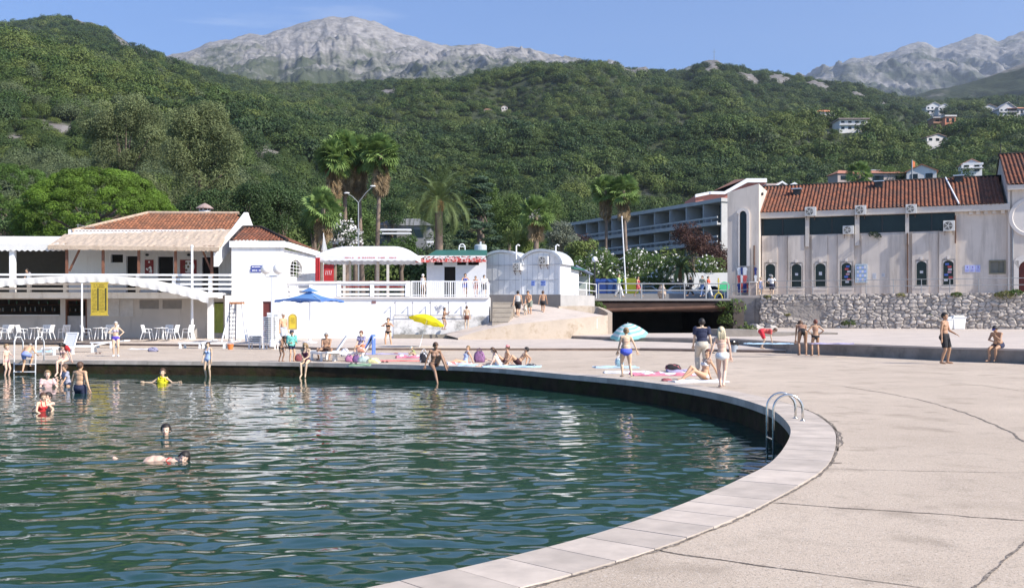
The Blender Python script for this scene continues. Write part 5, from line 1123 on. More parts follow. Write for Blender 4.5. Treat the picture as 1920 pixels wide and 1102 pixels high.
g=MB(); TF.box(g,sl[0],sl[1],.2,.26,sl[2],sl[3]); wn=g.build('slit_window',glass,tw); f=MB(); TF.box(f,sl[1]+.05,sl[1]+.28,-.14,-.003,sl[2],sl[3]-.2); TF.box(f,sl[0]-.12,sl[0]-.003,-.08,-.003,sl[2],sl[3]-.2); 
c=(sl[0]+sl[1])/2; r0=(sl[1]-sl[0])/2
for k in range(8):
    t0,t1=math.pi*k/8,math.pi*(k+1)/8; f.hexa([TF.p(c-r0*math.cos(t0),-.12,sl[3]-.3+.3*math.sin(t0)),TF.p(c-r0*math.cos(t1),-.12,sl[3]-.3+.3*math.sin(t1)),TF.p(c-r0*math.cos(t1),.1,sl[3]-.3+.3*math.sin(t1)),TF.p(c-r0*math.cos(t0),.1,sl[3]-.3+.3*math.sin(t0)),TF.p(c-(r0+.25)*math.cos(t0),-.12,sl[3]-.2+.45*math.sin(t0)),TF.p(c-(r0+.25)*math.cos(t1),-.12,sl[3]-.2+.45*math.sin(t1)),TF.p(c-(r0+.25)*math.cos(t1),.1,sl[3]-.2+.45*math.sin(t1)),TF.p(c-(r0+.25)*math.cos(t0),.1,sl[3]-.2+.45*math.sin(t0))])
f.build('frame',M('window_stone_frame',(.68,.62,.56)),wn)
mb=MB(); mb.tube([TF.p(TF.u(1414,-.1),-.1,zb),TF.p(TF.u(1414,-.1),-.1,TF.z(1414,460,-.1))],.06,8); mb.build('downpipe',rust,tw)
mb=MB(); mb.sph(TF.p(b+.1,1.4,TF.z(1430,360)),(.1,.18,.14),8,6); mb.build('wall_lamp',blackm,tw)
g_='air conditioners on the stone building'
ac_unit(RB,1509,388,1530,405,-.45,'air conditioner under the tile eave, leftmost on the stone building',g_)
ac_unit(RB,1603,385,1624,402.5,-.45,'air conditioner under the tile eave, middle one of the upper row',g_)
ac_unit(RB,1698,383,1719,400,-.45,'air conditioner under the tile eave, rightmost of the upper row',g_)
ac_unit(RB,1580,423,1601,439,-.245,'air conditioner with a small red badge in the second strip window',g_)
ac_unit(RB,1768.5,413.5,1790.5,433,-.245,'large air conditioner at the right end of the last strip window',g_)
# notice case, posters
e_=RB.rect(1603.5,495,1626.5,530,-.3); mb=MB(); RB.box(mb,e_[0],e_[1],-.28,-.103,e_[2],e_[3]); mb.cur=1; RB.box(mb,e_[0]+.08,e_[1]-.08,-.284,-.281,e_[2]+.08,e_[3]-.08); r_=random.Random(2)
for i in range(4):
    for j in range(4): mb.cur=2+(i+j)%2; x=e_[0]+.12+i*(e_[1]-e_[0]-.2)/4;z=e_[2]+.14+j*(e_[3]-e_[2]-.2)/4; RB.box(mb,x,x+.17,-.287-.001*(i%2),-.2845,z,z+.26*r_.uniform(.7,1))
tag(mb.build('notice_case',[M('light_sheet',(.60,.62,.64)),M('steel_blue_back',(.22,.30,.36),.4),M('note_white',(.6,.6,.62)),M('pale_blue_paper',(.35,.45,.75))]),'glazed notice case full of small papers on the stone building','notice case')
for i,x in enumerate((1809,1819,1829)):
    e_=RB.rect(x,497,x+9,510); mb=MB(); RB.box(mb,e_[0],e_[1],-.03,-.004,e_[2],e_[3]); mb.cur=1; lines_text(mb,RB,e_[0]+.05,e_[1]-.05,e_[2]+.05,e_[2]+.25,-.031,2,i); RB.box(mb,e_[0]+.15,e_[1]-.12,-.034,-.031,e_[2]+.3,e_[3]-.08)
    tag(mb.build('poster',[M('lilac_paper',(.45,.48,.75),.7),M('violet_ink',(.22,.18,.45),.7)]),['lilac poster on the stone wall, farthest from the barred window','lilac poster between its two like neighbours on the stone wall','lilac poster on the stone wall, nearest to the barred window'][i],'poster',group='three lilac posters on the stone building')
for i,(x0,x1,y0,y1) in enumerate(((1636,1643,512,523),(1653,1659,512,519))):
    e_=RB.rect(x0,y0,x1,y1,-.12); mb=MB(); RB.box(mb,e_[0],e_[1],-.112,-.103,e_[2],e_[3]); mb.cur=1; lines_text(mb,RB,e_[0]+.03,e_[1]-.03,e_[2]+.05,e_[3]-.05,-.113,4,i+20); tag(mb.build('paper_notice',[M('note_white',(.6,.6,.62)),M('grey_ink',(.3,.3,.3),.7)]),['larger pale paper notice right of the notice case','smaller pale paper notice right of the notice case'][i],'notice')
mb=MB(); p=RB.p(RB.u(1640,-.3),-.35,RB.z(1640,440,-.3)); V,Fq,T=cloud([(p.x,p.y,p.z,.34,.3),(p.x+.3,p.y,p.z-.15,.25,.25),(p.x-.3,p.y,p.z+.05,.22,.2)],700,.07,31)
tag(link('hanging_plant',np_mesh('hanging_plant',V,Fq,leafmat('dark_shrub_leaf',(.03,.05,.02),(.06,.09,.03)),tint=T)),'tuft of dark plant growing under the third strip window','plant')
# ===== rubble stone wall =====
def rubble():
    SWF=-2.6; u0,u1=RB.u(1425,SWF),RB.u(1893,SWF)+16; z0,z1=.4,zb+.02; nx=int((u1-u0)/.045);nz=int((z1-z0)/.045)
    U,Zz=np.meshgrid(np.linspace(u0,u1,nx),np.linspace(z0,z1,nz),indexing='ij'); U=U.ravel();Zz=Zz.ravel()
    r=np.random.default_rng(11); sx,sz=.52,.27; gx=int((u1-u0)/sx)+3;gz=int((z1-z0)/sz)+3
    jx=r.uniform(.08,.92,(gx,gz));jz=r.uniform(.12,.88,(gx,gz)); br=r.uniform(0,1,(gx,gz)); cx=(U-u0)/sx+1+.25*(fbm(U*1.1,Zz*2,2)-.5);cz=(Zz-z0)/sz+1+.35*(fbm(U*1.2+7,Zz*2,2)-.5)
    ix=np.floor(cx).astype(int);iz=np.floor(cz).astype(int); d1=np.full(len(U),9.);d2=np.full(len(U),9.);bb=np.zeros(len(U))
    for a in (-1,0,1):
        for b in (-1,0,1):
            X_=np.clip(ix+a,0,gx-1);Z_=np.clip(iz+b,0,gz-1); px_=X_+jx[X_,Z_];pz_=Z_+jz[X_,Z_]; dd=np.sqrt(((cx-px_))**2+((cz-pz_))**2)
            m=dd<d1; d2=np.where(m,d1,np.minimum(d2,dd)); bb=np.where(m,br[X_,Z_],bb); d1=np.where(m,dd,d1)
    e=np.clip((d2-d1)/.20,0,1); h=.17*np.sqrt(e)*(.45+.7*bb)+.09*(fbm(U*4,Zz*5,3)-.5)*e
    # smooth cement patch in the left third
    pa=np.exp(-((U-u0-3.6)/2.4)**2-((Zz-2.3)/1.1)**2)*1.6+.8*(fbm(U*.8,Zz*.8,3)-.5); pm=np.clip((pa-.75)*3,0,1)
    pos=np.array([tuple(RB.p(0,SWF,0))]); a=np.array(RB.a);n=np.array(RB.n)
    batter=(z1-Zz)*.10
    h=h*(1-pm*.8)+.02*fbm(U*9,Zz*9,2)
    P=pos+U[:,None]*a-(h+batter)[:,None]*n; P[:,2]=Zz
    t=(.34+.66*e**.6)*(.70+.36*bb); t=t*(1-pm)+pm*.62
    tint=np.stack([t,t*.965,t*.93],1)
    o=link('rubble_wall',np_mesh('rubble_wall',P,grid_faces(nx,nz)[:,::-1],M('limestone_rubble',(.52,.47,.42),.9,.18,2.2,.02,12,tint=True,dirt=((.30,.24,.19),.8,.55,.8)),tint=tint))
    tag(o,'rough rubble stone retaining wall under the long stone building','stone wall')
    mb=MB(); RB.box(mb,RB.u(1368,SWF),u1,SWF+.02,-.01,z1-.25,z1-.03); tag(mb.build('raised_walk',up_m),kind='structure')
    mb=MB(); RB.box(mb,RB.u(1368,SWF),u0+.15,SWF+.01,1.5,-1,z1-.26); mb.hexa([RB.p(u0-.3,SWF-.1,-.5),RB.p(u0+.3,SWF-.1,-.5),RB.p(u0+.3,SWF+.5,-.5),RB.p(u0-1.2,SWF+.5,-.5),RB.p(u0-.3,SWF-.1,z1-.3),RB.p(u0+.3,SWF-.1,z1-.3),RB.p(u0+.3,SWF+.5,z1-.3),RB.p(u0-.3,SWF+.5,z1-.3)])
    tag(mb.build('abutment_wall',M('abutment_render',(.26,.235,.21),.9,.2,1.2,.01,10,dirt=((.10,.09,.07),1,.5,.7))),'smooth grey concrete abutment between the bridge and the rubble wall','abutment')
    # boulders at the foot
    r_=random.Random(12)
    for k in range(9):
        u=u0-1.4+r_.random()*2.6; p=RB.p(u,SWF-.25-r_.random()*.5,.75+1.1*max(0,(u-u0+1)/2.6)*r_.random()); mb=MB(); s=r_.uniform(.25,.5); mb.sph(p,(s,s*.7,s*.6),9,6,Matrix.Rotation(r_.random()*3,3,'Z'))
        mb.v=[(v[0]+.06*math.sin(v[1]*9+v[2]*7),v[1]+.05*math.sin(v[0]*11),v[2]+.06*math.sin(v[0]*8+v[1]*5)) for v in mb.v]
        tag(mb.build('boulder',M('limestone_boulder',(.45,.42,.39),.9,.25,3,.02,12)),'pale boulder in the heap at the corner of the rubble wall and the bridge','boulder',group='boulders at the wall corner')
rubble()
SWF=-2.45
zt_=RB.z(1650,527,SWF)-RB.z(1650,552,SWF)
railing('promenade_railing',RB.p(RB.u(1428,SWF),SWF,zb),RB.p(RB.u(1893,SWF)+8,SWF,zb),13,zb,1.12,(1,.55),'long thin grey railing along the top of the rubble wall',pr=.032)
railing('corner_railing',RB.p(RB.u(1372,SWF),SWF,zb-.3),RB.p(RB.u(1405,SWF),SWF,zb-.1),2,zb,1.2,(1,.5),'short grey railing piece beside the tower base',pr=.032)
# bush patches growing on the wall
def bush(name,label,cat,clumps,size,mat,seed,per=500,group=None,**k):
    V,Fq,T=cloud(clumps,per,size,seed,**k); o=link(name,np_mesh(name,V,Fq,mat,tint=T)); return tag(o,label,cat,group)
bl=leafmat('bush_leaf',(.05,.09,.02),(.09,.13,.03)); dg=leafmat('dry_grass_leaf',(.16,.17,.05),(.22,.20,.08))
for i,(x,y,r_) in enumerate(((1440,556,.25),(1595,606,.55),(1690,553,.3),(1795,552,.35),(1885,553,.6),(1905,549,.5),(1478,590,.25),(1745,590,.2))):
    d=SWF-.3; u=RB.u(x,d); p=RB.p(u,d,RB.z(x,y,d)); bush('wall_bush','low green plant '+['by the stone stub','at the foot of the rubble wall, the largest one there','on the wall top under the double arched windows','on the wall top below the lilac posters','on the wall top by the arched door','at the right edge beside the arched door','on the left part of the rubble wall face','on the middle of the rubble wall face'][i],'plant',[(p.x,p.y,p.z,r_,r_*.6),(p.x+r_*.8,p.y+.1,p.z-.05,r_*.7,r_*.4),(p.x-r_*.8,p.y,p.z,r_*.6,r_*.4)],.07,bl if i%2 else dg,60+i,per=900)
# vine at the abutment
p=W(1352,580,81.0)
bush('overhanging_shrub','bright green shrub hanging beside the bridge end over the dark channel','shrub',[(p.x,p.y-5,p.z,.9,.8),(p.x-.6,p.y-5.2,p.z-.9,.8,.7),(p.x+.4,p.y-5.2,p.z-1.5,.7,.7),(p.x+1.2,p.y-5,p.z-1.6,.5,.4),(p.x-1,p.y-5,p.z+.2,.5,.4)],.10,bl,71,per=700)
p=W(1120,572,74.5); bush('corner_shrub','small green shrub at the left end of the bridge beam','shrub',[(p.x,p.y,p.z,.45,.3),(p.x+.4,p.y,p.z-.2,.3,.25)],.08,bl,72,per=900)
# ===== hotel =====
HP0=W(1362,0,150);HP1=W(1064,0,192); HO=Vector((HP1.x,HP1.y,0)); hd=(HP0-HP1); HF=Fr((HO.x,HO.y),math.atan2(hd.y,hd.x)); hl=math.hypot(hd.x,hd.y)
ht=thing('hotel','long three storey hotel with shaded balconies stepping behind the palms','hotel',(HF.p(hl/2,2,4)))
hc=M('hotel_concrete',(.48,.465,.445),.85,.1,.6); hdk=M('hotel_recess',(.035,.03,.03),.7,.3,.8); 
zroof=H+222*150/F; fl=[zroof-.35,H+188*150/F,H+152*150/F,H+118*150/F-.2]
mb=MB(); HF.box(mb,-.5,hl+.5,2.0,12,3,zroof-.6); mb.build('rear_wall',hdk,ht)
mb=MB(); HF.box(mb,-1.5,hl+.3,-1.2,12.5,zroof-.55,zroof); mb.build('flat_roof',hc,ht)
nb=11
for i in range(1,4):
    zt_=fl[i]; mb=MB(); HF.box(mb,-1.2,hl,-1.6,2.2,zt_-1.25,zt_-1.0); HF.box(mb,-1.2,hl,-1.75,-1.6,zt_-.28,zt_); HF.box(mb,-1.2,hl,-1.75,-1.6,zt_-1.3,zt_-.75) 
    mb.build('balcony',hc,ht)
    mb=MB()
    for k in range(nb*3): u=hl*k/(nb*3); HF.box(mb,u-.05,u+.05,-1.7,-1.63,zt_-.75,zt_-.28)
    mb.build('balustrade',hc,ht)
for k in range(nb+1):
    u=hl*k/nb; mb=MB(); HF.box(mb,u-.10,u+.10,-1.0,2.0,3.2,zroof-.56); mb.build('partition',hc,ht)
curt=[M('curtain_grey',(.20,.20,.18),.8),M('curtain_dark',(.10,.10,.09),.8),M('curtain_green',(.16,.19,.15),.8)]
r_=random.Random(17)
for i in range(4):
    zt_=[zroof-.6,fl[1]-1.3,fl[2]-1.3,fl[3]-1.3][i]; zb_=[fl[1]-1.0,fl[2]-1.0,fl[3]-1.0,3.2][i]
    if i==3: continue
    for k in range(nb):
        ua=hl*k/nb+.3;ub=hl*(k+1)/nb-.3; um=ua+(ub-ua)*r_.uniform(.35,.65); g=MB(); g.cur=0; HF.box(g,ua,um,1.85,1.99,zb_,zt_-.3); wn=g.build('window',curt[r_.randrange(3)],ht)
        f=MB(); HF.box(f,um-.06,um+.06,1.78,1.849,zb_,zt_-.3); f.build('frame',hc,wn)
# hotel roof block with pink pitched roof
hb=thing('pink_roof_house','building with pinkish gable and white stepped roof edges behind the tower','house',W(1390,370,158)); pk=M('pink_render',(.42,.17,.13),.8,.1,1); 
def quadpx(mb,pts,Y,th):
    a=[W(x,y,Y) for x,y in pts]; b=[p+Vector((0,th,0)) for p in a]; n=len(a); mb.add(a+b,[tuple(range(n)),tuple(range(2*n-1,n-1,-1))]+[(i,(i+1)%n,n+(i+1)%n,n+i) for i in range(n)])
mb=MB(); quadpx(mb,[(1304,382),(1304,366),(1330,361),(1362,358),(1400,338),(1436,338),(1436,384)],158,10); mb.build('wall',pk,hb)
mb=MB(); quadpx(mb,[(1332,364),(1360,364),(1402,342),(1438,342),(1438,334.5),(1400,334.5),(1358,359),(1332,359)],157.4,.5); quadpx(mb,[(1304,370),(1332,364),(1332,359),(1304,364.5)],157.5,.5); mb.build('white_fascia',whitec,hb)
mb=MB(); a,b,c,d=W(1336,359,157.6),W(1358,359,157.6),W(1400,335,157.6),W(1378,337,172); mb.quad(a,b,c,d); mb.hexa([W(1336,359,157.6),W(1358,359.5,157.6),W(1398,336,157.6),W(1376,338,157.6),W(1336,359,168),W(1358,359.5,168),W(1398,336,168),W(1376,338,168)]); mb.build('roof',M('brown_tile_far',(.22,.12,.10),.9),hb)
hz_=thing('terraced_house','row of small white zigzag gables just behind the tile roof near the tower','house',W(1480,360,150)); mb=MB()
quadpx(mb,[(1437,380),(1437,344),(1455,344),(1466,340),(1478,348),(1490,342.5),(1503,350),(1512,346.5),(1524,352),(1524,380)],150,6); mb.build('wall',M('house_pinkish',(.52,.40,.36),.85),hz_)
for i,(p0,p1,p2) in enumerate((((1453,348),(1467,339),(1480,348)),((1477,349),(1490,341.5),(1504,350)),((1501,351),(1512,346),(1525,353)))):
    mb=MB()
    for a,b in ((p0,p1),(p1,p2)): quadpx(mb,[a,b,(b[0],b[1]+3.5),(a[0],a[1]+3.5)],149.6 if a is p0 else 149.61,6.5)
    mb.build('gable_roof',whitec,hz_)
# house beside hotel left and rock
def house(name,label,px,py,Y,wpx,hpx,kind='gable',wall=(.62,.58,.54),roof=(.38,.15,.08),ang=0,floors=2,group=None,dep=None):
    if Y>400: Y=hill_hit(px,py+2)-3
    p=W(px,py,Y); s=Y/F; w=wpx*s; h=hpx*s; t=thing(name,label,'house',p,R(ang),group); wm=M('house_wall_%02x%02x'%(int(wall[0]*255),int(wall[2]*255)),wall,.85,.08,1); rm=M('house_roof_%02x%02x'%(int(roof[0]*255),int(roof[2]*255)),roof,.9,.2,1.5)
    dp=dep or w*.8; hh=h*.66 if kind!='flat' else h*.92
    mb=MB(); mb.box(-w/2,w/2,0,dp,-18 if Y<400 else -4,hh)
    if kind=='gable': mb.add([(-w/2,0,hh),(w/2,0,hh),(0,0,h*.98),(-w/2,dp,hh),(w/2,dp,hh),(0,dp,h*.98)],[(0,1,2),(5,4,3)])
    mb.build('wall',wm,t,world=False)
    mb=MB(); ov=w*.06; th=max(.12,h*.03)
    if kind=='gable':
        for s_ in (-1,1): mb.hexa([(0,-ov,h-.0),(s_*(w/2+ov),-ov,hh-ov*.6),(s_*(w/2+ov),dp+ov,hh-ov*.6),(0,dp+ov,h),(0,-ov,h+th),(s_*(w/2+ov),-ov,hh-ov*.6+th),(s_*(w/2+ov),dp+ov,hh-ov*.6+th),(0,dp+ov,h+th)])
    elif kind=='hip':
        q=.25*w; mb.add([(-w/2-ov,-ov,hh),(w/2+ov,-ov,hh),(w/2+ov,dp+ov,hh),(-w/2-ov,dp+ov,hh),(-w/2+q,dp*.5,h),(w/2-q,dp*.5,h),(-w/2-ov,-ov,hh+th*.1),(0,0,hh)],[(0,1,5,4),(1,2,5),(2,3,4,5),(3,0,4),(0,3,2,1)])
    else: mb.box(-w/2-ov,w/2+ov,-ov*2,dp+ov,hh,hh+h*.08)
    mb.build('roof',rm,t,world=False)
    n=max(2,int(w/3.2)); 
    for f_ in range(floors):
        for k in range(n):
            x=-w/2+w*(k+.5)/n; z=hh*(f_+.32)/floors; ww=w/n*.24; mb=MB(); mb.box(x-ww,x+ww,-.06,-.01,z,z+hh/floors*.45); wn=mb.build('window',glass,t,world=False)
        if f_>0: mb=MB(); z=hh*f_/floors; mb.box(-w/2,w/2,-1.0,-.0,z-.1,z+.05); mb.box(-w/2,w/2,-1.05,-.95,z+.5,z+.9); mb.build('balcony',wm,t,world=False)
    return t
HS=[('house','cream house with an orange tile roof at the far end of the hotel',1068,452,196,30,30,'gable',(.60,.52,.44),(.45,.16,.08),20,2),
('house','modern grey building with a slate roof between the palms',757,456,150,100,50,'hip',(.20,.20,.20),(.20,.20,.20),0,1),
('shed','tiny concrete hut roof among the trees above the middle palm',1005,384,230,26,14,'flat',(.30,.28,.25),(.38,.35,.32),10,1),
('house','lone house with an orange hipped roof in the middle of the hillside',1548,222,760,27,14,'hip',(.50,.45,.40),(.50,.20,.09),0,1),
('house','low white villa with terraces on the wooded slope',1600,246,680,42,18,'flat',(.72,.70,.68),(.30,.24,.22),0,2),
('house','white house with twin gables high on the right slope',1752,214,800,24,17,'gable',(.70,.68,.66),(.55,.50,.47),0,2),
('house','smaller white gabled house touching the twin gabled one',1771,214,805,18,15,'gable',(.70,.68,.66),(.55,.50,.47),0,2),
('house','unfinished brick coloured block with open floors on the right slope',1765,251,640,24,24,'flat',(.36,.20,.14),(.40,.36,.33),0,3),
('house','tall narrow orange framed house beside the unfinished block',1782,250,642,16,26,'flat',(.60,.24,.14),(.66,.62,.58),0,2),
('house','long low white block right of the orange framed house',1808,246,650,38,12,'flat',(.66,.66,.68),(.72,.70,.68),0,1),
('house','pale house with a pinkish roof below the unfinished block',1758,268,560,34,13,'gable',(.62,.58,.55),(.50,.32,.27),8,1),
('house','white house with small gables half hidden near the upper right edge',1855,214,820,26,14,'gable',(.66,.62,.60),(.45,.30,.24),0,1),
('house','three floor balcony house at the upper right edge',1890,226,780,26,26,'gable',(.60,.58,.57),(.42,.40,.40),0,3),
('house','long house with an orange roof cut by the right frame edge',1912,216,800,36,14,'hip',(.62,.58,.55),(.52,.22,.12),0,1),
('house','white gabled house with blue grey balcony above the long tile roof',1822,324,190,36,25,'gable',(.72,.70,.69),(.50,.27,.20),-12,2),
('house','brown roofed cottage left of the small hilltop palm',1593,343,215,48,26,'hip',(.40,.33,.30),(.40,.17,.11),10,1),
('house','broad orange tiled house right of the small hilltop palm',1668,345,210,86,30,'hip',(.48,.40,.36),(.44,.19,.12),0,1),
('house','house with a white gable and red tiles beside the flag',1728,343,205,52,34,'gable',(.72,.68,.64),(.45,.19,.12),-18,1),
('house','grey cottage glimpsed behind the orange tiled house',1645,334,235,44,15,'flat',(.45,.43,.42),(.5,.5,.5),0,1),
('house','tiny white house in the trees far up the middle slope',915,211,900,12,6,'hip',(.66,.62,.58),(.50,.24,.16),0,1),
('house','second tiny house with a bright wall far up the middle slope',946,207,900,9,7,'gable',(.75,.66,.58),(.50,.24,.16),0,1),
]
for (nm,lb_,x,y,Y,w_,h_,kd,wl,rf,an,fl_) in HS:
    if Y>400: w_*=1.25; h_*=1.3
    if Y>400: Y=hill_hit(x,y+2)-3
    house(nm,lb_,x,y,Y,w_,h_,kd,wl,rf,an,fl_); p=W(x,y,Y); CLEAR.append((p.x,p.y+w_*Y/F*.4,w_*Y/F*.62))
    for k in range(1,6): CLEAR.append((p.x*(1-(.012 if Y<400 else .009)*k),p.y*(1-(.012 if Y<400 else .007)*k),w_*Y/F*(.55 if Y<400 else .42)))
# white balcony slabs in front of the grey building
mb=MB(); p=W(757,440,149); 
for i,(x0,x1,y) in enumerate(((706,770,429),(706,770,436),(800,812,452),(800,812,460))):
    mb=MB(); a=W(x0,y+3,148-.3*i);b=W(x1,y,148-.3*i); mb.box(a.x,b.x,a.y,a.y+1.2,a.z,b.z); tag(mb.build('balcony_slab',whitec),['upper white balcony band left of the date palm','lower white balcony band left of the date palm','upper short white slab behind the date palm','lower short white slab behind the date palm'][i],'balcony')
# flag
mb=MB(); p=W(1710,345,200);q_=W(1710,300,200); mb.tube([p,q_],.12,6); fp=tag(mb.build('village_flagpole',metal),'distant flagpole with a small orange flag above the tile roof','flagpole')
mb=MB(); mb.hexa([q_+Vector(v) for v in ((.1,0,-1.5),(.7,.2,-1.3),(.7,.25,-1.3),(.1,.05,-1.5),(.1,0,-.1),(.7,.2,-.4),(.7,.25,-.4),(.1,.05,-.1))]); mb.build('flag',M('orange_flag',(.55,.15,.05),.8),fp)
mb=MB(); p=W(1339,112,1350); mb.tube([p-Vector((0,0,3)),W(1339,92,1350)],[.5,.25],5); mb.bar(W(1336,98,1350),W(1342,98,1350),.3); tag(mb.build('radio_mast',metal),'thin radio mast on the rocky knob of the skyline','mast')
for (cx,cy,r_) in ((HF.p(hl/2,5,0).x,HF.p(hl/2,5,0).y,16),(HF.p(hl*.2,5,0).x,HF.p(hl*.2,5,0).y,14),(HF.p(hl*.8,5,0).x,HF.p(hl*.8,5,0).y,14),(32,158,12),(HF.p(hl*.8,-14,0).x,HF.p(hl*.8,-14,0).y,13),(HF.p(hl*.4,-14,0).x,HF.p(hl*.4,-14,0).y,13),(18,140,10),(25,135,10),(35,135,12)): CLEAR.append((cx,cy,r_))
# ---------- vegetation ----------
bark=M('grey_brown_bark',(.16,.12,.09),.9,.25,3,.02,12); palmbark=M('palm_bark',(.22,.16,.12),.9,.25,2,.03,8)
RV=np.random.default_rng(77)
def ell(px,py,rx,ry,Y,n,r0,r1,flat=.8,depth=1.,shell=.55,seed=0,dome=False):
    r=np.random.default_rng(seed+500); out=[]; c=W(px,py,Y); s=Y/F
    for i in range(n):
        d=sphere_pts(r,1)[0]; 
        if dome: d[2]=abs(d[2])*1.0-.12
        k=shell+(1-shell)*r.random()
        rr=r.uniform(r0,r1); out.append((c.x+d[0]*k*rx*s,c.y+d[1]*k*rx*s*depth,c.z+d[2]*k*ry*s,rr,rr*flat))
    return out
def tree(name,label,cat,base,top,tr,clumps,size,mat,seed,per=260,group=None,limbs=8,tm=None,**k):
    t=thing(name,label,cat,base,group=group); base=Vector(base);top=Vector(top); mb=MB(); r=random.Random(seed)
    mb.tube([base,base.lerp(top,.35)+Vector((.1,0,0)),base.lerp(top,.7),top],[tr*1.2,tr,tr*.8,tr*.5],10)
    for i in range(limbs):
        c=Vector(clumps[r.randrange(len(clumps))][:3]); st=base.lerp(top,r.uniform(.45,.98)); md=st.lerp(c,.5)+Vector((0,0,.05*(c-st).length)); mb.tube([st,md,c],[tr*.42,tr*.28,tr*.08],6)
    mb.build('trunk',tm or bark,t)
    V,Fq,T=cloud(clumps,per,size,seed,**k); off=np.array(base); link('crown',np_mesh('crown',V-off,Fq,mat,tint=T),t); return t
pine_m=leafmat('pine_needles',(.115,.19,.024),(.12,.20,.026),.3); pine2=leafmat('pine_needles_olive',(.085,.15,.03),(.09,.16,.03),.3)
euc_m=leafmat('eucalyptus_leaf',(.17,.20,.085),(.18,.21,.095),.3); dk_m=leafmat('dark_leaf',(.045,.08,.026),(.06,.10,.034)); ced_m=leafmat('cedar_needle',(.07,.115,.065),(.08,.12,.07)); lt_m=leafmat('light_leaf',(.16,.21,.06),(.17,.22,.06)); red_m=leafmat('red_leaf',(.085,.045,.035),(.10,.05,.038)); olv_m=leafmat('silver_leaf',(.18,.20,.14),(.20,.22,.16)); mid_m=leafmat('mid_leaf',(.075,.13,.034),(.11,.165,.042))
def dome_pine(name,label,px,pyb,rx,ry,Y,n,mat,seed,trunkx=0):
    s=Y/F; c=W(px,pyb,Y); r=np.random.default_rng(seed); cl=[]
    for i in range(n):
        th=r.random()*6.283; z=-.28+1.25*r.random(); z=min(z,.99); u=math.sqrt(max(0,1-z*z))*(.93+.08*r.random())*(1 if z>0 else .95); x=u*math.cos(th);y=-abs(u*math.sin(th)) if i%3 else u*math.sin(th)
        rr=r.uniform(.45,.75)*rx*s/6; cl.append((c.x+x*rx*s,c.y+y*rx*s*.85,c.z+z*ry*s-rr*.3,rr,rr*.72))
    base=(c.x+trunkx,c.y,3.0)
    return tree(name,label,'pine tree',base,(c.x,c.y,c.z+ry*s*.25),.35,cl,.085,mat,seed,per=1150,limbs=16,nj=.55,tv=.4,asp=.33,under=.12)
dome_pine('stone_pine','broad bright green umbrella pine rising behind the thatched restaurant',186,428,146,110,84,310,pine_m,3)
dome_pine('stone_pine','olive tinted umbrella pine cut by the left edge behind the brighter pine',25,432,105,122,95,190,pine2,5)
# eucalyptus
for i,(lab,ells,Y,bx,by) in enumerate([
 ('tall loose eucalyptus with olive foliage behind the umbrella pine, nearer the left edge',[(185,250,34,42,12),(215,225,36,38,12),(255,225,36,36,12),(285,245,30,40,9),(200,310,45,40,10),(270,310,45,50,10),(225,375,55,50,14),(290,385,40,45,10)],125,235,470),
 ('tallest loose eucalyptus with olive foliage behind the restaurant roof ridge',[(350,240,34,34,12),(390,225,36,34,12),(420,265,34,40,10),(345,300,44,44,12),(405,320,44,48,12),(370,265,40,40,10),(370,375,50,45,14),(430,380,36,40,8)],115,375,470)]):
    cl=[]
    for j,(x,y,rx,ry,n) in enumerate(ells): cl+=ell(x,y,rx,ry,Y,n,.9,1.7,1.05,seed=i*20+j,shell=.3)
    b=W(bx,by,Y); tree('eucalyptus_tree',lab,'tree',(b.x,b.y,3),(b.x,b.y,W(bx,300,Y).z),.38,cl,.13,euc_m,40+i,per=620,limbs=16,nj=.9,tv=.28,asp=.36,droop=.8,jit=.25,under=.5)
for i,(lab,x,y,rx,ry,Y,n,mat,r0,r1) in enumerate([
 ('dark broad tree right behind the chimney',370,405,48,50,102,20,dk_m,.9,1.5),('dark tree behind the roof of the white annex',455,400,48,58,105,22,dk_m,.9,1.6),
 ('dark rounded tree between the annex and the fan palms',530,395,50,62,108,22,dk_m,.9,1.7),('mottled green tree behind the short fan palm',590,425,34,45,100,16,mid_m,.8,1.3),
 ('green tree behind the trunks of the tall palms',665,415,36,55,108,18,mid_m,.8,1.4),('bushy tree below the grey slate roof',752,462,44,22,112,14,mid_m,.7,1.1),
 ('tree with mid green foliage between the slate roof and the date palm',735,400,26,30,150,10,dk_m,1.0,1.6),
 ('tall green tree right of the date palm',905,375,34,42,125,22,mid_m,.9,1.6),('round leafy tree behind the middle palm',955,410,40,45,128,20,mid_m,.9,1.6),
 ('green tree between the middle palm and the hotel',1035,400,34,38,170,16,mid_m,1.2,2.),('bush with pale green foliage over the right shed',1085,470,26,24,100,14,lt_m,.6,1.0),
 ('dark tree at the left edge below the olive pine',10,435,60,22,88,12,dk_m,.8,1.2),('rounded green tree beside the hilltop flag',1680,330,34,14,212,12,mid_m,1.6,2.4),
 ('dark green tree filling the gap left of the gabled wing',1790,350,40,20,150,12,dk_m,1.2,2.)]):
    cl=ell(x,y,rx,ry,Y,n,r0,r1,.85,seed=200+i,shell=.35); b=W(x,470,Y); tree('leafy_tree',lab,'tree',(b.x,b.y,2.8),(b.x,b.y,W(x,y,Y).z),.25,cl,.12,mat,80+i,per=330,limbs=9,nj=.8,tv=.3,jit=.35,under=.5)
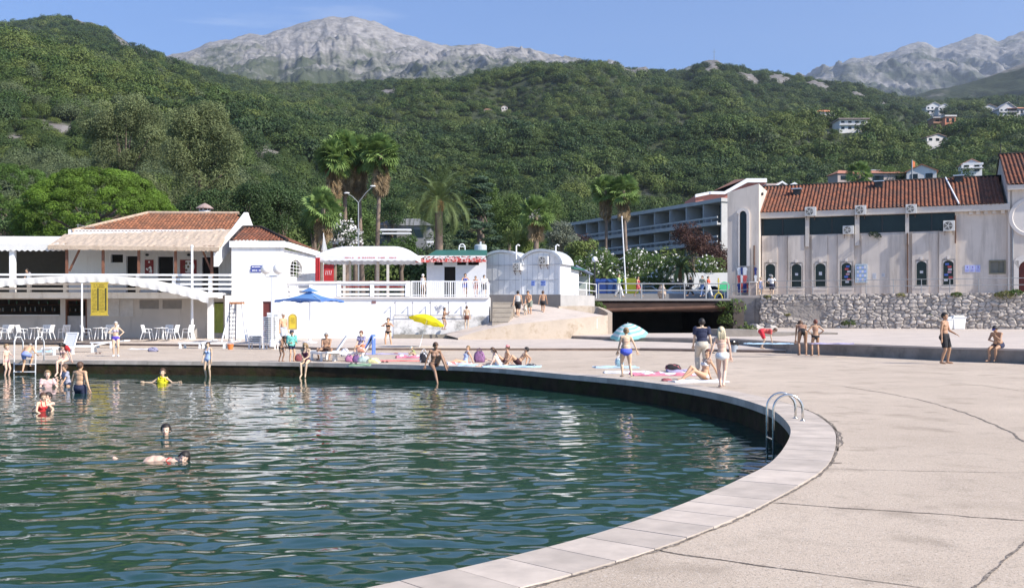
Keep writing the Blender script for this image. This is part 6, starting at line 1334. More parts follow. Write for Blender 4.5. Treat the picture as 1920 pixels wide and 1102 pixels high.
# cedar with layered sprays
cl=[]; r=np.random.default_rng(9)
for k in range(46):
    t=k/46; y=335+135*t; rx=10+42*t; a=r.random()*6.28; s=115/F; c=W(898,y,115); rr=rx*s*r.uniform(.4,1); cl.append((c.x+rr*math.cos(a),c.y+rr*math.sin(a),c.z,r.uniform(.6,1.1),.28))
b=W(898,470,115); tree('cedar_tree','grey green layered cedar immediately right of the date palm','tree',(b.x,b.y,2.9),(b.x,b.y,W(898,338,115).z),.3,cl,.11,ced_m,90,per=520,limbs=22,nj=.6,under=.6)
cl=ell(1052,445,30,30,105,20,.6,1.0,.8,seed=310,shell=.3); b=W(1050,480,105); tree('silver_tree','silvery leaved small tree between the right shed and the hotel','tree',(b.x,b.y,2.9),(b.x,b.y,W(1050,440,105).z),.15,cl,.10,olv_m,91,per=430,nj=.9,jit=.4,under=.6)
cl=ell(978,462,32,26,95,18,.5,.9,1.2,seed=311,shell=.3); b=W(975,480,95); tree('weeping_bamboo','light yellow green weeping clump behind the arched sheds','bamboo',(b.x,b.y,2.9),(b.x,b.y,W(975,460,95).z),.1,cl,.20,lt_m,92,per=420,nj=.7,asp=.16,droop=2.5,jit=.4,under=.7)
for i,(lab,x,y,rx,ry,Y,n) in enumerate([('purple red leaved tree in front of the hotel beside the tower',1300,455,44,34,112,24),('darker purple tree directly left of the tower foot',1345,480,26,34,108,14),('small purple red tree at the left end of the hotel',1092,455,26,16,140,9)]):
    cl=ell(x,y,rx,ry,Y,n,.7,1.2,.85,seed=330+i,shell=.3); b=W(x,520,Y); tree('plum_tree',lab,'tree',(b.x,b.y,2.9),(b.x,b.y,W(x,y,Y).z),.16,cl,.11,red_m,95+i,per=260,nj=.9,jit=.45,under=.7,limbs=12)
# oleander hedge
flower=M('white_petals',(.75,.72,.70),.7)
for i,(x,y,rx,ry,Y) in enumerate([(1100,500,24,20,97),(1140,500,28,22,98),(1185,502,28,20,98),(1225,500,26,20,99),(1262,500,26,20,99),(1215,525,40,14,94),(1150,530,36,14,94),(1335,505,26,24,100),(1125,485,24,14,104),(1190,484,28,14,104)]):
    t=thing('oleander_bush','oleander bush with white flowers behind the bridge, '+['next to the blue tarp hut','left of the green walker','behind the yellow bin','right of the flag rope pole','left of the dark cycad','under the van','beside the blue bins','next to the tower foot','in the back row at the left','in the back row below the fan palms'][i],'bush',W(x,y+ry,Y),group='oleander hedge')
    cl=ell(x,y,rx,ry,Y,14,.55,.9,.8,seed=350+i,shell=.4); V,Fq,T=cloud(cl,520,.10,370+i,nj=.8,tv=.3,asp=.3); off=np.array(t.location); link('foliage',np_mesh('foliage',V-off,Fq,mid_m,tint=T),t)
    r=np.random.default_rng(400+i); n=60; idx=r.integers(0,len(cl),n); d=sphere_pts(r,n); d[:,1]=-abs(d[:,1]); C=np.array([cl[j][:3] for j in idx])+d*np.array([cl[j][3] for j in idx])[:,None]*1.02-off
    V,Fq=leaf_quads(np.repeat(C,3,0)+r.normal(size=(n*3,3))*.06,np.repeat(d,3,0)+.4*r.normal(size=(n*3,3)),.075,.9,seed=i); link('flowers',np_mesh('flowers',V,Fq,flower),t)
# white blossoms shrub behind the canopy left
t=thing('flowering_shrub','shrub with white blossoms behind the tall palm trunks','shrub',W(650,470,92)); cl=ell(650,445,40,28,92,16,.5,.9,.9,seed=420,shell=.3); V,Fq,T=cloud(cl,380,.10,421,nj=.8,jit=.4); off=np.array(t.location); link('foliage',np_mesh('foliage',V-off,Fq,dk_m,tint=T),t)
r=np.random.default_rng(422); C=np.concatenate([np.array(c[:3])+sphere_pts(r,14)*c[3]*np.array([1,.6,1]) for c in cl])-off; C[:,1]-=.5; V,Fq=leaf_quads(np.repeat(C,4,0)+r.normal(size=(len(C)*4,3))*.09,r.normal(size=(len(C)*4,3))-np.array([0,1,0]),.10,.8,seed=5); link('flowers',np_mesh('flowers',V,Fq,flower),t)
bush('clipped_bush','clipped bright green bush below the parked van','bush',ell(1253,536,24,10,93,10,.5,.8,.7,seed=430,shell=.3),.07,bl,431,per=900)
# ---- palms ----
fan_g=leafmat('fan_leaf_green',(.16,.24,.07),(.17,.25,.075),.3); fan_b=leafmat('dead_fan_leaf',(.36,.26,.15),(.38,.28,.16),.25); frond_m=leafmat('date_frond',(.12,.16,.055),(.13,.17,.06),.2)
def fan_leaf(V,Fc,T,o,dirv,L,R_,seed,droop,tint):
    """petiole from o along dirv length L then a pleated fan radius R_"""
    r=random.Random(seed); d=Vector(dirv).normalized(); side=d.cross(Vector((0,0,1))); side=side.normalized() if side.length>.05 else Vector((1,0,0)); up=side.cross(d).normalized(); ra=r.uniform(-1.1,1.1); side,up=side*math.cos(ra)+up*math.sin(ra),up*math.cos(ra)-side*math.sin(ra)
    p=o+d*L-Vector((0,0,droop*L*.3)); def_=.012
    b=len(V); V+= [tuple(o+side*def_),tuple(o-side*def_),tuple(p-side*def_),tuple(p+side*def_)]; T+=[tint]*4; Fc.append((b,b+1,b+2,b+3))
    nb=15; fold=.10
    for k in range(nb):
        a0=-2.3+4.6*k/nb;a1=a0+4.6/nb*.95; am=(a0+a1)/2
        def q(a,rr,h): 
            v=p+(d*math.cos(a)+side*math.sin(a))*rr+up*h; return (v.x,v.y,v.z-droop*rr*rr*(.35+.5*(rr>R_*.8)))
        b=len(V); Rk=R_*(1-.12*abs(am)/2.3)*r.uniform(.9,1.08)
        V+=[tuple(p),q(a0,Rk*.62,-fold*.3*R_),q(am,Rk,.02),q(a1,Rk*.62,fold*.3*R_)]; tt=tint*r.uniform(.8,1.2); T+=[tt]*4; Fc.append((b,b+1,b+2,b+3))
def fan_palm(label,bx,tx,ytop,Y,R_,nleaf,skirt,tr,seed,basez=3.0,ybase=None):
    r=random.Random(seed); base=W(bx,470,Y); base.z=basez; top=W(tx,ytop,Y); t=thing('fan_palm',label,'palm',base,group=None); mb=MB(); n=14; pts=[];rs=[]
    for i in range(n+1): f=i/n; p=base.lerp(top,f); p.x+=.15*math.sin(f*2.6+seed); pts.append(p); rs.append(tr*(1.25-.5*f)*(1+.04*(i%2)))
    mb.tube(pts,rs,12); mb.build('trunk',palmbark,t); top=pts[-1]
    V,Fc,T=[],[],[]
    for k in range(nleaf):
        f=k/nleaf; el=R(82-128*f+r.uniform(-9,9)); az=k*2.39996+r.uniform(-.2,.2); d=(math.cos(el)*math.cos(az),math.cos(el)*math.sin(az),math.sin(el))
        fan_leaf(V,Fc,T,top+Vector((0,0,.15*(1-f))),d,R_*.62*r.uniform(.8,1.15),R_*.5*r.uniform(.85,1.1),seed*100+k,.2+.3*f,.75+.5*r.random())
    off=np.array(base); link('green_fans',np_mesh('green_fans',np.array(V)-off,np.array(Fc),fan_g,tint=np.array(T)),t)
    V,Fc,T=[],[],[]
    for k in range(int(nleaf*skirt)):
        az=k*2.39996+1; el=R(-58-26*r.random()); z=-R_*1.1*skirt*(k/(nleaf*skirt)) ; d=(math.cos(el)*math.cos(az),math.cos(el)*math.sin(az),math.sin(el))
        fan_leaf(V,Fc,T,top+Vector((0,0,z*.9)),d,R_*.45,R_*.36,seed*77+k,.4,.6+.6*r.random())
    if V: link('dead_skirt',np_mesh('dead_skirt',np.array(V)-off,np.array(Fc),fan_b,tint=np.array(T)),t)
    return t
fan_palm('tall fan palm, leftmost of the four beside the street lamp, with a long dead skirt',623,627,298,93,1.85,84,1.9,.19,1)
fan_palm('tall fan palm with the highest crown, second of the four from the annex side',647,649,280,94,1.85,84,1.6,.20,2)
fan_palm('tall fan palm with a dark reddish underside, third of the four from the annex side',681,675,290,95,1.85,80,1.5,.20,3)
fan_palm('tall fan palm with the cleanest bare trunk, rightmost of the four',709,713,288,93,1.85,80,1.4,.19,4)
fan_palm('short stocky fan palm below the group of four',605,603,392,88,1.9,48,.9,.22,5)
fan_palm('medium fan palm with a thick brown trunk behind the arched sheds',1001,1003,402,92,1.75,46,.7,.24,6)
fan_palm('slim fan palm in front of the hotel, left one of the pair',1133,1136,358,108,1.75,44,1.1,.17,7)
fan_palm('slim fan palm in front of the hotel, right one beside the white pole',1174,1172,358,107,1.85,46,1.0,.19,8)
fan_palm('small distant palm rising above the long tile roof',1611,1613,326,188,2.6,40,.5,.3,9,basez=20)
def date_palm(label,px,pytop,Y,L_,n,seed,tr=.36,basez=3.,name='date_palm',down=100):
    r=random.Random(seed); base=W(px,470,Y); base.z=basez; top=W(px,pytop,Y); t=thing(name,label,'palm',base); mb=MB(); k_=12
    mb.tube([base.lerp(top,i/k_) for i in range(k_+1)],[tr*(1.05-.1*i/k_+.06*(i%2)) for i in range(k_+1)],14); mb.build('trunk',palmbark,t)
    V,Fc,T=[],[],[]
    for k in range(n):
        f=k/n; el0=R(80-down*f+r.uniform(-8,8)); az=k*2.39996; L0=L_*r.uniform(.88,1.08); m=26; p=top+Vector((0,0,.2)); h=Vector((math.cos(az),math.sin(az),0)); sd=h.cross(Vector((0,0,1))); el=el0; prev=p; tt=.75+.5*r.random()
        for i in range(m):
            s=i/m; el=el0-(1.0+.75*f)*s**1.3*1.25; d=h*math.cos(el)+Vector((0,0,1))*math.sin(el); nx=prev+d*(L0/m); upv=sd.cross(d).normalized()
            w=.022*(1-s)+.006; b=len(V); V+=[tuple(prev-sd*w),tuple(prev+sd*w),tuple(nx+sd*w),tuple(nx-sd*w)]; T+=[1.5]*4; Fc.append((b,b+1,b+2,b+3))
            ll=.62*math.sin(math.pi*min(1,(s*.93+.07)))**.6*L_/3.9
            for sg in (-1,1):
                for q_ in (.2,):
                    o=prev.lerp(nx,q_); tip=o+(sd*sg*.62+d*.95+upv*(.30-.4*s)).normalized()*ll*r.uniform(.85,1.1)-Vector((0,0,.06)); b=len(V); wv=d*.055
                    V+=[tuple(o-wv),tuple(o+wv),tuple(tip+wv*.3),tuple(tip-wv*.3)]; T+=[tt*r.uniform(.75,1.25)]*4; Fc.append((b,b+1,b+2,b+3))
            prev=nx
    off=np.array(base); link('fronds',np_mesh('fronds',np.array(V)-off,np.array(Fc),frond_m,tint=np.array(T)),t)
    mb=MB(); mb.lathe(top+Vector((0,0,-.7)),[(tr,0),(tr*1.5,.4),(tr*1.3,.9),(tr*.4,1.2)],12); mb.build('frond_boots',M('orange_boots',(.30,.16,.07),.9,.3,4),t); return t
date_palm('large date palm with a wide crown of arching fronds behind the kiosk',823,383,93,4.7,62,21)
date_palm('dark cycad like palm in front of the parked bus',1276,508,92,2.3,44,22,.2,name='cycad',down=95)
date_palm('yellowish spiky palm sapling beside the green walker on the bridge',1133,522,91,2.0,26,23,.12,name='palm_sapling',down=80)
# ---------- people ----------
# joints for a 1.70 m adult facing -Y
SK={'a':(.62,.44,.30),'b':(.60,.36,.22),'c':(.72,.48,.36),'d':(.42,.245,.15),'e':(.33,.19,.12)}
def skin(k): c=SK[k]; return M('skin_'+k,c,.5,.07,6,spec=.35)
def ik(a,t,l1,l2,pole):
    a=Vector(a);t=Vector(t);d=t-a;L_=d.length; mx=(l1+l2)*.995
    if L_>mx: t=a+d.normalized()*mx; d=t-a; L_=mx
    L_=max(L_,abs(l1-l2)+.02); x=(l1*l1-l2*l2+L_*L_)/(2*L_); h=math.sqrt(max(0,l1*l1-x*x)); dn=d.normalized(); p=Vector(pole); p=p-dn*p.dot(dn); p=p.normalized() if p.length>1e-4 else Vector((0,-1,0))
    return a+dn*x+p*h,t
POSES={
'stand':dict(pz=.90,ank=[(.11,-.02,.08),(-.10,.03,.08)],wr=[(.27,-.06,.80),(-.27,-.04,.80)]),
'walk':dict(pz=.885,ank=[(.07,-.30,.08),(-.07,.30,.13)],wr=[(.27,.18,.84),(-.27,-.20,.84)]),
'hips':dict(pz=.90,ank=[(.12,-.03,.08),(-.10,.05,.08)],wr=[(.19,-.03,1.0),(-.19,-.03,1.0)],ep=[(1,.45,0),(-1,.45,0)]),
'hip1':dict(pz=.90,ank=[(.10,-.05,.08),(-.09,.03,.08)],wr=[(.19,-.03,1.0),(-.10,-.22,1.10)],ep=[(1,.4,0),(-1,.1,-.4)]),
'reachup':dict(pz=.90,ank=[(.10,-.05,.08),(-.09,.03,.08)],wr=[(.13,-.25,1.32),(-.22,-.2,1.22)],ep=[(1,.1,-.6),(-1,.1,-.5)]),
'edge':dict(pz=.11,lean=12,ank=[(.09,-.42,-.40),(-.07,-.46,-.42)],kp=(0,-.6,1),wr=[(.05,-.30,.20),(-.05,-.32,.22)],hp=18),
'edge_lean':dict(pz=.11,lean=14,ank=[(.12,-.44,-.44),(-.10,-.50,-.42)],kp=(0,-.6,1),wr=[(.36,-.05,.05),(-.30,-.10,.04)],ep=[(1,.5,0),(-1,.5,0)],hp=8),
'chair':dict(pz=.50,lean=8,ank=[(.24,-.50,.08),(-.26,-.44,.08)],kp=(0,-.3,1),wr=[(.10,-.38,.62),(-.12,-.40,.60)]),
'ledge':dict(pz=.62,lean=20,ank=[(.08,-.36,.09),(-.12,-.44,.08)],kp=(0,-.5,1),wr=[(.06,-.34,.98),(.02,-.40,.76)],ep=[(.3,-.4,-1),(-1,0,-.3)],hp=10),
'sitback':dict(pz=.11,lean=-18,ank=[(.10,-.62,.07),(-.10,-.58,.07)],kp=(0,-.2,1),wr=[(.24,.30,.05),(-.24,.30,.05)],ep=[(.3,1,0),(-.3,1,0)]),
'sitflat':dict(pz=.11,lean=-14,ank=[(.12,-.82,.06),(-.06,-.80,.06)],kp=(0,-.2,1),wr=[(.26,.30,.05),(-.26,.30,.05)],ep=[(.3,1,0),(-.3,1,0)]),
'hug':dict(pz=.11,lean=22,ank=[(.10,-.44,.07),(-.12,-.62,.07)],kp=(0,-.2,1),wr=[(.10,-.50,.32),(-.10,-.46,.28)],hp=15),
'recline':dict(pz=.12,lean=-48,ank=[(.10,-.52,.07),(-.10,-.60,.07)],kp=(0,-.2,1),wr=[(.30,.38,.06),(-.32,.40,.06)],ep=[(.6,.6,-1),(-.6,.6,-1)],hp=-30),
'bend':dict(pz=.86,lean=84,ank=[(.13,.02,.08),(-.12,.0,.08)],wr=[(.14,-.50,.38),(-.10,-.52,.34)],hp=-10),
'bend2':dict(pz=.88,lean=62,ank=[(.12,.0,.08),(-.12,.04,.08)],wr=[(.20,-.45,.50),(-.16,-.42,.46)],hp=-5),
'climb':dict(pz=.86,lean=46,ank=[(.12,.04,.08),(-.10,-.30,.34)],wr=[(.30,-.52,.84),(-.30,-.52,.84)],hp=25),
'swim':dict(pz=.0,lean=93,ank=[(.10,1.0*.86,-.10),(-.12,.80,-.06)],kp=(0,0,-1),wr=[(.20,-.95,-.05),(-.26,-.55,-.14)],hp=-72),
'upright':dict(pz=.90,ank=[(.10,-.02,.08),(-.10,.1,.12)],wr=[(.55,-.25,1.24),(-.50,-.30,1.22)],ep=[(0,0,-1),(0,0,-1)]),
'lean':dict(pz=.88,lean=24,ank=[(.10,-.02,.08),(-.08,.10,.08)],wr=[(.16,-.45,.90),(-.16,-.44,.86)],hp=-8),
'carry':dict(pz=.90,lean=8,ank=[(.10,0,.08),(-.10,.04,.08)],wr=[(.10,-.30,1.05),(-.12,-.32,1.0)],ep=[(1,0,-.5),(-1,0,-.5)]),
}
PEOPLE=[]
def capsule(mb,a,b,ra,rb,n=10,flat=None):
    a=Vector(a);b=Vector(b); t=b-a; L_=t.length
    if L_<1e-5: mb.sph(a,ra,n,6); return
    t/=L_; up=Vector((0,1,0)) if abs(t.y)<.9 else Vector((1,0,0)); x=t.cross(up).normalized(); y=x.cross(t).normalized()
    Mx=Matrix((x,y,t)).transposed(); pr=[]
    for i in range(4): th=math.pi/2*(i+.6)/4; pr.append((ra*math.sin(th),-ra*math.cos(th)))
    for i in range(4): th=math.pi/2*i/4; pr.append((rb*math.cos(th),L_+rb*math.sin(th)))
    mb.lathe(a,pr,n,Mx)
def ellip(mb,c,r,Mx): mb.sph(c,r,14,10,Mx)
def person(label,loc,face,size,pose,skn='a',sex='f',build=1.,clothes=(),hair=('brown','short'),child=False,group=None,extra=None,mod=None,eyes=True,cat='person'):
    """face: heading deg, 0 looks towards the camera (-Y), 90 looks towards +X"""
    P=dict(POSES[pose]); P.update(mod or {})
    pz=P['pz']; Lr=R(P.get('lean',0)); Rt=Matrix.Rotation(Lr,3,'X')@Matrix.Rotation(R(P.get('twist',0)),3,'Z')
    Rt=Matrix.Rotation(R(P.get('side',0)),3,'Y')@Rt
    hip=Vector((0,0,pz)); Rp=Matrix.Rotation(Lr*.55,3,'X')
    m=sex=='m'; sw=.185 if m else .160; hw=.085 if m else .092; bf=build
    T=lambda x,y,z:hip+Rt@Vector((x,y,z))
    Pp=lambda x,y,z:hip+Rp@Vector((x,y,z))
    mb=MB(); seg=[]   # (name,a,b)
    # torso
    ellip(mb,Pp(0,.0,.02),(.155*bf,.115*bf,.12),Rp); ellip(mb,Pp(0,.045,-.03),(.145*bf,.095*bf,.095),Rp)
    mid=Pp(0,0,.10).lerp(T(0,0,.14),.5); ellip(mb,mid,((.135 if m else .122)*bf,.098*bf+.05*(bf-1),.14),Rt)
    if bf>1.12: ellip(mb,T(0,-.05*bf,.13),(.135*bf,.10*bf,.13),Rt)
    ellip(mb,T(0,0,.28),((.152 if m else .132)*(.7+.3*bf),.098*(.6+.4*bf),.16),Rt); ellip(mb,T(0,.005,.40),((.165 if m else .140),.088,.10),Rt)
    if not m and not child:
        for s_ in (-1,1): ellip(mb,T(s_*.065,-.075,.335),(.058*bf,.052*bf,.058*bf),Rt)
    elif m:
        for s_ in (-1,1): ellip(mb,T(s_*.075,-.045,.37),(.075,.05,.055),Rt)
    sh=[T(s_*sw,0.0,.455) for s_ in (1,-1)]
    for k,s_ in enumerate((1,-1)): capsule(mb,T(s_*.06,.01,.47),sh[k],.058,.054 if not m else .062)
    seg.append(('torso',hip,T(0,0,.46)))
    nk=T(0,.012,.50); hr=Rt@Matrix.Rotation(R(P.get('hp',0)),3,'X')@Matrix.Rotation(R(P.get('hy',0)),3,'Z')
    hsc=1.25 if child else 1.; hc_=nk+Rt@Vector((0,-.012,.045))+hr@Vector((0,-.01,.105*hsc))
    capsule(mb,T(0,.005,.45),hc_-hr@Vector((0,0,.06)),.056,.050); 
    HH=lambda x,y,z:hc_+hr@(Vector((x,y,z))*hsc)
    ellip(mb,HH(0,.008,.028),(.076*hsc,.094*hsc,.092*hsc),hr); ellip(mb,HH(0,-.028,-.045),(.056*hsc,.062*hsc,.068*hsc),hr); ellip(mb,HH(0,-.055,-.088),(.030*hsc,.026*hsc,.026*hsc),hr)
    capsule(mb,HH(0,-.083,.018),HH(0,-.104,-.022),.010*hsc,.015*hsc,8); 
    for s_ in (-1,1): ellip(mb,HH(s_*.080,.012,-.008),(.010*hsc,.02*hsc,.032*hsc),hr); ellip(mb,HH(s_*.036,-.066,-.025),(.022*hsc,.02*hsc,.02*hsc),hr)
    seg.append(('head',HH(0,0,-.05),HH(0,0,.08)))
    # legs
    feet=[]
    kp=P.get('kp',(0,-1,.05))
    for k,s_ in enumerate((1,-1)):
        hj=Pp(s_*hw,0,-.01); kn,an=ik(hj,P['ank'][k],.43,.41,Vector(kp)+Vector((s_*P.get('splay',.15),0,0))); f=bf if bf>1 else bf
        capsule(mb,hj,hj.lerp(kn,.5),.092*f,.074*f,12); capsule(mb,hj.lerp(kn,.5),kn,.074*f,.052); seg.append(('thigh%d'%k,hj,kn))
        sd_=(an-kn).normalized(); pv=Vector((0,1,0)) if abs(sd_.z)>.5 else Vector((0,0,-1)); capsule(mb,kn,kn.lerp(an,.38)+pv*.012,.050,.053); capsule(mb,kn.lerp(an,.38)+pv*.012,an,.053,.034); seg.append(('shin%d'%k,kn,an))
        fd=Vector((s_*.25,-1,0)); 
        if sd_.z>-.5: fd=(Vector((0,0,1))-sd_*.3).normalized() if pose in('sitflat','x') else Vector((s_*.2,-.8,.15)).normalized()
        if pose in('swim',): fd=Vector((0,1,-.3)).normalized()
        if pose in('edge','edge_lean'): fd=Vector((s_*.15,-.75,-.6)).normalized()
        fd.normalize(); capsule(mb,an-fd*.035+Vector((0,0,-.03)),an+fd*.10+Vector((0,0,-.045)),.036,.034); capsule(mb,an+fd*.08+Vector((0,0,-.045)),an+fd*.155+Vector((0,0,-.052)),.034,.024); seg.append(('foot%d'%k,an,an+fd*.17-Vector((0,0,.05))))
        feet.append((an,fd))
    hands=[]
    for k,s_ in enumerate((1,-1)):
        ep=P.get('ep',[(.3,1,-.1),(-.3,1,-.1)])[k]; el,wr=ik(sh[k],P['wr'][k],.28,.25,ep); aw=(.9 if not m else 1.05)*(.75+.25*bf)
        capsule(mb,sh[k],el,.049*aw,.036*aw); capsule(mb,el,wr,.037*aw,.025*aw); seg.append(('uarm%d'%k,sh[k],el)); seg.append(('farm%d'%k,el,wr))
        hands.append((el,wr,s_))
    raw=mb.build('tmp_body',[skin(skn)],None)
    md=raw.modifiers.new('r','REMESH'); md.mode='VOXEL'; md.voxel_size=.0125; md.use_smooth_shade=True
    sm=raw.modifiers.new('s','SMOOTH'); sm.factor=.5; sm.iterations=4
    PEOPLE.append(dict(raw=raw,label=label,loc=loc,face=face,size=size,skn=skn,clothes=clothes,hair=hair,seg=seg,HH=HH,hr=hr,hsc=hsc,hands=hands,T=T,Rt=Rt,group=group,extra=extra,sex=sex,eyes=eyes,child=child,bf=bf,feet=feet))
HAIR={'brown':(.09,.045,.025),'dark':(.02,.015,.012),'blonde':(.50,.36,.17),'white':(.62,.60,.56),'grey':(.30,.29,.28),'red':(.16,.05,.03),'light':(.28,.18,.09),'paleblonde':(.62,.52,.34)}
CLO={}
def cloth(name,c): return M('cloth_'+name,c,.85,.10,9,.002,60)
def segdist(V,a,b):
    a=np.array(a);b=np.array(b);d=b-a; t=np.clip(((V-a)@d)/(d@d),-.3,1.3); q=a+np.clip(t,0,1)[:,None]*d; return np.linalg.norm(V-q,axis=1),t
def finish_people():
    dg=bpy.context.evaluated_depsgraph_get()
    for D in PEOPLE:
        me=bpy.data.meshes.new_from_object(D['raw'].evaluated_get(dg)); n=len(me.vertices); V=np.empty(n*3,np.float32); me.vertices.foreach_get('co',V); V=V.reshape(-1,3).astype(float)
        NR=np.empty(n*3,np.float32); me.vertices.foreach_get('normal',NR); NR=NR.reshape(-1,3).astype(float)
        q=np.array([tuple(p.vertices) if len(p.vertices)==4 else tuple(p.vertices)+(p.vertices[0],) for p in me.polygons])
        names=[s[0] for s in D['seg']]; ds=[];ts=[]; rad={'torso':.14,'head':.09}
        for nm,a,b in D['seg']:
            d,t=segdist(V,a,b); ds.append(d/rad.get(nm,.075 if nm.startswith('thigh') else .05)); ts.append(t)
        ds=np.array(ds);ts=np.array(ts); own=ds.argmin(0); own_t=ts[own,np.arange(n)]
        nm_arr=np.array(names)[own]; tt=ts[0]   # torso coordinate (0 hip .. 1 shoulder)
        Ri=np.array(D['Rt']); hip=np.array(D['seg'][0][1]); loc=(V-hip)@Ri   # torso local coords
        x,y,z=loc.T
        isT=nm_arr=='torso'; th=np.char.startswith(nm_arr,'thigh'); sn=np.char.startswith(nm_arr,'shin'); ua=np.char.startswith(nm_arr,'uarm'); fa=np.char.startswith(nm_arr,'farm'); ft=np.char.startswith(nm_arr,'foot'); hd=nm_arr=='head'
        low=isT|th
        # root
        body_me=me; 
        # hands: palm, five tapered fingers, merged into the body mesh
        hb=MB()
        for el,wr,s_ in D['hands']:
            d=(wr-el).normalized(); side=d.cross(Vector((0,1,0))); side=side.normalized() if side.length>.1 else Vector((1,0,0)); nrm=side.cross(d).normalized(); hs=D['hsc']**.4
            Mx=Matrix((side,nrm,d)).transposed(); hb.sph(wr+d*.045*hs,(.040*hs,.017*hs,.052*hs),10,6,Mx)
            for j in range(4):
                o=wr+d*.082*hs+side*(j-1.5)*.021*hs; ln=(.066,.076,.071,.055)[j]*hs; dd=(d+side*(j-1.5)*.10+nrm*.15).normalized(); k1=o+dd*ln*.55; k2=k1+(dd+nrm*.55).normalized()*ln*.5; hb.tube([o-d*.015,k1,k2],[.0095*hs,.0088*hs,.006*hs],6)
            o=wr+d*.03*hs-side*s_*.034*hs; dd=(d*.8-side*s_*.65+nrm*.3).normalized(); hb.tube([o,o+dd*.035*hs,o+(dd+d*.5).normalized()*.062*hs],[.012*hs,.011*hs,.007*hs],6)
        b0=len(V); bv=np.concatenate([V,np.array(hb.v)]); bm=bmesh.new(); bm.from_mesh(me); vs=[bm.verts.new(v) for v in hb.v]
        for f in hb.f:
            try: bm.faces.new([vs[i] for i in f])
            except ValueError: pass
        bm.to_mesh(me); bm.free(); me.polygons.foreach_set('use_smooth',[True]*len(me.polygons)); me.update()
        while len(me.materials)>1: me.materials.pop()
        o=link('person',me); o.location=D['loc']; o.rotation_euler=(0,0,R(D['face'])); o.scale=(D['size'],)*3; me.name='person'
        tag(o,D['label'],'person',D['group'])
        bpy.data.objects.remove(D['raw'])
        def garment(name,mask,off,mat,loose=0,smooth=True):
            fm=mask[q].all(1); 
            if fm.sum()<4: return
            fq=q[fm]; used=np.unique(fq); mp=-np.ones(n,int); mp[used]=np.arange(len(used)); nv=V[used]+NR[used]*off
            if loose: nv=nv+NR[used]*(loose*(fbm(V[used][:,0]*9+V[used][:,1]*5,V[used][:,2]*6,3)))[:,None]
            fs=mp[fq]; m2=np_mesh(name,nv,fs,mat,smooth=True); g=link(name,m2,o); sd=g.modifiers.new('thick','SOLIDIFY'); sd.thickness=off*.9; sd.offset=-1; return g
        for c in D['clothes']:
            kind,nmc,col=c; mat=cloth(nmc,col)
            if kind=='trunks': garment('swim_trunks',((isT&(z<.09))|(th&(own_t<.48)))&~ua&~fa,.016,mat,.012)
            elif kind=='shorts': garment('shorts',((isT&(z<.10))|(th&(own_t<.85)))&~ua&~fa,.024,mat,.02)
            elif kind=='brief': garment('swim_brief',(isT&(z<.055)|(th&(own_t<.10)&(z<.055)))&(z>-.16)&~((abs(x)>.075)&(z<-.045+0*x)),.007,mat)
            elif kind=='highbrief': garment('bikini_bottom',(isT&(z<.08)|(th&(own_t<.16)))&(z>-.20),.008,mat)
            elif kind=='top': garment('bikini_top',isT&(((abs(z-.325)<.045)&(y<-.03))|(abs(z-.315)<.016)|((y<-.02)&(abs(abs(x)-.06)<.012)&(z>.33)&(z<.47))),.008,mat)
            elif kind=='onepiece': garment('swimsuit',(isT&(z<.37)|(th&(own_t<.09))|(isT&(abs(abs(x)-.07)<.022)))&~ua,.007,mat)
            elif kind=='shirt': garment('shirt',(isT&(z>-.04)&(z<.485))|(ua&(own_t<.62)),.020,mat,.02)
            elif kind=='longshirt': garment('shirt',(isT&(z>-.10)&(z<.485))|ua|(fa&(own_t<.8)),.020,mat,.02)
            elif kind=='vest': garment('vest',isT&(z>-.02)&(z<.47)&(abs(x)<.15),.018,mat,.015)
            elif kind=='lifevest': garment('life_vest',isT&(z>.10)&(z<.49),.05,mat,.03)
            elif kind=='trousers': garment('trousers',(isT&(z<.08))|th|(sn&(own_t<.98)),.022,mat,.02)
            elif kind=='dress': garment('dress',(isT&(z<.44))|(th&(own_t<.6)),.022,mat,.02)
            elif kind=='cape': garment('towel_cape',(isT&(z>-.02)&(z<.49))|ua|(fa&(own_t<.5)),.045,mat,.04)
            elif kind=='shoes': garment('shoes',ft&(own_t>-.1),.012,mat)
        # hair
        hcn,hst=D['hair']; 
        if hcn:
            HHc=np.array(D['HH'](0,0,0)); hl=((V-HHc)@np.array(D['hr']))/D['hsc']; hx,hy,hz=hl.T; hm=M('hair_'+hcn,HAIR[hcn],.6,.25,30)
            near=(np.linalg.norm(hl,axis=1)<.15)
            line=.045+.0*hx; mask=near&((hz>.062)|((hy>-.035)&(hz>.005+.0*hz))|((hy>.02)&(hz>-.055)))&(hy>-.085)
            if hst in('long','bob'): mask=near&((hz>.058)|((hy>-.045)&(hz>-.045))|((hy>.0)&(hz>-.085)))
            if hst=='bald': mask=near&(hy>.015)&(hz>-.045)&(hz<.045)
            if hst=='cap': mask=near&(hz>.035)
            g=garment('hair' if hst!='cap' else 'hair',mask,.016 if hst not in('bald','cap') else .006,hm,.014)
            if hst=='long' or hst=='pony' or hst=='bun':
                hb=MB(); HHf=D['HH']
                if hst=='long':
                    for sx in (-.06,-.02,.02,.06): hb.tube([HHf(sx,.06,.05),HHf(sx*1.3,.095,-.06),HHf(sx*1.25,.085,-.16),HHf(sx,.075,-.25)],[.03,.036,.032,.012],7)
                    for sx in (-.08,.08): hb.tube([HHf(sx*.8,.0,.06),HHf(sx,.015,-.03),HHf(sx*1.05,.01,-.13),HHf(sx*.9,-.0,-.2)],[.022,.026,.026,.01],7)
                elif hst=='pony': hb.tube([HHf(0,.09,.06),HHf(0,.15,.02),HHf(0,.15,-.10),HHf(0,.12,-.17)],[.02,.032,.028,.008],8)
                else: hb.sph(HHf(0,.105,.06),.038*D['hsc'],10,7)
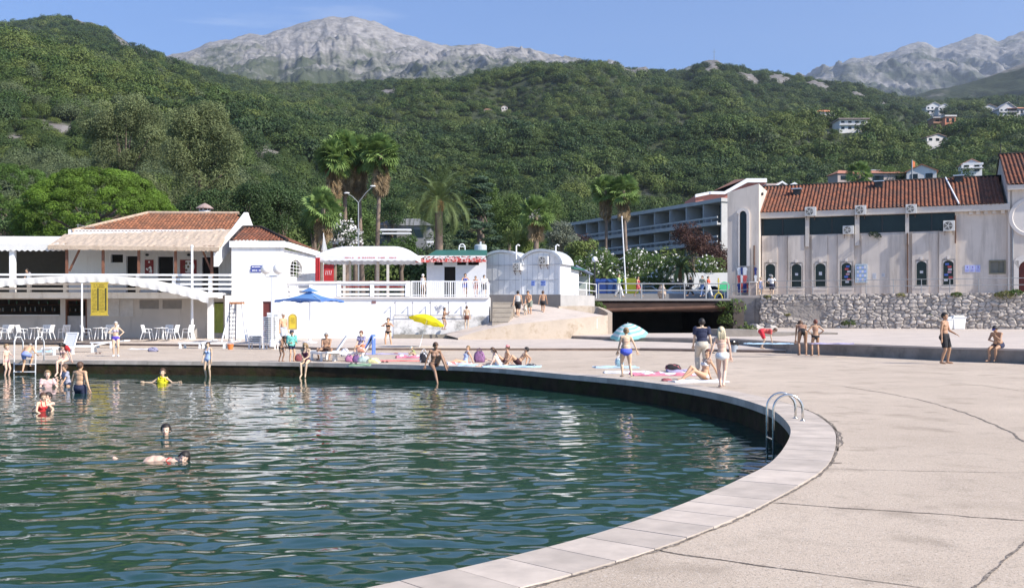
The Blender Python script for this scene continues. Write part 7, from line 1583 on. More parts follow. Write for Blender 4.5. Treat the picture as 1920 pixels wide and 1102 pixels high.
                hb.build('hair_lock',hm,o,world=False,smooth=True)
        # face
        if D['eyes']:
            HHf=D['HH']; 
            for s_ in (-1,1):
                e=MB(); e.sph(HHf(s_*.030,-.079,.012),(.0125*D['hsc'],.008*D['hsc'],.007*D['hsc']),8,6,D['hr']); e.build('eye',M('eye_dark',(.03,.02,.015),.3),o,world=False)
            e=MB(); e.sph(HHf(0,-.083,-.058),(.024*D['hsc'],.010*D['hsc'],.007*D['hsc']),8,6,D['hr']); e.build('mouth',M('lip',(.36,.12,.10),.5),o,world=False)
        ex=D['extra']
        if ex: ex(o,D)
def hat(col,name='sun_hat',brim=.13):
    def f(o,D):
        HHf=D['HH']; mb=MB(); c=HHf(0,.0,.05); mb.lathe(c,[(brim*D['hsc'],0),(brim*D['hsc'],.006),(.092*D['hsc'],.012),(.088*D['hsc'],.06*D['hsc']),(.055*D['hsc'],.085*D['hsc']),(.01,.092*D['hsc'])],18,D['hr']); mb.build(name,cloth(name+str(int(col[0]*99)),col),o,world=False,smooth=True)
    return f
def cap(col):
    def f(o,D):
        HHf=D['HH']; s=D['hsc']; mb=MB(); mb.lathe(HHf(0,.008,.042),[(.090*s,0),(.090*s,.03*s),(.07*s,.062*s),(.03*s,.078*s),(.004,.08*s)],16,D['hr']); mb.add([tuple(HHf(a,b,c)) for a,b,c in ((-.06,-.07,.045),(.06,-.07,.045),(.045,-.155,.035),(-.045,-.155,.035),(-.06,-.07,.052),(.06,-.07,.052),(.045,-.155,.042),(-.045,-.155,.042))],[(0,1,2,3),(4,5,6,7),(0,1,5,4),(1,2,6,5),(2,3,7,6),(3,0,4,7)]); mb.build('cap',cloth('cap%d'%int(col[2]*99),col),o,world=False,smooth=False)
    return f
def shades(o,D):
    HHf=D['HH']; mb=MB(); 
    for s_ in (-1,1): mb.sph(HHf(s_*.034,-.090,.012),(.028,.010,.018),10,6,D['hr'])
    mb.bar(HHf(-.01,-.094,.016),HHf(.01,-.094,.016),.008); mb.build('sunglasses',blackm,o,world=False)
def px_person(label,px,pyf,hpx,face,pose,stand=1.70,z=0.,Y=None,**k):
    p=W(px,pyf,Y) if Y else G(px,pyf,z); s=hpx*p.y/F/stand
    person(label,p,face,s,pose,**k); return p
navy=(.02,.025,.06); blk=(.015,.015,.018)
WZ=-.53
def water_person(label,px,pyw,hpx,vis,face,pose,**k):
    """vis: visible height (m in figure units) above the water line, figure stands on the bottom"""
    p=G(px,pyw,WZ); s=hpx*p.y/F/vis; full=1.70 if not k.get('child') else 1.70
    person(label,(p.x,p.y,WZ-(full-vis)*s),face,s,pose,**k)
# --- in the water ---
person('child at the far left in the water holding the ladder rail',((12-960)*39.3/F,39.3,-.66),75,.78,'stand',skn='c',sex='f',child=True,clothes=[('highbrief','pink',(.60,.35,.33))],hair=('light','short'),mod=dict(wr=[(-.1,-.50,1.10),(-.24,-.05,.80)],ep=[(0,.2,-1),(-.3,1,0)]))
p=G(48,702,WZ); person('man in light blue swim trunks climbing out on the far left ladder',((48-960)*39.3/F,39.3,-.42),180,.82,'climb',skn='b',sex='m',build=1.1,clothes=[('trunks','lightblue',(.26,.32,.62))],hair=('grey','bald'),eyes=False)
p=Vector((G(108,679,0).x,39.45,0)); person('girl with dark hair and a red towel on her shoulder sitting on the pool edge',p,-8,.95,'edge',skn='c',clothes=[('highbrief','palepink',(.62,.42,.40)),('top','palepink',(.62,.42,.40))],hair=('dark','long'),mod=dict(hp=35,lean=20,wr=[(.30,-.02,.06),(-.12,-.22,.2)]),extra=lambda o,D:(lambda mb:(mb.sph(D['T'](.15,.02,.47),(.10,.09,.12),10,7),mb.sph(D['T'](.20,.06,.38),(.06,.07,.12),10,7),mb.build('red_towel',redp,o,world=False,smooth=True)))(MB()))
water_person('child in a pale pink shirt standing chest deep, reaching to the right',88,726,32,.62,35,'lean',skn='c',sex='m',child=True,clothes=[('shirt','palepink',(.62,.42,.40))],hair=('light','short'),mod=dict(wr=[(.30,-.4,1.0),(-.2,-.45,1.1)],lean=10))
water_person('child in a grey top directly left of the big man in the water',127,724,42,.95,-40,'lean',skn='b',child=True,clothes=[('shirt','greytop',(.35,.35,.42)),('highbrief','navy',navy)],hair=('brown','short'),mod=dict(lean=12,wr=[(.2,-.4,.8),(-.25,-.35,.95)]))
water_person('broad man in navy trunks standing thigh deep, seen from behind',150,737,60,.98,165,'stand',skn='b',sex='m',build=1.12,clothes=[('trunks','navy',navy)],hair=('brown','short'),eyes=False,mod=dict(wr=[(.36,-.05,.80),(-.38,.05,.82)]))
water_person('woman in a red swimsuit crouching in the water with a boy in her arms',77,772,38,.62,60,'carry',skn='a',clothes=[('onepiece','red',(.55,.03,.03))],hair=('brown','short'))
water_person('boy held by the woman in red, hand at his face, in the water',95,770,34,.60,-25,'carry',skn='c',sex='m',child=True,hair=('dark','short'),mod=dict(wr=[(.05,-.20,1.50),(-.35,-.35,1.2)],ep=[(.5,-.3,-1),(-1,0,-.3)]))
p=G(311,816,WZ); person('swimmer with dark wet hair facing the camera, only the head above water',(p.x,p.y,WZ-1.42),10,.98,'upright',skn='c',hair=('dark','short'),mod=dict(wr=[(.6,-.3,1.30),(-.6,-.2,1.30)]))
p=G(300,862,WZ); person('woman in red swimming to the right with her legs trailing',(p.x-.12,p.y,WZ-.045),80,.92,'swim',skn='c',clothes=[('top','red',(.55,.03,.03))],hair=('dark','short'),mod=dict(lean=90,hp=-66,hy=-70,ank=[(.08,.78,.05),(-.08,.80,.02)]))
water_person('child in a yellow inflatable vest with arms spread on the water near the far wall',305,717,25,.50,0,'upright',skn='a',child=True,clothes=[('lifevest','yellow',(.80,.70,.02))],hair=('brown','short'),mod=dict(wr=[(.62,-.15,1.22),(-.62,-.15,1.22)]))
p=G(390,704,WZ); person('woman in a blue and white swimsuit standing on the underwater ledge by the wall',((390-960)*38.5/F,38.5,-.62),-12,.84,'stand',skn='a',clothes=[('onepiece','paleblue',(.40,.50,.72))],hair=('brown','short'),mod=dict(wr=[(.22,-.10,.82),(-.20,-.16,.80)]))
# --- far rim ---
px_person('elderly woman in a purple bikini and white cap, hand on hip, beside the loungers',217,668,66,20,'hip1',skn='a',clothes=[('highbrief','violet',(.10,.07,.45)),('top','paleviolet',(.45,.40,.55)),('shoes','white',(.75,.75,.75))],hair=('white','short'),build=1.05)
px_person('bare chested old man in grey shorts standing by the stacked loungers',531,651,65,55,'stand',z=.05,skn='b',sex='m',build=1.15,clothes=[('shorts','palegrey',(.50,.53,.58))],hair=('white','cap'),extra=cap((.55,.45,.36)))
px_person('slim suntanned child bending forward beside the boy in a turquoise towel',527,678,47,60,'lean',skn='e',child=True,clothes=[('brief','black',blk)],hair=('dark','short'),stand=1.6,mod=dict(lean=18,hp=20))
px_person('boy wrapped in a turquoise towel with a dark hat',547,678,58,35,'stand',skn='b',sex='m',child=True,clothes=[('cape','turquoise',(.18,.52,.45)),('trunks','navy',navy)],hair=('dark','short'),extra=hat((.04,.05,.08)),mod=dict(wr=[(.18,-.18,1.0),(-.16,-.2,1.05)]))
p=Vector((G(578,680,0).x,37.95,0)); person('blonde girl in a dark swimsuit sitting on the edge with her legs over the water',p,-5,.92,'edge',skn='a',clothes=[('onepiece','plum',(.07,.02,.05))],hair=('light','long'))
p=G(610,674,0); person('heavy suntanned man with sunglasses sitting on the low end of a lounger',p+Vector((0,.35,0)),-5,.92,'chair',skn='d',sex='m',build=1.22,clothes=[('trunks','brown',(.10,.05,.04))],hair=('grey','short'),extra=shades,mod=dict(pz=.42,splay=.6))
p=G(676,672,0); person('woman in a patterned blouse sitting on the lounger among the bags',p+Vector((0,.5,0)),-25,.88,'chair',skn='a',build=1.2,clothes=[('shirt','patterned',(.30,.28,.42)),('shorts','orange',(.65,.20,.08))],hair=('red','short'),mod=dict(pz=.55,ank=[(.25,-.55,.12),(-.10,-.58,.12)]))
px_person('woman in a black bikini standing with one arm raised in front of the white wall',728,652,57,-10,'reachup',z=.02,skn='b',clothes=[('brief','black',blk),('top','black',blk)],hair=('brown','short'),mod=dict(ank=[(.20,-.02,.08),(-.16,.0,.08)]))
p=G(778,668,0); person('small child in a white sun hat sitting under the yellow umbrella pole',p+Vector((0,.0,0)),-70,.50,'hug',skn='a',child=True,clothes=[('shirt','olivecheck',(.35,.40,.16))],hair=('light','short'),extra=hat((.78,.74,.60),brim=.15))
p=Vector((G(817,686,0).x,35.0,0)); person('suntanned woman in a brown bikini sitting on the edge, one foot in the water',p,22,1.02,'edge_lean',skn='e',clothes=[('brief','brown',(.16,.07,.05)),('top','tan',(.40,.25,.18))],hair=('brown','short'),mod=dict(ank=[(.26,-.44,.06),(-.04,-.52,-.50)],wr=[(.42,-.16,.04),(-.34,-.02,.0)],hy=10))
p=G(872,683,0); person('woman in a blue patterned bikini top sitting propped on one arm with legs stretched left',p,-62,.80,'sitflat',skn='b',clothes=[('onepiece','paleblue',(.40,.50,.72))],hair=('light','bun'),mod=dict(hy=30))
p=G(935,687,0); person('girl in a white and blue swimsuit sitting with one knee drawn up',p,-75,.82,'hug',skn='c',clothes=[('onepiece','whiteblue',(.55,.62,.75))],hair=('brown','long'),mod=dict(hy=10,ank=[(.14,-.40,.07),(-.12,-.85,.06)],hp=5))
p=G(948,684,0); person('person with a pink sun cap lying back with knees bent, half hidden by the girl',p+Vector((.0,.7,0)),-80,.80,'sitback',skn='b',sex='m',clothes=[('trunks','blackred',(.04,.01,.015))],hair=('brown','short'),extra=hat((.75,.25,.25),brim=.11),mod=dict(lean=-8))
p=G(972,685,0); person('dark haired man in black trunks reclining on his elbows by the pool edge',p+Vector((0,.1,0)),-78,.86,'recline',skn='b',sex='m',clothes=[('trunks','blackred',(.04,.01,.015))],hair=('dark','short'),mod=dict(lean=-40,hp=35,hy=-20))
px_person('stout woman in bright blue bikini bottoms walking away along the curved rim',1174,707,95,188,'walk',skn='a',build=1.2,clothes=[('highbrief','royalblue',(.08,.12,.62)),('top','brownstrap',(.35,.15,.12))],hair=('light','bun'),eyes=False,mod=dict(ank=[(.10,-.10,.08),(-.14,.16,.10)],wr=[(.24,-.20,.86),(-.42,-.06,.80)]))
px_person('man in a navy polo shirt and beige trousers walking away',1316,699,106,178,'walk',skn='a',sex='m',stand=1.73,clothes=[('shirt','navy',navy),('trousers','beige',(.52,.47,.38)),('shoes','black',blk)],hair=('dark','short'),eyes=False,mod=dict(ank=[(.10,-.14,.10),(-.10,.10,.08)],wr=[(.24,-.15,.84),(-.30,-.02,.82)]))
px_person('woman with loose pale blonde hair and a white bikini walking away',1354,726,116,172,'walk',skn='c',clothes=[('highbrief','white',(.68,.70,.76)),('top','ivory',(.62,.52,.46))],hair=('paleblonde','long'),eyes=False,mod=dict(ank=[(.04,-.05,.08),(-.02,.22,.12)],wr=[(.34,.02,.80),(-.24,-.06,.84)],side=2))
p=G(1320,712,0); person('red haired girl in a white bikini sitting on a towel with one arm behind her',p,-70,.98,'sitback',skn='b',clothes=[('brief','white',(.68,.70,.76)),('top','white',(.68,.70,.76))],hair=('red','short'),mod=dict(ank=[(.10,-.74,.07),(-.10,-.62,.07)],hy=25,lean=-12,wr=[(.15,.40,.05),(-.22,.34,.05)]))
p=G(1428,653.5,.17); person('person in red shorts bending down over the low concrete block',(p.x,p.y,.17),75,.98,'bend',skn='a',build=1.1,clothes=[('shorts','brightred',(.60,.03,.05)),('shirt','redshirt',(.58,.10,.09))],hair=('brown','short'))
px_person('tanned woman in a black bikini bending forward at the plateau edge',1505,666,68,172,'bend2',stand=1.36,skn='e',clothes=[('brief','black',blk),('top','maroonstrap',(.25,.05,.05))],hair=('brown','short'),eyes=False)
px_person('tanned woman in a black bikini with both hands on her hips',1529,667,69,178,'hips',skn='d',clothes=[('brief','black',blk),('top','maroonstrap',(.25,.05,.05))],hair=('red','bun'),eyes=False,mod=dict(ank=[(.15,0,.08),(-.14,0,.08)]))
px_person('bare chested man in black shorts standing on the right side of the deck',1771,682,99,45,'stand',stand=1.73,skn='d',sex='m',clothes=[('shorts','black',blk)],hair=('dark','short'),mod=dict(ank=[(.20,-.02,.08),(-.12,.05,.08)],wr=[(.16,-.30,.98),(-.27,-.02,.82)]))
p=G(1872,680,0); person('heavy tanned person in a dark cap sitting on the concrete ledge at the right',(p.x+.15,38.6,.04),-58,1.02,'ledge',skn='d',sex='m',build=1.2,clothes=[('trunks','navy',navy)],hair=('dark','short'),extra=cap((.05,.07,.30)))
# --- shower, ramp, terrace, bridge ---
p=W(832,618,64.8); person('woman in a black bikini washing under the shower pipe left',p,70,.86,'lean',skn='d',clothes=[('brief','black',blk),('top','black',blk)],hair=('dark','bun'),mod=dict(lean=8,wr=[(.05,-.45,1.30),(-.05,-.35,1.25)]))
p=W(875,616,64.8); person('bare backed person facing the wall at the right shower pipe',p,175,.87,'stand',skn='a',sex='m',clothes=[('trunks','brownred',(.16,.06,.04))],hair=('brown','short'),eyes=False)
px_person('young man in a grey tank top and black shorts walking up the ramp',971,594,50,175,'walk',Y=66.3,skn='b',sex='m',clothes=[('vest','greytank',(.50,.49,.47)),('shorts','black',blk)],hair=('dark','short'),eyes=False)
px_person('person in grey green shorts bending towards a toddler on the ramp',993,591,45,-20,'lean',Y=66.8,stand=1.55,skn='b',clothes=[('shorts','greygreen',(.20,.22,.18))],hair=('brown','short'),mod=dict(lean=30))
px_person('toddler in pale clothes with a red hat on the ramp',985,593,27,170,'stand',Y=66.5,skn='a',child=True,clothes=[('dress','cream',(.62,.58,.48))],hair=('red','cap'),extra=cap((.55,.06,.05)),eyes=False)
px_person('bare chested man in dark trunks carrying a bag up the ramp, nearest the sheds',1018,590,46,172,'walk',Y=67.5,skn='d',sex='m',clothes=[('trunks','black',blk)],hair=('brown','short'),eyes=False)
px_person('person with a bare shoulder standing behind the parapet by the kiosk',793,556,43,150,'stand',Y=68.5,skn='a',clothes=[('vest','white',(.68,.70,.76))],hair=('white','short'),eyes=False)
px_person('woman in a blue dress standing at the terrace railing',872,556,44,10,'carry',Y=67.2,skn='b',clothes=[('dress','blueviolet',(.12,.14,.40))],hair=('brown','short'))
px_person('woman in a dusty red dress leaning at the terrace railing',892,556,39,-5,'carry',Y=66.9,skn='b',clothes=[('dress','dustyred',(.38,.14,.12))],hair=('brown','short'))
px_person('man in a white shirt and dark shorts at the right end of the terrace railing',907,556,41,20,'carry',Y=66.9,skn='a',sex='m',clothes=[('shirt','white',(.68,.70,.76)),('shorts','black',blk)],hair=('dark','short'))
px_person('person in a light green shirt and white trousers walking over the bridge',1160,557,44,70,'walk',Y=76.9,skn='a',clothes=[('shirt','limegreen',(.38,.58,.20)),('trousers','white',(.68,.70,.76))],hair=('brown','short'))
px_person('woman in a red patterned top walking over the bridge',1196,556,39,60,'walk',Y=77.3,skn='b',clothes=[('dress','redpattern',(.45,.06,.08))],hair=('dark','long'))
px_person('person in dark clothes on the bridge left of the man in jeans',1295,555,38,-80,'walk',Y=77.8,skn='b',sex='m',clothes=[('longshirt','black',blk),('trousers','black',blk)],hair=('dark','short'))
px_person('man in a grey green shirt and blue jeans on the bridge',1317,556,40,-50,'walk',Y=77.6,skn='a',sex='m',clothes=[('shirt','sage',(.30,.34,.26)),('trousers','jeans',(.16,.24,.42))],hair=('brown','short'))
px_person('person in an orange red shirt and white trousers on the bridge',1328,556,39,60,'walk',Y=77.4,skn='b',clothes=[('shirt','orangered',(.70,.09,.04)),('trousers','white',(.68,.70,.76))],hair=('dark','short'))
px_person('woman with pale hair standing by the souvenir rack in front of the stone building',1426,556,37,20,'stand',Y=83.3,skn='a',clothes=[('dress','bluewhite',(.38,.42,.60))],hair=('paleblonde','short'))
px_person('man in a white shirt looking at the arched window of the stone building',1447,555,40,160,'hip1',Y=82.8,skn='a',sex='m',clothes=[('shirt','white',(.68,.70,.76)),('shorts','navy',navy)],hair=('grey','short'),eyes=False)
p=LB.p(LB.u(57,-1.2),-1.2,zslab); person('waiter in a grey shirt leaning on the balcony rail of the left pavilion',p,-30,.98,'lean',skn='b',sex='m',clothes=[('shirt','greyshirt',(.33,.29,.30)),('trousers','black',blk)],hair=('dark','short'))
px_person('person in dark clothes standing behind the lifeguard chair',444,630,60,100,'stand',z=.38,skn='d',clothes=[('shirt','maroon',(.14,.04,.05)),('shorts','black',blk)],hair=('brown','short'))
finish_people()
# ---------- props ----------
plast=M('white_plastic',(.80,.80,.79),.35,.03,5)
steel=M('polished_steel_tube',(.62,.60,.56),.22,.1,8,metal=.9)
# pool ladder
t=thing('pool_ladder','arched stainless steel pool ladder on the near right rim','ladder',(4.8,17,0))
for (y,) in ((16.80,),(17.22,)):
    pts=[Vector((4.86,y,-.02)),Vector((4.86,y,.20))]+[Vector((4.615+.245*math.cos(a),y,.20+.25*math.sin(a))) for a in [math.pi*k/12 for k in range(1,12)]]+[Vector((4.37,y,.20)),Vector((4.37,y,-1.4))]
    mb=MB(); mb.tube(pts,.021,12); mb.lathe((4.86,y,.012),[(.05,0),(.05,.012),(.03,.02)],12); mb.build('rail',steel,t,smooth=True)
for z in (-.30,-.60,-.90): mb=MB(); mb.tube([(4.37,16.82,z),(4.37,17.20,z)],.018,8); mb.build('rung',steel,t)
t=thing('bathing_ladder','white bathing ladder with tall side rails at the far left pool edge','ladder',W(47,680,39.9))
for x in (27,67):
    X=W(x,0,39.6).x; mb=MB(); mb.tube([(X,40.3,0),(X,40.3,.75),(X,40.1,.95),(X,39.75,.95),(X,39.6,.8),(X,39.55,-1.2)],.025,10); mb.build('rail',wmetal,t,smooth=True)
for z in (-.12,-.42,-.70): mb=MB(); mb.box(W(27,0,39.6).x,W(67,0,39.6).x,39.5,39.6,z,z+.03); mb.build('step',wmetal,t)
# chair and table
def chair(loc,rz,label,grp):
    t=thing('garden_chair',label,'chair',loc,R(rz),grp)
    mb=MB(); mb.box(-.23,.23,-.22,.22,.42,.45); mb.build('seat',plast,t,world=False)
    mb=MB()
    for k in range(5): x=-.19+.095*k; mb.hexa([(x-.03,.21,.47),(x+.03,.21,.47),(x+.03,.24,.47),(x-.03,.24,.47),(x-.03,.31,.84),(x+.03,.31,.84),(x+.03,.34,.84),(x-.03,.34,.84)])
    mb.bar((-.24,.325,.86),(.24,.325,.86),.04,.07); mb.build('backrest',plast,t,world=False)
    for sx in (-1,1):
        mb=MB(); mb.tube([(sx*.25,-.27,0),(sx*.24,-.2,.42),(sx*.24,-.16,.64),(sx*.24,.26,.66)],.022,6); mb.build('armrest_leg',plast,t,world=False)
        mb=MB(); mb.tube([(sx*.25,.36,0),(sx*.23,.22,.44),(sx*.22,.31,.85)],.022,6); mb.build('leg',plast,t,world=False)
    return t
def table(loc,label,grp):
    t=thing('garden_table',label,'table',loc,0,grp); mb=MB(); mb.lathe((0,0,.69),[(.42,0),(.44,.015),(.42,.035)],24); mb.build('tabletop',plast,t,world=False)
    for k in range(4): a=.785+1.571*k; mb=MB(); mb.tube([(.36*math.cos(a),.36*math.sin(a),0),(.24*math.cos(a),.24*math.sin(a),.69)],.022,6); mb.build('leg',plast,t,world=False)
    mb=MB(); mb.lathe((0.05,0,.725),[(.07,0),(.08,.03),(.05,.03),(.045,.01)],12); tag(mb.build('ashtray',wmetal,None,world=False),label.replace('round white table','small pale ashtray on the white table'),'ashtray',grp+' ashtrays').location=loc
    return t
g0='white tables of the bar terrace';g1='white chairs of the bar terrace'
wh=['at the far left edge','under the bar counter opening','between the menu board and the old woman','in front of the two wall vents']
for i,(px,) in enumerate(((-8,),(68,),(188,),(302,))):
    p=W(px,630.5,62.2); z=.36; table((p.x,p.y,z),'round white table '+wh[i],g0)
    for j,(dx,dy,rz) in enumerate(((-.80,-.1,90+5),(.78,-.15,-95),(.15,.75,0)) + (((1.5,.5,-120),) if i in(1,3) else ())):
        chair((p.x+dx,p.y+dy,z),rz+random.uniform(-8,8),'white garden chair '+wh[i]+', '+['left of the table','right of the table','behind the table','standing off to the right'][j],g1)
# loungers
def lounger(loc,rz,ang,label,mat=None,name='sun_lounger'):
    t=thing(name,label,'sun lounger',loc,R(rz)); mat=mat or plast   # head end at +X
    mb=MB()
    for k in range(13): x=-.95+.095*k; mb.box(x,x+.075,-.30,.30,.30,.325)
    mb.box(-.98,.36,-.34,-.29,.26,.34); mb.box(-.98,.36,.29,.34,.26,.34); mb.build('seat',mat,t,world=False)
    mb=MB(); c,s_=math.cos(R(ang)),math.sin(R(ang))
    def P_(u,y,h): return (.34+u*c-h*s_,y,.32+u*s_+h*c)
    for k in range(7): u=.02+.095*k; mb.hexa([P_(u,-.30,-.012),P_(u+.08,-.30,-.012),P_(u+.08,.30,-.012),P_(u,.30,-.012),P_(u,-.30,.012),P_(u+.08,-.30,.012),P_(u+.08,.30,.012),P_(u,.30,.012)])
    for y0 in (-.34,.30): mb.hexa([P_(0,y0,-.03),P_(.72,y0,-.03),P_(.72,y0+.04,-.03),P_(0,y0+.04,-.03),P_(0,y0,.03),P_(.72,y0,.03),P_(.72,y0+.04,.03),P_(0,y0+.04,.03)])
    mb.hexa([P_(.68,-.34,-.03),P_(.75,-.34,-.03),P_(.75,.34,-.03),P_(.68,.34,-.03),P_(.68,-.34,.03),P_(.75,-.34,.03),P_(.75,.34,.03),P_(.68,.34,.03)]); mb.build('backrest',mat,t,world=False)
    for x in (-.85,.28):
        for y in (-.31,.31): mb=MB(); mb.hexa([(x-.07,y-.035,0),(x+.07,y-.035,0),(x+.07,y+.035,0),(x-.07,y+.035,0),(x-.05,y-.03,.30),(x+.05,y-.03,.30),(x+.05,y+.03,.30),(x-.05,y+.03,.30)]); mb.build('leg',mat,t,world=False)
    return t
def LG(px,py,z=0): p=G(px,py,z); return (p.x,p.y,z)
lounger(LG(118,664),70,68,'white plastic lounger with its tall backrest raised, behind the girl with the red towel')
lounger(LG(165,660),10,14,'flat white lounger between the raised lounger and the purple bikini woman')
lounger(LG(205,652),-8,8,'flat white lounger farther back, just left of the purple bikini woman')
lounger(LG(370,653),-6,12,'flat white lounger left of its like neighbour near the orange bucket')
lounger(LG(413,653),4,10,'flat white lounger with its foot end by the orange bucket')
lounger(LG(616,672),14,56,'white lounger with a raised backrest beside the man with sunglasses')
lounger(LG(668,676),4,58,'white lounger with a blue towel over its backrest behind the bags')
lounger(LG(612,676),-60,4,'low white lounger under the man with sunglasses')
mb=MB(); p=Vector(LG(668,676)); 
for k in range(12):
    a0=k/12;a1=(k+1)/12; f=lambda a:(.33+.5*math.cos(R(58))*a*1.3,.35+.5*math.sin(R(58))*a*1.55+.02*math.sin(a*9)); (x0,z0),(x1,z1)=f(a0),f(a1); mb.hexa([(p.x+x0,p.y-.38,z0),(p.x+x1,p.y-.38,z1),(p.x+x1,p.y+.42,z1),(p.x+x0,p.y+.42,z0),(p.x+x0-.03,p.y-.38,z0+.03),(p.x+x1-.03,p.y-.38,z1+.03),(p.x+x1-.03,p.y+.42,z1+.03),(p.x+x0-.03,p.y+.42,z0+.03)])
x1,z1=f(1); mb.box(p.x+x1,p.x+x1+.04,p.y-.38,p.y+.42,.25,z1+.02)
tag(mb.build('beach_towel',M('blue_towel',(.12,.22,.55),.9,.1,9)),'blue towel draped over the raised lounger behind the seated woman','towel')
# stacks
def stacked(loc,k,label,grp):
    t=thing('stacked_chair',label,'chair',(loc[0],loc[1],loc[2]+k),R(-3 if int(k*100)%2 else 4),grp); mb=MB(); mb.box(-.30,.30,-.27,.27,.36,.395)
    mb.box(-.33,.33,-.31,-.275,.345,.395); mb.build('seat',plast,t,world=False); mb=MB(); mb.box(-.30,.30,.275,.31,.36,.62); mb.build('backrest',plast,t,world=False)
    for s_ in (-1,1): mb=MB(); mb.hexa([(s_*.32-.03,-.30,.30),(s_*.32+.03,-.30,.30),(s_*.32+.03,.30,.30),(s_*.32-.03,.30,.30),(s_*.32-.03,-.30,.35),(s_*.32+.03,-.30,.35),(s_*.32+.03,.30,.35),(s_*.32-.03,.30,.35)]); mb.build('armrest',plast,t,world=False)
    return t
q=G(508,651,.1); base=(q.x,q.y,.05)
for k in range(14):
    o=stacked(base,k*.105-.05,'white plastic chair in the tall stack below the twin globe lamp'+(', topmost of the stack' if k==13 else ''),'chairs in the tall stack')
    if k==0:
        for sx in (-1,1):
            for sy in (-1,1): mb=MB(); mb.box(sx*.30-.03,sx*.30+.03,sy*.26-.03,sy*.26+.03,-.0,.30); mb.build('leg',plast,o,world=False)
        o['label']='lowest white plastic chair of the tall stack, standing on the deck'
q=G(480,650,.1); base=(q.x,q.y,.05)
for k in range(4):
    o=stacked(base,k*.105-.05,['lowest white plastic chair of the short stack','second white plastic chair from the bottom of the short stack','third white plastic chair from the bottom of the short stack','topmost white plastic chair of the short stack'][k],'chairs in the short stack')
    if k==0:
        for sx in (-1,1):
            for sy in (-1,1): mb=MB(); mb.box(sx*.30-.03,sx*.30+.03,sy*.26-.03,sy*.26+.03,0,.30); mb.build('leg',plast,o,world=False)
# twin globe lamp
Yl=54.; p=W(510,648,Yl); t=thing('twin_globe_lamp','white lamp post carrying two large white globes side by side','street lamp',p); z1=W(510,517,Yl).z
mb=MB(); mb.tube([(p.x,p.y,.15),(p.x,p.y,z1)],[.07,.055],12); mb.lathe((p.x,p.y,.15),[(.16,0),(.14,.3),(.08,.4)],12); mb.build('pole',wmetal,t)
mb=MB(); mb.tube([(p.x-.36,p.y,z1+.06),(p.x-.3,p.y,z1-.02),(p.x+.3,p.y,z1-.02),(p.x+.36,p.y,z1+.06)],.05,8); mb.build('crossbar',wmetal,t)
for s_ in (-1,1): mb=MB(); mb.sph((p.x+s_*.33,p.y,W(510,504.5,Yl).z),.28,24,14); mb.build('globe',M('opal_globe',(.80,.78,.76),.25,.02,3),t,smooth=True)
# lifeguard chair
Yg=60.; p=W(448,633,Yg); t=thing('lifeguard_chair','tall white lifeguard chair with a dark ladder against the annex wall','lifeguard chair',(p.x,p.y,.3)); 
zs=W(0,570,Yg).z
for nm,x0,x1,dy in (('leg',466,455,-.5),('leg',420,436,-.5),('leg',461,452,.7),('leg',428,439,.7)): mb=MB(); mb.bar((W(x0,0,Yg).x,Yg+dy,.3),(W(x1,0,Yg).x,Yg+dy*.3,zs+.02),.08); mb.build(nm,wmetal,t)
mb=MB(); mb.box(W(433,0,Yg).x,W(456,0,Yg).x,Yg-.35,Yg+.3,zs,zs+.12); mb.build('seat',M('orange_wood',(.42,.17,.07),.7,.2,6),t)
mb=MB(); 
for x in (433,445): mb.bar((W(x,0,Yg).x,Yg-.42,.3),(W(x+1,0,Yg).x,Yg-.40,zs+.02),.05)
for k in range(8): z=.5+k*(zs-.6)/8; mb.box(W(433,0,Yg).x,W(446,0,Yg).x,Yg-.44,Yg-.40,z,z+.05)
mb.build('ladder',M('dark_blue_steel',(.05,.06,.09),.5),t)
mb=MB(); 
for k in range(4): z=zs+.16+.09*k*1.0; mb.box(W(452,0,Yg).x-.02,W(458,0,Yg).x,Yg-.33,Yg+.28,z,z+.05)
mb.bar((W(455,0,Yg).x,Yg-.3,zs),(W(455,0,Yg).x,Yg-.3,zs+.9),.04); mb.bar((W(455,0,Yg).x,Yg+.25,zs),(W(455,0,Yg).x,Yg+.25,zs+.9),.04); mb.build('backrest',wmetal,t)
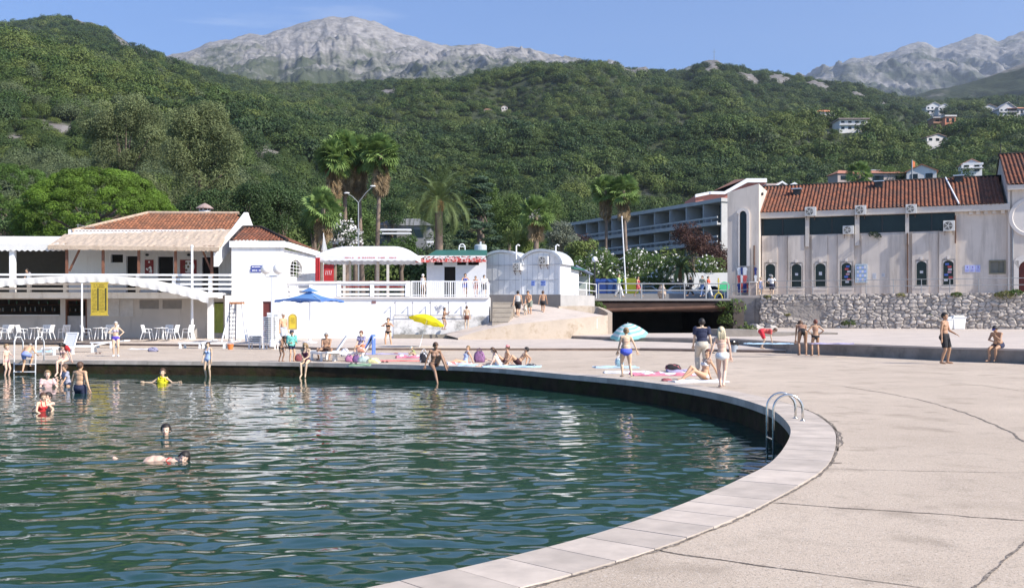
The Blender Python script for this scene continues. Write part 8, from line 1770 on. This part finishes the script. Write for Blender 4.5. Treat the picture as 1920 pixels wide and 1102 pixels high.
# umbrellas
def square_umbrella():
    Yu=58.5; cx=W(581,0,Yu).x; t=thing('garden_umbrella','large square light blue umbrella with a small vent cap before the white wall','umbrella',(cx,Yu,.25)); bl_=M('sky_blue_canvas',(.12,.27,.55),.85,.08,3,trans=.25); db=M('blue_edge_canvas',(.08,.17,.42),.85)
    zt=W(0,546,Yu).z; ze=W(0,563,Yu).z; hw=(652-515)/2*Yu/F*.78; mb=MB(); ang=R(28); cor=[Vector((cx+hw*1.25*math.cos(ang+math.pi/2*k),Yu+hw*1.25*math.sin(ang+math.pi/2*k),ze)) for k in range(4)]; top=Vector((cx,Yu,zt))
    n=8
    for k in range(4):
        a,b=cor[k],cor[(k+1)%4]
        for i in range(n):
            for j in range(n):
                def f(s,u_):
                    e=a.lerp(b,u_); q=top.lerp(e,s); q.z-=.10*math.sin(math.pi*s); q.z-= -.10*s*s*math.sin(math.pi*u_)*1; return q
                mb.quad(f(i/n,j/n),f((i+1)/n,j/n),f((i+1)/n,(j+1)/n),f(i/n,(j+1)/n))
    mb.build('canopy',bl_,t,smooth=False); mb=MB()
    for k in range(4):
        a,b=cor[k],cor[(k+1)%4]
        for i in range(16):
            f=lambda u_:a.lerp(b,u_)+Vector((0,0,.10*math.sin(math.pi*u_))); s0=.13+.02*math.sin(i*1.7); mb.quad(f(i/16),f((i+1)/16),f((i+1)/16)-Vector((0,0,s0)),f(i/16)-Vector((0,0,s0)))
    mb.build('valance',db,t); mb=MB(); mb.add([top+Vector((.55*math.cos(ang+math.pi/2*k),.55*math.sin(ang+math.pi/2*k),-.02)) for k in range(4)]+[top+Vector((0,0,.22))],[(0,1,4),(1,2,4),(2,3,4),(3,0,4)]); mb.build('vent_cap',bl_,t)
    mb=MB(); mb.tube([(cx,Yu,.25),(cx,Yu,zt)],.03,10); mb.build('pole',wmetal,t)
    for k in range(4): mb=MB(); mb.tube([top-Vector((0,0,.12)),cor[k]-Vector((0,0,.02))],.015,6); mb.build('rib',wmetal,t)
    mb=MB(); mb.lathe((cx,Yu,.25),[(.42,0),(.42,.05),(.1,.09),(.04,.3)],18); mb.build('base',wmetal,t)
square_umbrella()
def beach_umbrella(name,label,top,foot,rad,depth,mats,nribs=8,stripes=False,sag=.0,poleR=.018):
    top=Vector(top);foot=Vector(foot); ax=(top-foot).normalized(); x=ax.cross(Vector((0,1,0))).normalized(); y=ax.cross(x).normalized(); Mx=Matrix((x,y,ax)).transposed()
    t=thing(name,label,'umbrella',foot); mb=MB(); n=nribs*4; m=9; vs=[top+Vector((0,0,0))]; 
    for j in range(1,m+1):
        s=j/m
        for k in range(n):
            a=2*math.pi*k/n; sc=1-.07*abs(math.sin(a*nribs/2))*s; v=Vector((rad*s*sc*math.cos(a),rad*s*sc*math.sin(a),-depth*s**1.7)); vs.append(top+Mx@v)
    for k in range(n): 
        mb.cur=0; 
    fs=[(0,1+k,1+(k+1)%n) for k in range(n)]; mb.add(vs,fs,0); 
    for j in range(1,m):
        for k in range(n):
            q=(1+(j-1)*n+k,1+j*n+k,1+j*n+(k+1)%n,1+(j-1)*n+(k+1)%n); mb.f.append(q); mb.mi.append((j%2) if stripes else 0)
    mb.build('canopy',mats,t); mb=MB()
    for k in range(n):
        p=vs[1+(m-1)*n+k];q_=vs[1+(m-1)*n+(k+1)%n]; s0=.07+.025*math.sin(k*2.1);s1=.07+.025*math.sin((k+1)*2.1); mb.quad(p,q_,q_-ax*s1,p-ax*s0)
    mb.build('fringe',mats[0],t); mb=MB(); mb.tube([foot,top+ax*.08],poleR,8); mb.build('pole',wmetal,t)
    for k in range(nribs): mb=MB(); mb.tube([top-ax*.05,vs[1+(m-1)*n+k*4]-ax*.01],.008,5); mb.build('rib',metal,t)
    return t
ft=G(786,653,.1); tp=W(803,590,ft.y+.3)
beach_umbrella('beach_umbrella','bright yellow beach umbrella tilted to the right on a thin white pole',tp,ft,.96,.34,[M('yellow_canvas',(.82,.72,.02),.8,.05,4,trans=.4)])
c=W(1178,629,60.5); tp=Vector((c.x+.0,c.y-.1,.55+1.02)); beach_umbrella('striped_umbrella','pale turquoise and white striped beach umbrella lying open on the plateau',Vector((c.x-.05,c.y-.18,.55+.80)),(c.x+.05,c.y+.0,.56),1.14,.70,[M('aqua_stripe',(.30,.62,.62),.8,trans=.3),M('white_stripe',(.78,.80,.80),.8,trans=.3)],stripes=True)
# bin with bag
p=G(1377,660,.0); p=Vector((p.x,p.y+.2,.0)); t=thing('litter_bin','grey litter bin with a black bag folded over its rim by the step','bin',p); mb=MB(); mb.lathe(p,[(.20,0),(.235,.5),(.24,.52)],18); mb.build('bucket',M('grey_bin',(.34,.38,.42),.5,.1,4),t); mb=MB(); mb.lathe(p,[(.245,.36),(.27,.5),(.25,.56),(.20,.55),(.19,.40)],18); mb.v=[(v[0]+.02*math.sin(v[2]*40+v[1]*30),v[1]+.02*math.sin(v[0]*50),v[2]+.03*math.sin(v[0]*30)) for v in mb.v]; mb.build('bin_bag',M('black_bag',(.015,.015,.017),.3,.3,9),t)
# towels and bags
tcol={'pink':(.68,.22,.30),'white':(.74,.74,.76),'blue':(.18,.30,.60),'lightblue':(.45,.62,.75),'coral':(.72,.25,.22),'magenta':(.60,.06,.25),'yellow':(.75,.68,.15),'lilac':(.42,.38,.55),'red':(.50,.03,.05),'green':(.22,.34,.22)}
def towel(px,py,w,l,rz,col,label,col2=None,z=0,crump=.02,name='beach_towel'):
    p=G(px,py,z); n,m=18,12; r=random.Random(int(px*7+py)); s0=r.random()*9; mb=MB(); vs=[];k=[]
    for i in range(n+1):
        for j in range(m+1):
            u=(i/n-.5)*l;v=(j/m-.5)*w; h=.018+crump*(1+math.sin(u*7+s0)*math.sin(v*9+s0*2)+.5*math.sin(u*17+v*13+s0)); ca,sa=math.cos(R(rz)),math.sin(R(rz)); vs.append((p.x+u*ca-v*sa+.04*math.sin(v*8+s0),p.y+u*sa+v*ca+.04*math.sin(u*7+s0),z+max(.008,h)))
    b=len(vs); vs+= [(v[0],v[1],z+.004) for v in vs]
    f=lambda i,j:i*(m+1)+j
    for i in range(n):
        for j in range(m): k.append(((f(i,j),f(i+1,j),f(i+1,j+1),f(i,j+1)),(i//3)%2 if col2 else 0))
    for i in range(n): k.append(((f(i,0),f(i+1,0),b+f(i+1,0),b+f(i,0)),0)); k.append(((f(i,m),f(i+1,m),b+f(i+1,m),b+f(i,m)),0))
    for j in range(m): k.append(((f(0,j),f(0,j+1),b+f(0,j+1),b+f(0,j)),0)); k.append(((f(n,j),f(n,j+1),b+f(n,j+1),b+f(n,j)),0))
    mb.v=vs; mb.t=[1.]*len(vs); mb.f=[a for a,_ in k]; mb.mi=[c_ for _,c_ in k]
    return tag(mb.build(name,[M('towel_'+col,tcol[col],.95,.1,12,.004,60)]+([M('towel_'+col2,tcol[col2],.95,.1,12,.004,60)] if col2 else [])),label,'towel')
towel(1310,716,.75,1.5,8,'white','white towel under the red haired girl'); towel(1245,703,.9,1.9,4,'pink','pink and white striped towel left of the red haired girl','white',crump=.03); towel(1178,699,.7,1.5,3,'white','white towel behind the stout woman walking')
towel(1155,689,.7,1.5,2,'lightblue','pale blue towel beside the small blue bag'); towel(1280,697,.6,1.0,5,'lilac','lilac cloth right of the striped pink towel',crump=.035)
towel(752,677,.7,1.9,2,'coral','coral red towel by the pool edge left of the black bag'); towel(765,671,.6,1.0,6,'pink','rumpled pink and white cloth on the coral towel','white',crump=.06)
towel(715,664,.6,2.6,0,'lilac','long lilac mat behind the bags'); towel(612,651,.6,1.8,0,'white','white towel in front of the umbrella foot'); towel(900,686,.7,1.5,-2,'lightblue','light blue towel under the woman with stretched legs')
towel(862,684,.5,.9,0,'white','white towel with red print beside the sunbathing woman','coral',crump=.05); towel(960,688,.8,2.0,0,'lightblue','blue towel under the reclining man')
towel(262,655,.4,1.1,0,'white','small white towel lying by the far step'); towel(1440,645,.6,2.0,-3,'lightblue','light blue towel on the plateau edge by the bending person',z=.56); towel(1560,645,.55,1.8,-5,'lilac','lilac towel on the plateau right of the two women',z=.56)
towel(82,660,.5,.9,0,'lightblue','folded pale blue towel in front of the raised lounger',crump=.04); towel(675,686,.35,.7,5,'green','dark green cloth on the pool edge below the bags',crump=.04)
def bag(px,py,w,h,d,mats,label,z=0,strap=True,name='beach_bag',rz=0,slump=.2):
    p=G(px,py,z); h*=.85; w*=.9; t=thing(name,label,'bag',(p.x,p.y,z),R(rz)); mb=MB(); n=16; pr=[(.92,0),(1.02,.25),(1.0,.5),(.88,.78),(.55,.96),(.15,1.0)]
    vs=[];m=len(pr)
    for (r_,zz) in pr:
        for k in range(n): a=2*math.pi*k/n; ca=abs(math.cos(a))**.6*(1 if math.cos(a)>=0 else -1);sa=abs(math.sin(a))**.6*(1 if math.sin(a)>=0 else -1); vs.append((w/2*r_*ca+slump*.1*math.sin(zz*5+k),d/2*r_*sa,h*zz+.01*math.sin(k*2.3+zz*7)))
    mb.v=vs; mb.t=[1.]*len(vs); mb.f=[(i*n+k,i*n+(k+1)%n,(i+1)*n+(k+1)%n,(i+1)*n+k) for i in range(m-1) for k in range(n)]+[tuple(range(n-1,-1,-1)),tuple((m-1)*n+k for k in range(n))]; mb.mi=[(1 if len(mats)>1 and (k%5==0) else 0) for k in range(len(mb.f))]; mb.build('sack',mats,t,world=False,smooth=True)
    if strap: mb=MB(); mb.tube([(-w*.25,-d*.3,h*.8),(-w*.2,-d*.2,h*1.12),(0,-d*.1,h*1.25),(w*.2,-d*.2,h*1.12),(w*.25,-d*.3,h*.8)],.014,6); mb.build('strap',mats[-1],t,world=False)
    return t
mm=lambda nm,c:M('bag_'+nm,tuple(x*.55+.45*(c[0]+c[1]+c[2])/3 for x in c),.85,.25,12,.012,22)
bag(899,679,.46,.52,.3,[mm('purple',(.30,.05,.28)),mm('plum',(.12,.02,.13))],'purple striped beach bag between the two sunbathing women',name='backpack')
bag(795,680,.36,.50,.25,[mm('black',(.02,.02,.03)),mm('whitepatch',(.6,.6,.62))],'black and white shoulder bag standing by the seated tanned woman')
bag(1161,687,.30,.36,.2,[mm('teal',(.16,.42,.52)),mm('white',(.7,.7,.72))],'small teal bag on the pale blue towel',slump=.3)
bag(1262,695,.55,.26,.3,[mm('darkblack',(.02,.015,.02)),mm('red',(.45,.03,.05))],'black and red bag beyond the pink striped towel',strap=False)
bag(287,659,.52,.26,.35,[mm('violetgrey',(.24,.22,.42)),mm('dark',(.04,.04,.07))],'grey violet rounded bag alone on the left deck',strap=False)
bag(655,678,.34,.30,.25,[mm('magenta',(.60,.06,.30)),mm('plum',(.12,.02,.13))],'magenta bag at the feet of the man with sunglasses')
bag(668,679,.30,.34,.22,[mm('violet',(.20,.04,.30)),mm('plum',(.12,.02,.13))],'violet bag in the middle of the bag pile')
bag(683,680,.48,.30,.3,[mm('palegreen',(.42,.60,.52)),mm('white',(.7,.7,.72))],'pale green bag in the bag pile below the seated woman',strap=False,slump=.5)
bag(700,681,.50,.24,.3,[mm('yellow',(.72,.66,.12)),mm('white',(.7,.7,.72))],'yellow bag at the right end of the bag pile',strap=False,slump=.5)
bag(647,668,.40,.42,.3,[mm('white',(.7,.7,.72)),mm('navyblue',(.03,.05,.2))],'white carrier bag with a blue top beside the raised lounger',strap=False)
bag(560,677,.30,.34,.25,[mm('darkred',(.35,.02,.03)),mm('dark',(.04,.04,.07))],'dark red bag behind the blonde girl on the edge',strap=False)
bag(98,642,.22,.28,.2,[mm('red',(.45,.03,.05))],'small red bag beside the head of the raised lounger',strap=False)
bag(1545,664,.42,.36,.3,[mm('navyblue',(.03,.05,.2)),mm('green',(.35,.60,.08))],'navy bag with green things at the feet of the two women',strap=False)
bag(996,687,.40,.12,.25,[mm('black',(.02,.02,.03)),mm('whitepatch',(.6,.6,.62))],'flat black cap and cloth heap right of the reclining man',strap=False)
bag(1250,715,.0001+.3,.10,.2,[mm('red',(.45,.03,.05))],'little red shoe bag at the feet of the sitting girl',strap=False)
bag(677,660,.0001+.42,.24,.3,[mm('orange',(.75,.22,.05)),mm('white',(.7,.7,.72))],'orange cloth bundle on the lounger beside the seated woman',z=.36,strap=False)
bag(742,664,.30,.07,.2,[mm('red',(.45,.03,.05))],'flat dark red cloth between the black bikini woman and the lounger',strap=False)
def sandals(px,py,col,label,z=0,grp=None):
    p=G(px,py,z); t=thing('sandals',label,'sandals',(p.x,p.y,z),R(px%50)); m_=M('sandal_%d'%int(px),col,.7)
    for s_ in (-1,1):
        mb=MB(); mb.prism([(s_*.08+.045*math.cos(a)*(1+.2*math.sin(a)),.13*math.sin(a)) for a in [math.pi*2*k/14 for k in range(14)]],.004,.03); so_=mb.build('sole',m_,t,world=False); mb=MB(); mb.tube([(s_*.08-.04,.0,.02),(s_*.08,.05,.07),(s_*.08+.04,.0,.02)],.010,5); mb.build('strap',m_,so_,world=False)
for a_ in ((663,682,blk,'dark sandals in front of the magenta bag'),(722,679,(.12,.03,.03),'dark red sandals right of the yellow bag'),(184,663,(.12,.03,.02),'brown sandals in front of the flat lounger'),(1335,662,blk,'dark sandals by the step behind the beige trousered man'),(655,664,navy,'navy sandals under the white carrier bag'),(1215,699,(.7,.6,.45),'tan sandals at the left end of the striped pink towel')): sandals(*a_)
p=G(432,655,.0); t=thing('bucket','small orange plastic bucket at the end of the right flat lounger','bucket',p); mb=MB(); mb.lathe(p,[(.12,0),(.17,.28),(.185,.29),(.15,.24),(.11,.02)],16); mb.build('pail',M('orange_plastic',(.75,.20,.05),.4),t); mb=MB(); mb.tube([p+Vector((.17*math.cos(a),0,.28+.14*math.sin(a))) for a in [math.pi*k/8 for k in range(9)]],.008,5); mb.build('handle',wmetal,t)
# street lamp double arm
Yp=82.; p=W(672,470,Yp); t=thing('street_lamp','tall double armed street lamp among the fan palms','street lamp',(p.x,p.y,3)); tp=W(672,380,Yp); mb=MB(); mb.tube([(p.x,p.y,3),tp],[.07,.04],10); mb.build('pole',metal,t)
for x,y in ((650,362),(699,349)):
    e_=W(x,y,Yp); mb=MB(); mb.tube([tp,tp.lerp(e_,.5)+Vector((0,0,.1)),e_],.028,6); a_=mb.build('arm',metal,t); mb=MB(); mb.sph(e_,(.24,.12,.07),12,7); mb.build('lamp_head',M('opal_globe',(.80,.78,.76)),t)
# globe lamp by the bridge
Yp=78.; p=W(1115,556,Yp); t=thing('globe_lamp','black post with a single white globe at the left end of the bridge','street lamp',p); zt=W(0,491,Yp).z; mb=MB(); mb.tube([p,(p.x,p.y,zt)],[.09,.05],10); mb.lathe(p,[(.16,0),(.14,.5),(.09,.6)],12); mb.build('pole',blackm,t); mb=MB(); mb.sph((p.x,p.y,zt+.2),.22,20,12); mb.build('globe',M('opal_globe',(.80,.78,.76)),t,smooth=True)
mb=MB(); mb.tube([W(1174,550,89),W(1166,408,89)],[.07,.05],8); mb.sph(W(1166,407,89),.08); tag(mb.build('leaning_mast',wmetal),'thin slightly leaning pale mast rising in front of the right hotel palm','pole')
for x,lab in ((968,'small hooked white lamp pipe above the left arched shed'),(1042,'small hooked white lamp pipe above the right arched shed')):
    mb=MB(); a=W(x,486,71);b=W(x,461,71); mb.tube([a,b,b+Vector((.12,0,.08)),b+Vector((.25,0,.0))],.05,8); tag(mb.build('lamp_pipe',whitec),lab,'lamp')
# blue tarp hut
hx0,hx1=W(1079,0,77).x,W(1104,0,77).x; t=thing('market_hut','small stall under a slanting grey blue tarp beside the right shed','stall',((hx0+hx1)/2,77,3.14)); mb=MB(); za,zb_=W(0,499,77).z,W(0,515,77).z; mb.hexa([(hx0,76.3,za-.03),(hx1+.3,76.3,zb_-.03),(hx1+.3,78.5,zb_-.03),(hx0,78.5,za-.03),(hx0,76.3,za+.06),(hx1+.3,76.3,zb_+.03),(hx1+.3,78.5,zb_+.03),(hx0,78.5,za+.06)]); mb.build('tarp_roof',M('grey_blue_tarp',(.30,.36,.50),.6,.1,3),t)
for x in (hx0+.05,hx1): mb=MB(); mb.bar((x,76.5,3.14),(x,76.5,zb_+(.3 if x<hx1-.1 else 0)),.07); mb.build('post',wmetal,t)
mb=MB(); mb.box(hx0+.1,hx1,78.2,78.3,3.14,zb_-.05); mb.build('back_cloth',M('pale_green_cloth',(.35,.40,.36),.8),t)
mb=MB(); mb.box(hx0+.1,hx1-.1,77,77.8,3.14,3.9); mb.build('counter',M('stall_counter',(.55,.53,.50),.7,.2,6),t)
# bins beyond the parapet
def wheelie(px,py,Y,w,h,col,label,grp):
    p=W(px,py,Y); t=thing('recycling_bin',label,'bin',p,0,grp); mc=M('bin_%d'%int(col[2]*100+col[0]*10),col,.4,.06,4); mb=MB(); mb.hexa([(-w*.42,-.4,.12),(w*.42,-.4,.12),(w*.42,.4,.12),(-w*.42,.4,.12),(-w/2,-.5,h*.8),(w/2,-.5,h*.8),(w/2,.5,h*.8),(-w/2,.5,h*.8)]); mb.build('container',mc,t,world=False)
    mb=MB(); mb.hexa([(-w/2-.03,-.55,h*.8),(w/2+.03,-.55,h*.8),(w/2+.03,.55,h*.8),(-w/2-.03,.55,h*.8),(-w*.4,-.3,h),(w*.4,-.3,h),(w*.4,.4,h),(-w*.4,.4,h)]); mb.build('lid',mc,t,world=False)
    for s_ in (-1,1): mb=MB(); mb.tube([(s_*w*.38-.04,-.3,.10),(s_*w*.38+.04,-.3,.10)],.10,10); mb.build('wheel',blackm,t,world=False)
g_='recycling bins beyond the bridge'
wheelie(1127,553,90,1.25,1.45,(.02,.05,.2),'blue recycling bin nearest to the globe lamp',g_); wheelie(1147,553,90,1.25,1.45,(.02,.06,.19),'blue recycling bin with a darker lid right of its twin',g_); wheelie(1183,553,90,1.5,1.5,(.75,.65,.03),'yellow recycling bin right of the leaning mast',g_); wheelie(1160,553,91,.8,1.4,(.03,.18,.06),'dark green bin between the blue and yellow ones',g_)
# vehicles
def vehicle(name,label,cat,px,py,Y,rz,Ln,Wd,prof,glz,col,wheels,glass_z):
    p=W(px,py,Y); p.z=3.16; t=thing(name,label,cat,p,R(rz)); pm=M('paint_%s'%name,col,.25,.03,2); n=len(prof); mb=MB(); vs=[(x,-Wd/2+(.10 if z>glass_z else 0),z) for x,z in prof]+[(x,Wd/2-(.10 if z>glass_z else 0),z) for x,z in prof]
    mb.add(vs,[tuple(range(n)),tuple(range(2*n-1,n-1,-1))]+[(i,(i+1)%n,n+(i+1)%n,n+i) for i in range(n)]); mb.build('body',pm,t,world=False,bevel=.04)
    for poly in glz:
        for s_ in (-1,1): mb=MB(); m=len(poly); mb.add([(x,s_*(Wd/2-.02),z) for x,z in poly]+[(x,s_*(Wd/2+.012-.06),z) for x,z in poly],[tuple(range(m)),tuple(range(2*m-1,m-1,-1))]+[(i,(i+1)%m,m+(i+1)%m,m+i) for i in range(m)]); mb.build('window',glass,t,world=False)
    for x in wheels:
        for s_ in (-1,1): mb=MB(); mb.tube([(x,s_*(Wd/2-.2),.33),(x,s_*(Wd/2+.01),.33)],.33,18); wo_=mb.build('wheel',M('tyre',(.02,.02,.02),.8),t,world=False); mb=MB(); mb.tube([(x,s_*(Wd/2+.011),.33),(x,s_*(Wd/2+.03),.33)],.18,14); mb.build('rim',metal,wo_,world=False)
    for s_ in (-1,1): mb=MB(); mb.sph((prof[0][0]+.02,s_*Wd*.36,.72),(.05,.16,.09),10,6); mb.build('headlight',M('lamp_lens',(.7,.7,.68),.1),t,world=False)
    mb=MB(); mb.box(prof[0][0]-.05,prof[0][0]+.03,-Wd/2,Wd/2,.35,.52); mb.build('bumper',M('grey_bumper',(.15,.15,.15),.6),t,world=False)
    return t
vehicle('parked_van','white van with a dark windscreen half hidden behind the oleanders','van',1232,548,96.5,12,4.8,1.9,[(-2.4,.3),(-2.4,.95),(-1.9,1.15),(-1.2,1.95),(2.3,2.0),(2.4,.3)],[[(-1.65,1.2),(-1.15,1.8),(-.5,1.85),(-.5,1.2)],[(-.35,1.2),(-.35,1.85),(.9,1.85),(.9,1.2)]],(.72,.72,.72),(-1.5,1.5),1.15)
vehicle('parked_bus','long white bus with a dark window band parked beside the tower','bus',1328,548,100,4,10,2.4,[(-5,.35),(-5.05,1.2),(-4.8,2.9),(5,2.95),(5,.35)],[[(-4.6,1.35),(-4.5,2.45),(-2.2,2.45),(-2.2,1.35)],[(-2.1,1.35),(-2.1,2.45),(.2,2.45),(.2,1.35)],[(.3,1.35),(.3,2.45),(2.5,2.45),(2.5,1.35)],[(2.6,1.35),(2.6,2.45),(4.7,2.45),(4.7,1.35)]],(.74,.75,.76),(-3.2,3.),3.5)
carp=[(-2.0,.3),(-2.05,.7),(-1.2,.88),(-.55,1.38),(.8,1.42),(1.5,.98),(2.0,.9),(2.05,.3)]; cgl=[[(-1.05,.9),(-.5,1.32),(.05,1.34),(.05,.9)],[(.12,.9),(.12,1.34),(.75,1.36),(1.3,.95)]]
for i,(x,Y,rz,col,lab) in enumerate(((1270,92,5,(.72,.72,.72),'white car right of the clipped bush seen through the railing'),(1205,92.5,-4,(.5,.5,.52),'silver grey car left of the clipped bush'),(1322,92.5,3,(.70,.70,.70),'white car behind the three people on the bridge'))):
    MC.pop('paint_parked_car',None); vehicle('parked_car',lab,'car',x,553,Y,rz,4,1.7,carp,cgl,col,(-1.3,1.3),.9)
# vase, green sign, yellow stand
p=W(1241,557,76.6); t=thing('clay_vase','pale ribbed clay vase standing on the bridge behind a railing post','vase',(p.x,p.y,3.14)); mb=MB(); mb.lathe((p.x,p.y,3.14),[(.18,0),(.30,.25),(.33,.5),(.25,.8),(.16,.95),(.20,1.02),(.14,1.0)],20); mb.build('body',M('pale_clay',(.50,.40,.32),.8,.15,5),t,smooth=True); 
for z in (.3,.5,.7): mb=MB(); mb.lathe((p.x,p.y,3.14+z),[(.335-.06*abs(z-.42),0),(.345-.06*abs(z-.42),.02),(.33-.06*abs(z-.42),.04)],20); mb.build('rib_band',M('vase_band',(.30,.22,.17),.8),t)
p=W(1358,557,78.5); t=thing('round_sign','round green sign on a thin post at the right end of the bridge','sign',(p.x,p.y,3.14)); mb=MB(); mb.tube([(p.x,p.y,3.14),(p.x,p.y,4.0)],.03,6); mb.build('post',metal,t); mb=MB(); Mx=Matrix.Rotation(R(90),3,'X'); mb.lathe((p.x,p.y-.04,4.1),[(.38,0),(.40,.02),(.38,.05)],22,Mx); mb.build('disc',M('bright_green',(.05,.42,.18),.5),t)
p=W(1347,557,77.6); t=thing('yellow_stand','yellow metal stand with an arched foot near the green sign','stand',(p.x,p.y,3.14)); ym=M('yellow_paint',(.55,.45,.05),.5); mb=MB(); mb.tube([(p.x,p.y,3.6),(p.x,p.y,4.75)],.05,8); mb.build('post',ym,t); mb=MB(); mb.tube([(p.x+.3*math.cos(a),p.y,3.14+.45*math.sin(a)) for a in [math.pi*k/10 for k in range(11)]],.045,8); mb.build('arched_foot',ym,t); mb=MB(); mb.bar((p.x-.14,p.y,4.5),(p.x+.14,p.y,4.5),.05); mb.build('crossbar',ym,t)
# souvenir rack
SRd=-2.0
t=thing('souvenir_rack','rack of hanging red, white and blue shirts beside the tower','clothes rack',RB.p(RB.u(1395,SRd),SRd,zb)); mb=MB()
sh_=[('white',(.7,.7,.72)),('navyblue',(.03,.05,.2)),('redshirt',(.5,.03,.05))]; zb=3.55; k=0
for row,(yt,yb) in enumerate(((501,516),(515,531),(531,548))):
    for j,(x0,x1) in enumerate(((1382,1389.5),(1388.5,1393),(1392,1401),(1414,1419.5) if row<2 else (1400,1404))):
        e_=RB.rect(x0,yt,x1,yb,SRd); cn_,cc=sh_[(row*2+j+(j//2))%3]; mb=MB(); a,b,c,d=e_; w_=b-a; d0=SRd-.03*(j%2)
        pts=[(a+w_*.18,c),(b-w_*.18,c),(b-w_*.15,d-.22),(b,d-.28),(b,d-.1),(b-w_*.3,d),(a+w_*.3,d),(a,d-.1),(a,d-.28),(a+w_*.15,d-.22)]; m=len(pts); mb.add([RB.p(u,d0,z) for u,z in pts]+[RB.p(u,d0+.025,z) for u,z in pts],[tuple(range(m)),tuple(range(2*m-1,m-1,-1))]+[(i,(i+1)%m,m+(i+1)%m,m+i) for i in range(m)]); mb.build('shirt',cloth(cn_,cc),t)
for x in (1380,1404): mb=MB(); u=RB.u(x,SRd+.05); mb.tube([RB.p(u,SRd+.05,zb),RB.p(u,SRd+.05,RB.z(x,499,SRd))],.03,6); mb.build('post',metal,t)
mb=MB(); mb.tube([RB.p(RB.u(1380,SRd+.05),SRd+.05,RB.z(1380,499,SRd)),RB.p(RB.u(1420,SRd+.05),SRd+.05,RB.z(1420,499,SRd))],.025,6); mb.build('top_bar',metal,t)
e_=RB.rect(1403,528,1418,554,-2.3); mb=MB(); RB.box(mb,e_[0],e_[1],-2.35,-1.7,zb,e_[3]-.08); mb.cur=1; RB.box(mb,e_[0]-.05,e_[1]+.05,-2.4,-1.65,e_[3]-.078,e_[3]+.02)
tag(mb.build('stone_pier',[M('rough_pier_stone',(.45,.36,.30),.9,.35,4,.02,9),M('window_stone_frame',(.68,.62,.56))]),'short rough stone pier with a pale cap at the corner of the promenade','pier')
# low benches under windows
for x0,x1 in ((1437,1460),(1590,1612)):
    pass
# white coolers on plateau
for i,(x0,x1,y0,y1) in enumerate(((1772,1783,594,612),(1783,1807,591,613))):
    Yc=74.5; a=W(x0,y1,Yc);b=W(x1,y0,Yc); t=thing('cool_box',['narrow white tub behind the standing man in black shorts','rounded white plastic tub at the foot of the rubble wall'][i],'tub',((a.x+b.x)/2,Yc,.83)); w_=(b.x-a.x)/2; h=b.z-.83
    mb=MB(); mb.hexa([(-w_*.86,-.35,0),(w_*.86,-.35,0),(w_*.86,.35,0),(-w_*.86,.35,0),(-w_,-.42,h*.8),(w_,-.42,h*.8),(w_,.42,h*.8),(-w_,.42,h*.8)]); mb.build('tub',plast,t,world=False,bevel=.05); mb=MB(); mb.box(-w_-.04,w_+.04,-.46,.46,h*.8+.002,h*.88); mb.box(-w_*.8,w_*.8,-.3,.3,h*.88,h); mb.build('lid',plast,t,world=False,bevel=.03)
# plate at the ramp end
p0=W(1112,598,66.2);p1=W(1120,616,66.2); mb=MB(); mb.box(p0.x,p1.x,66.15,66.2,p1.z,p0.z); mb.cur=1
mb.bar((p0.x+.08,66.14,p0.z-.15),(p1.x-.08,66.14,p0.z-.3),.05,.01,up=(0,1,0)); mb.bar((p0.x+.14,66.14,p0.z-.25),(p0.x+.14,66.14,p1.z+.1),.05,.01,up=(0,1,0)); mb.bar((p0.x+.06,66.138,p1.z+.2),(p1.x-.06,66.138,p1.z+.2),.05,.01,up=(0,1,0))
tag(mb.build('wall_plate',[whitec,M('dark_ink',(.05,.05,.06),.7)]),'narrow white plate with dark marks on the outer end of the ramp wall','sign')
forest()
hz=MB(); hz.box(-6500,8000,-80,7600,-6,2100); hm_=bpy.data.materials.new('haze'); nt,N,L=nodes(hm_); o_=N('ShaderNodeOutputMaterial'); v_=N('ShaderNodeVolumePrincipled'); v_.inputs['Color'].default_value=(.80,.88,1,1); v_.inputs['Density'].default_value=8e-5; v_.inputs['Anisotropy'].default_value=.3; L(v_.outputs[0],o_.inputs['Volume'])
tag(hz.build('haze',hm_),'thin blue summer haze over the bay and the mountains','haze',kind='stuff')
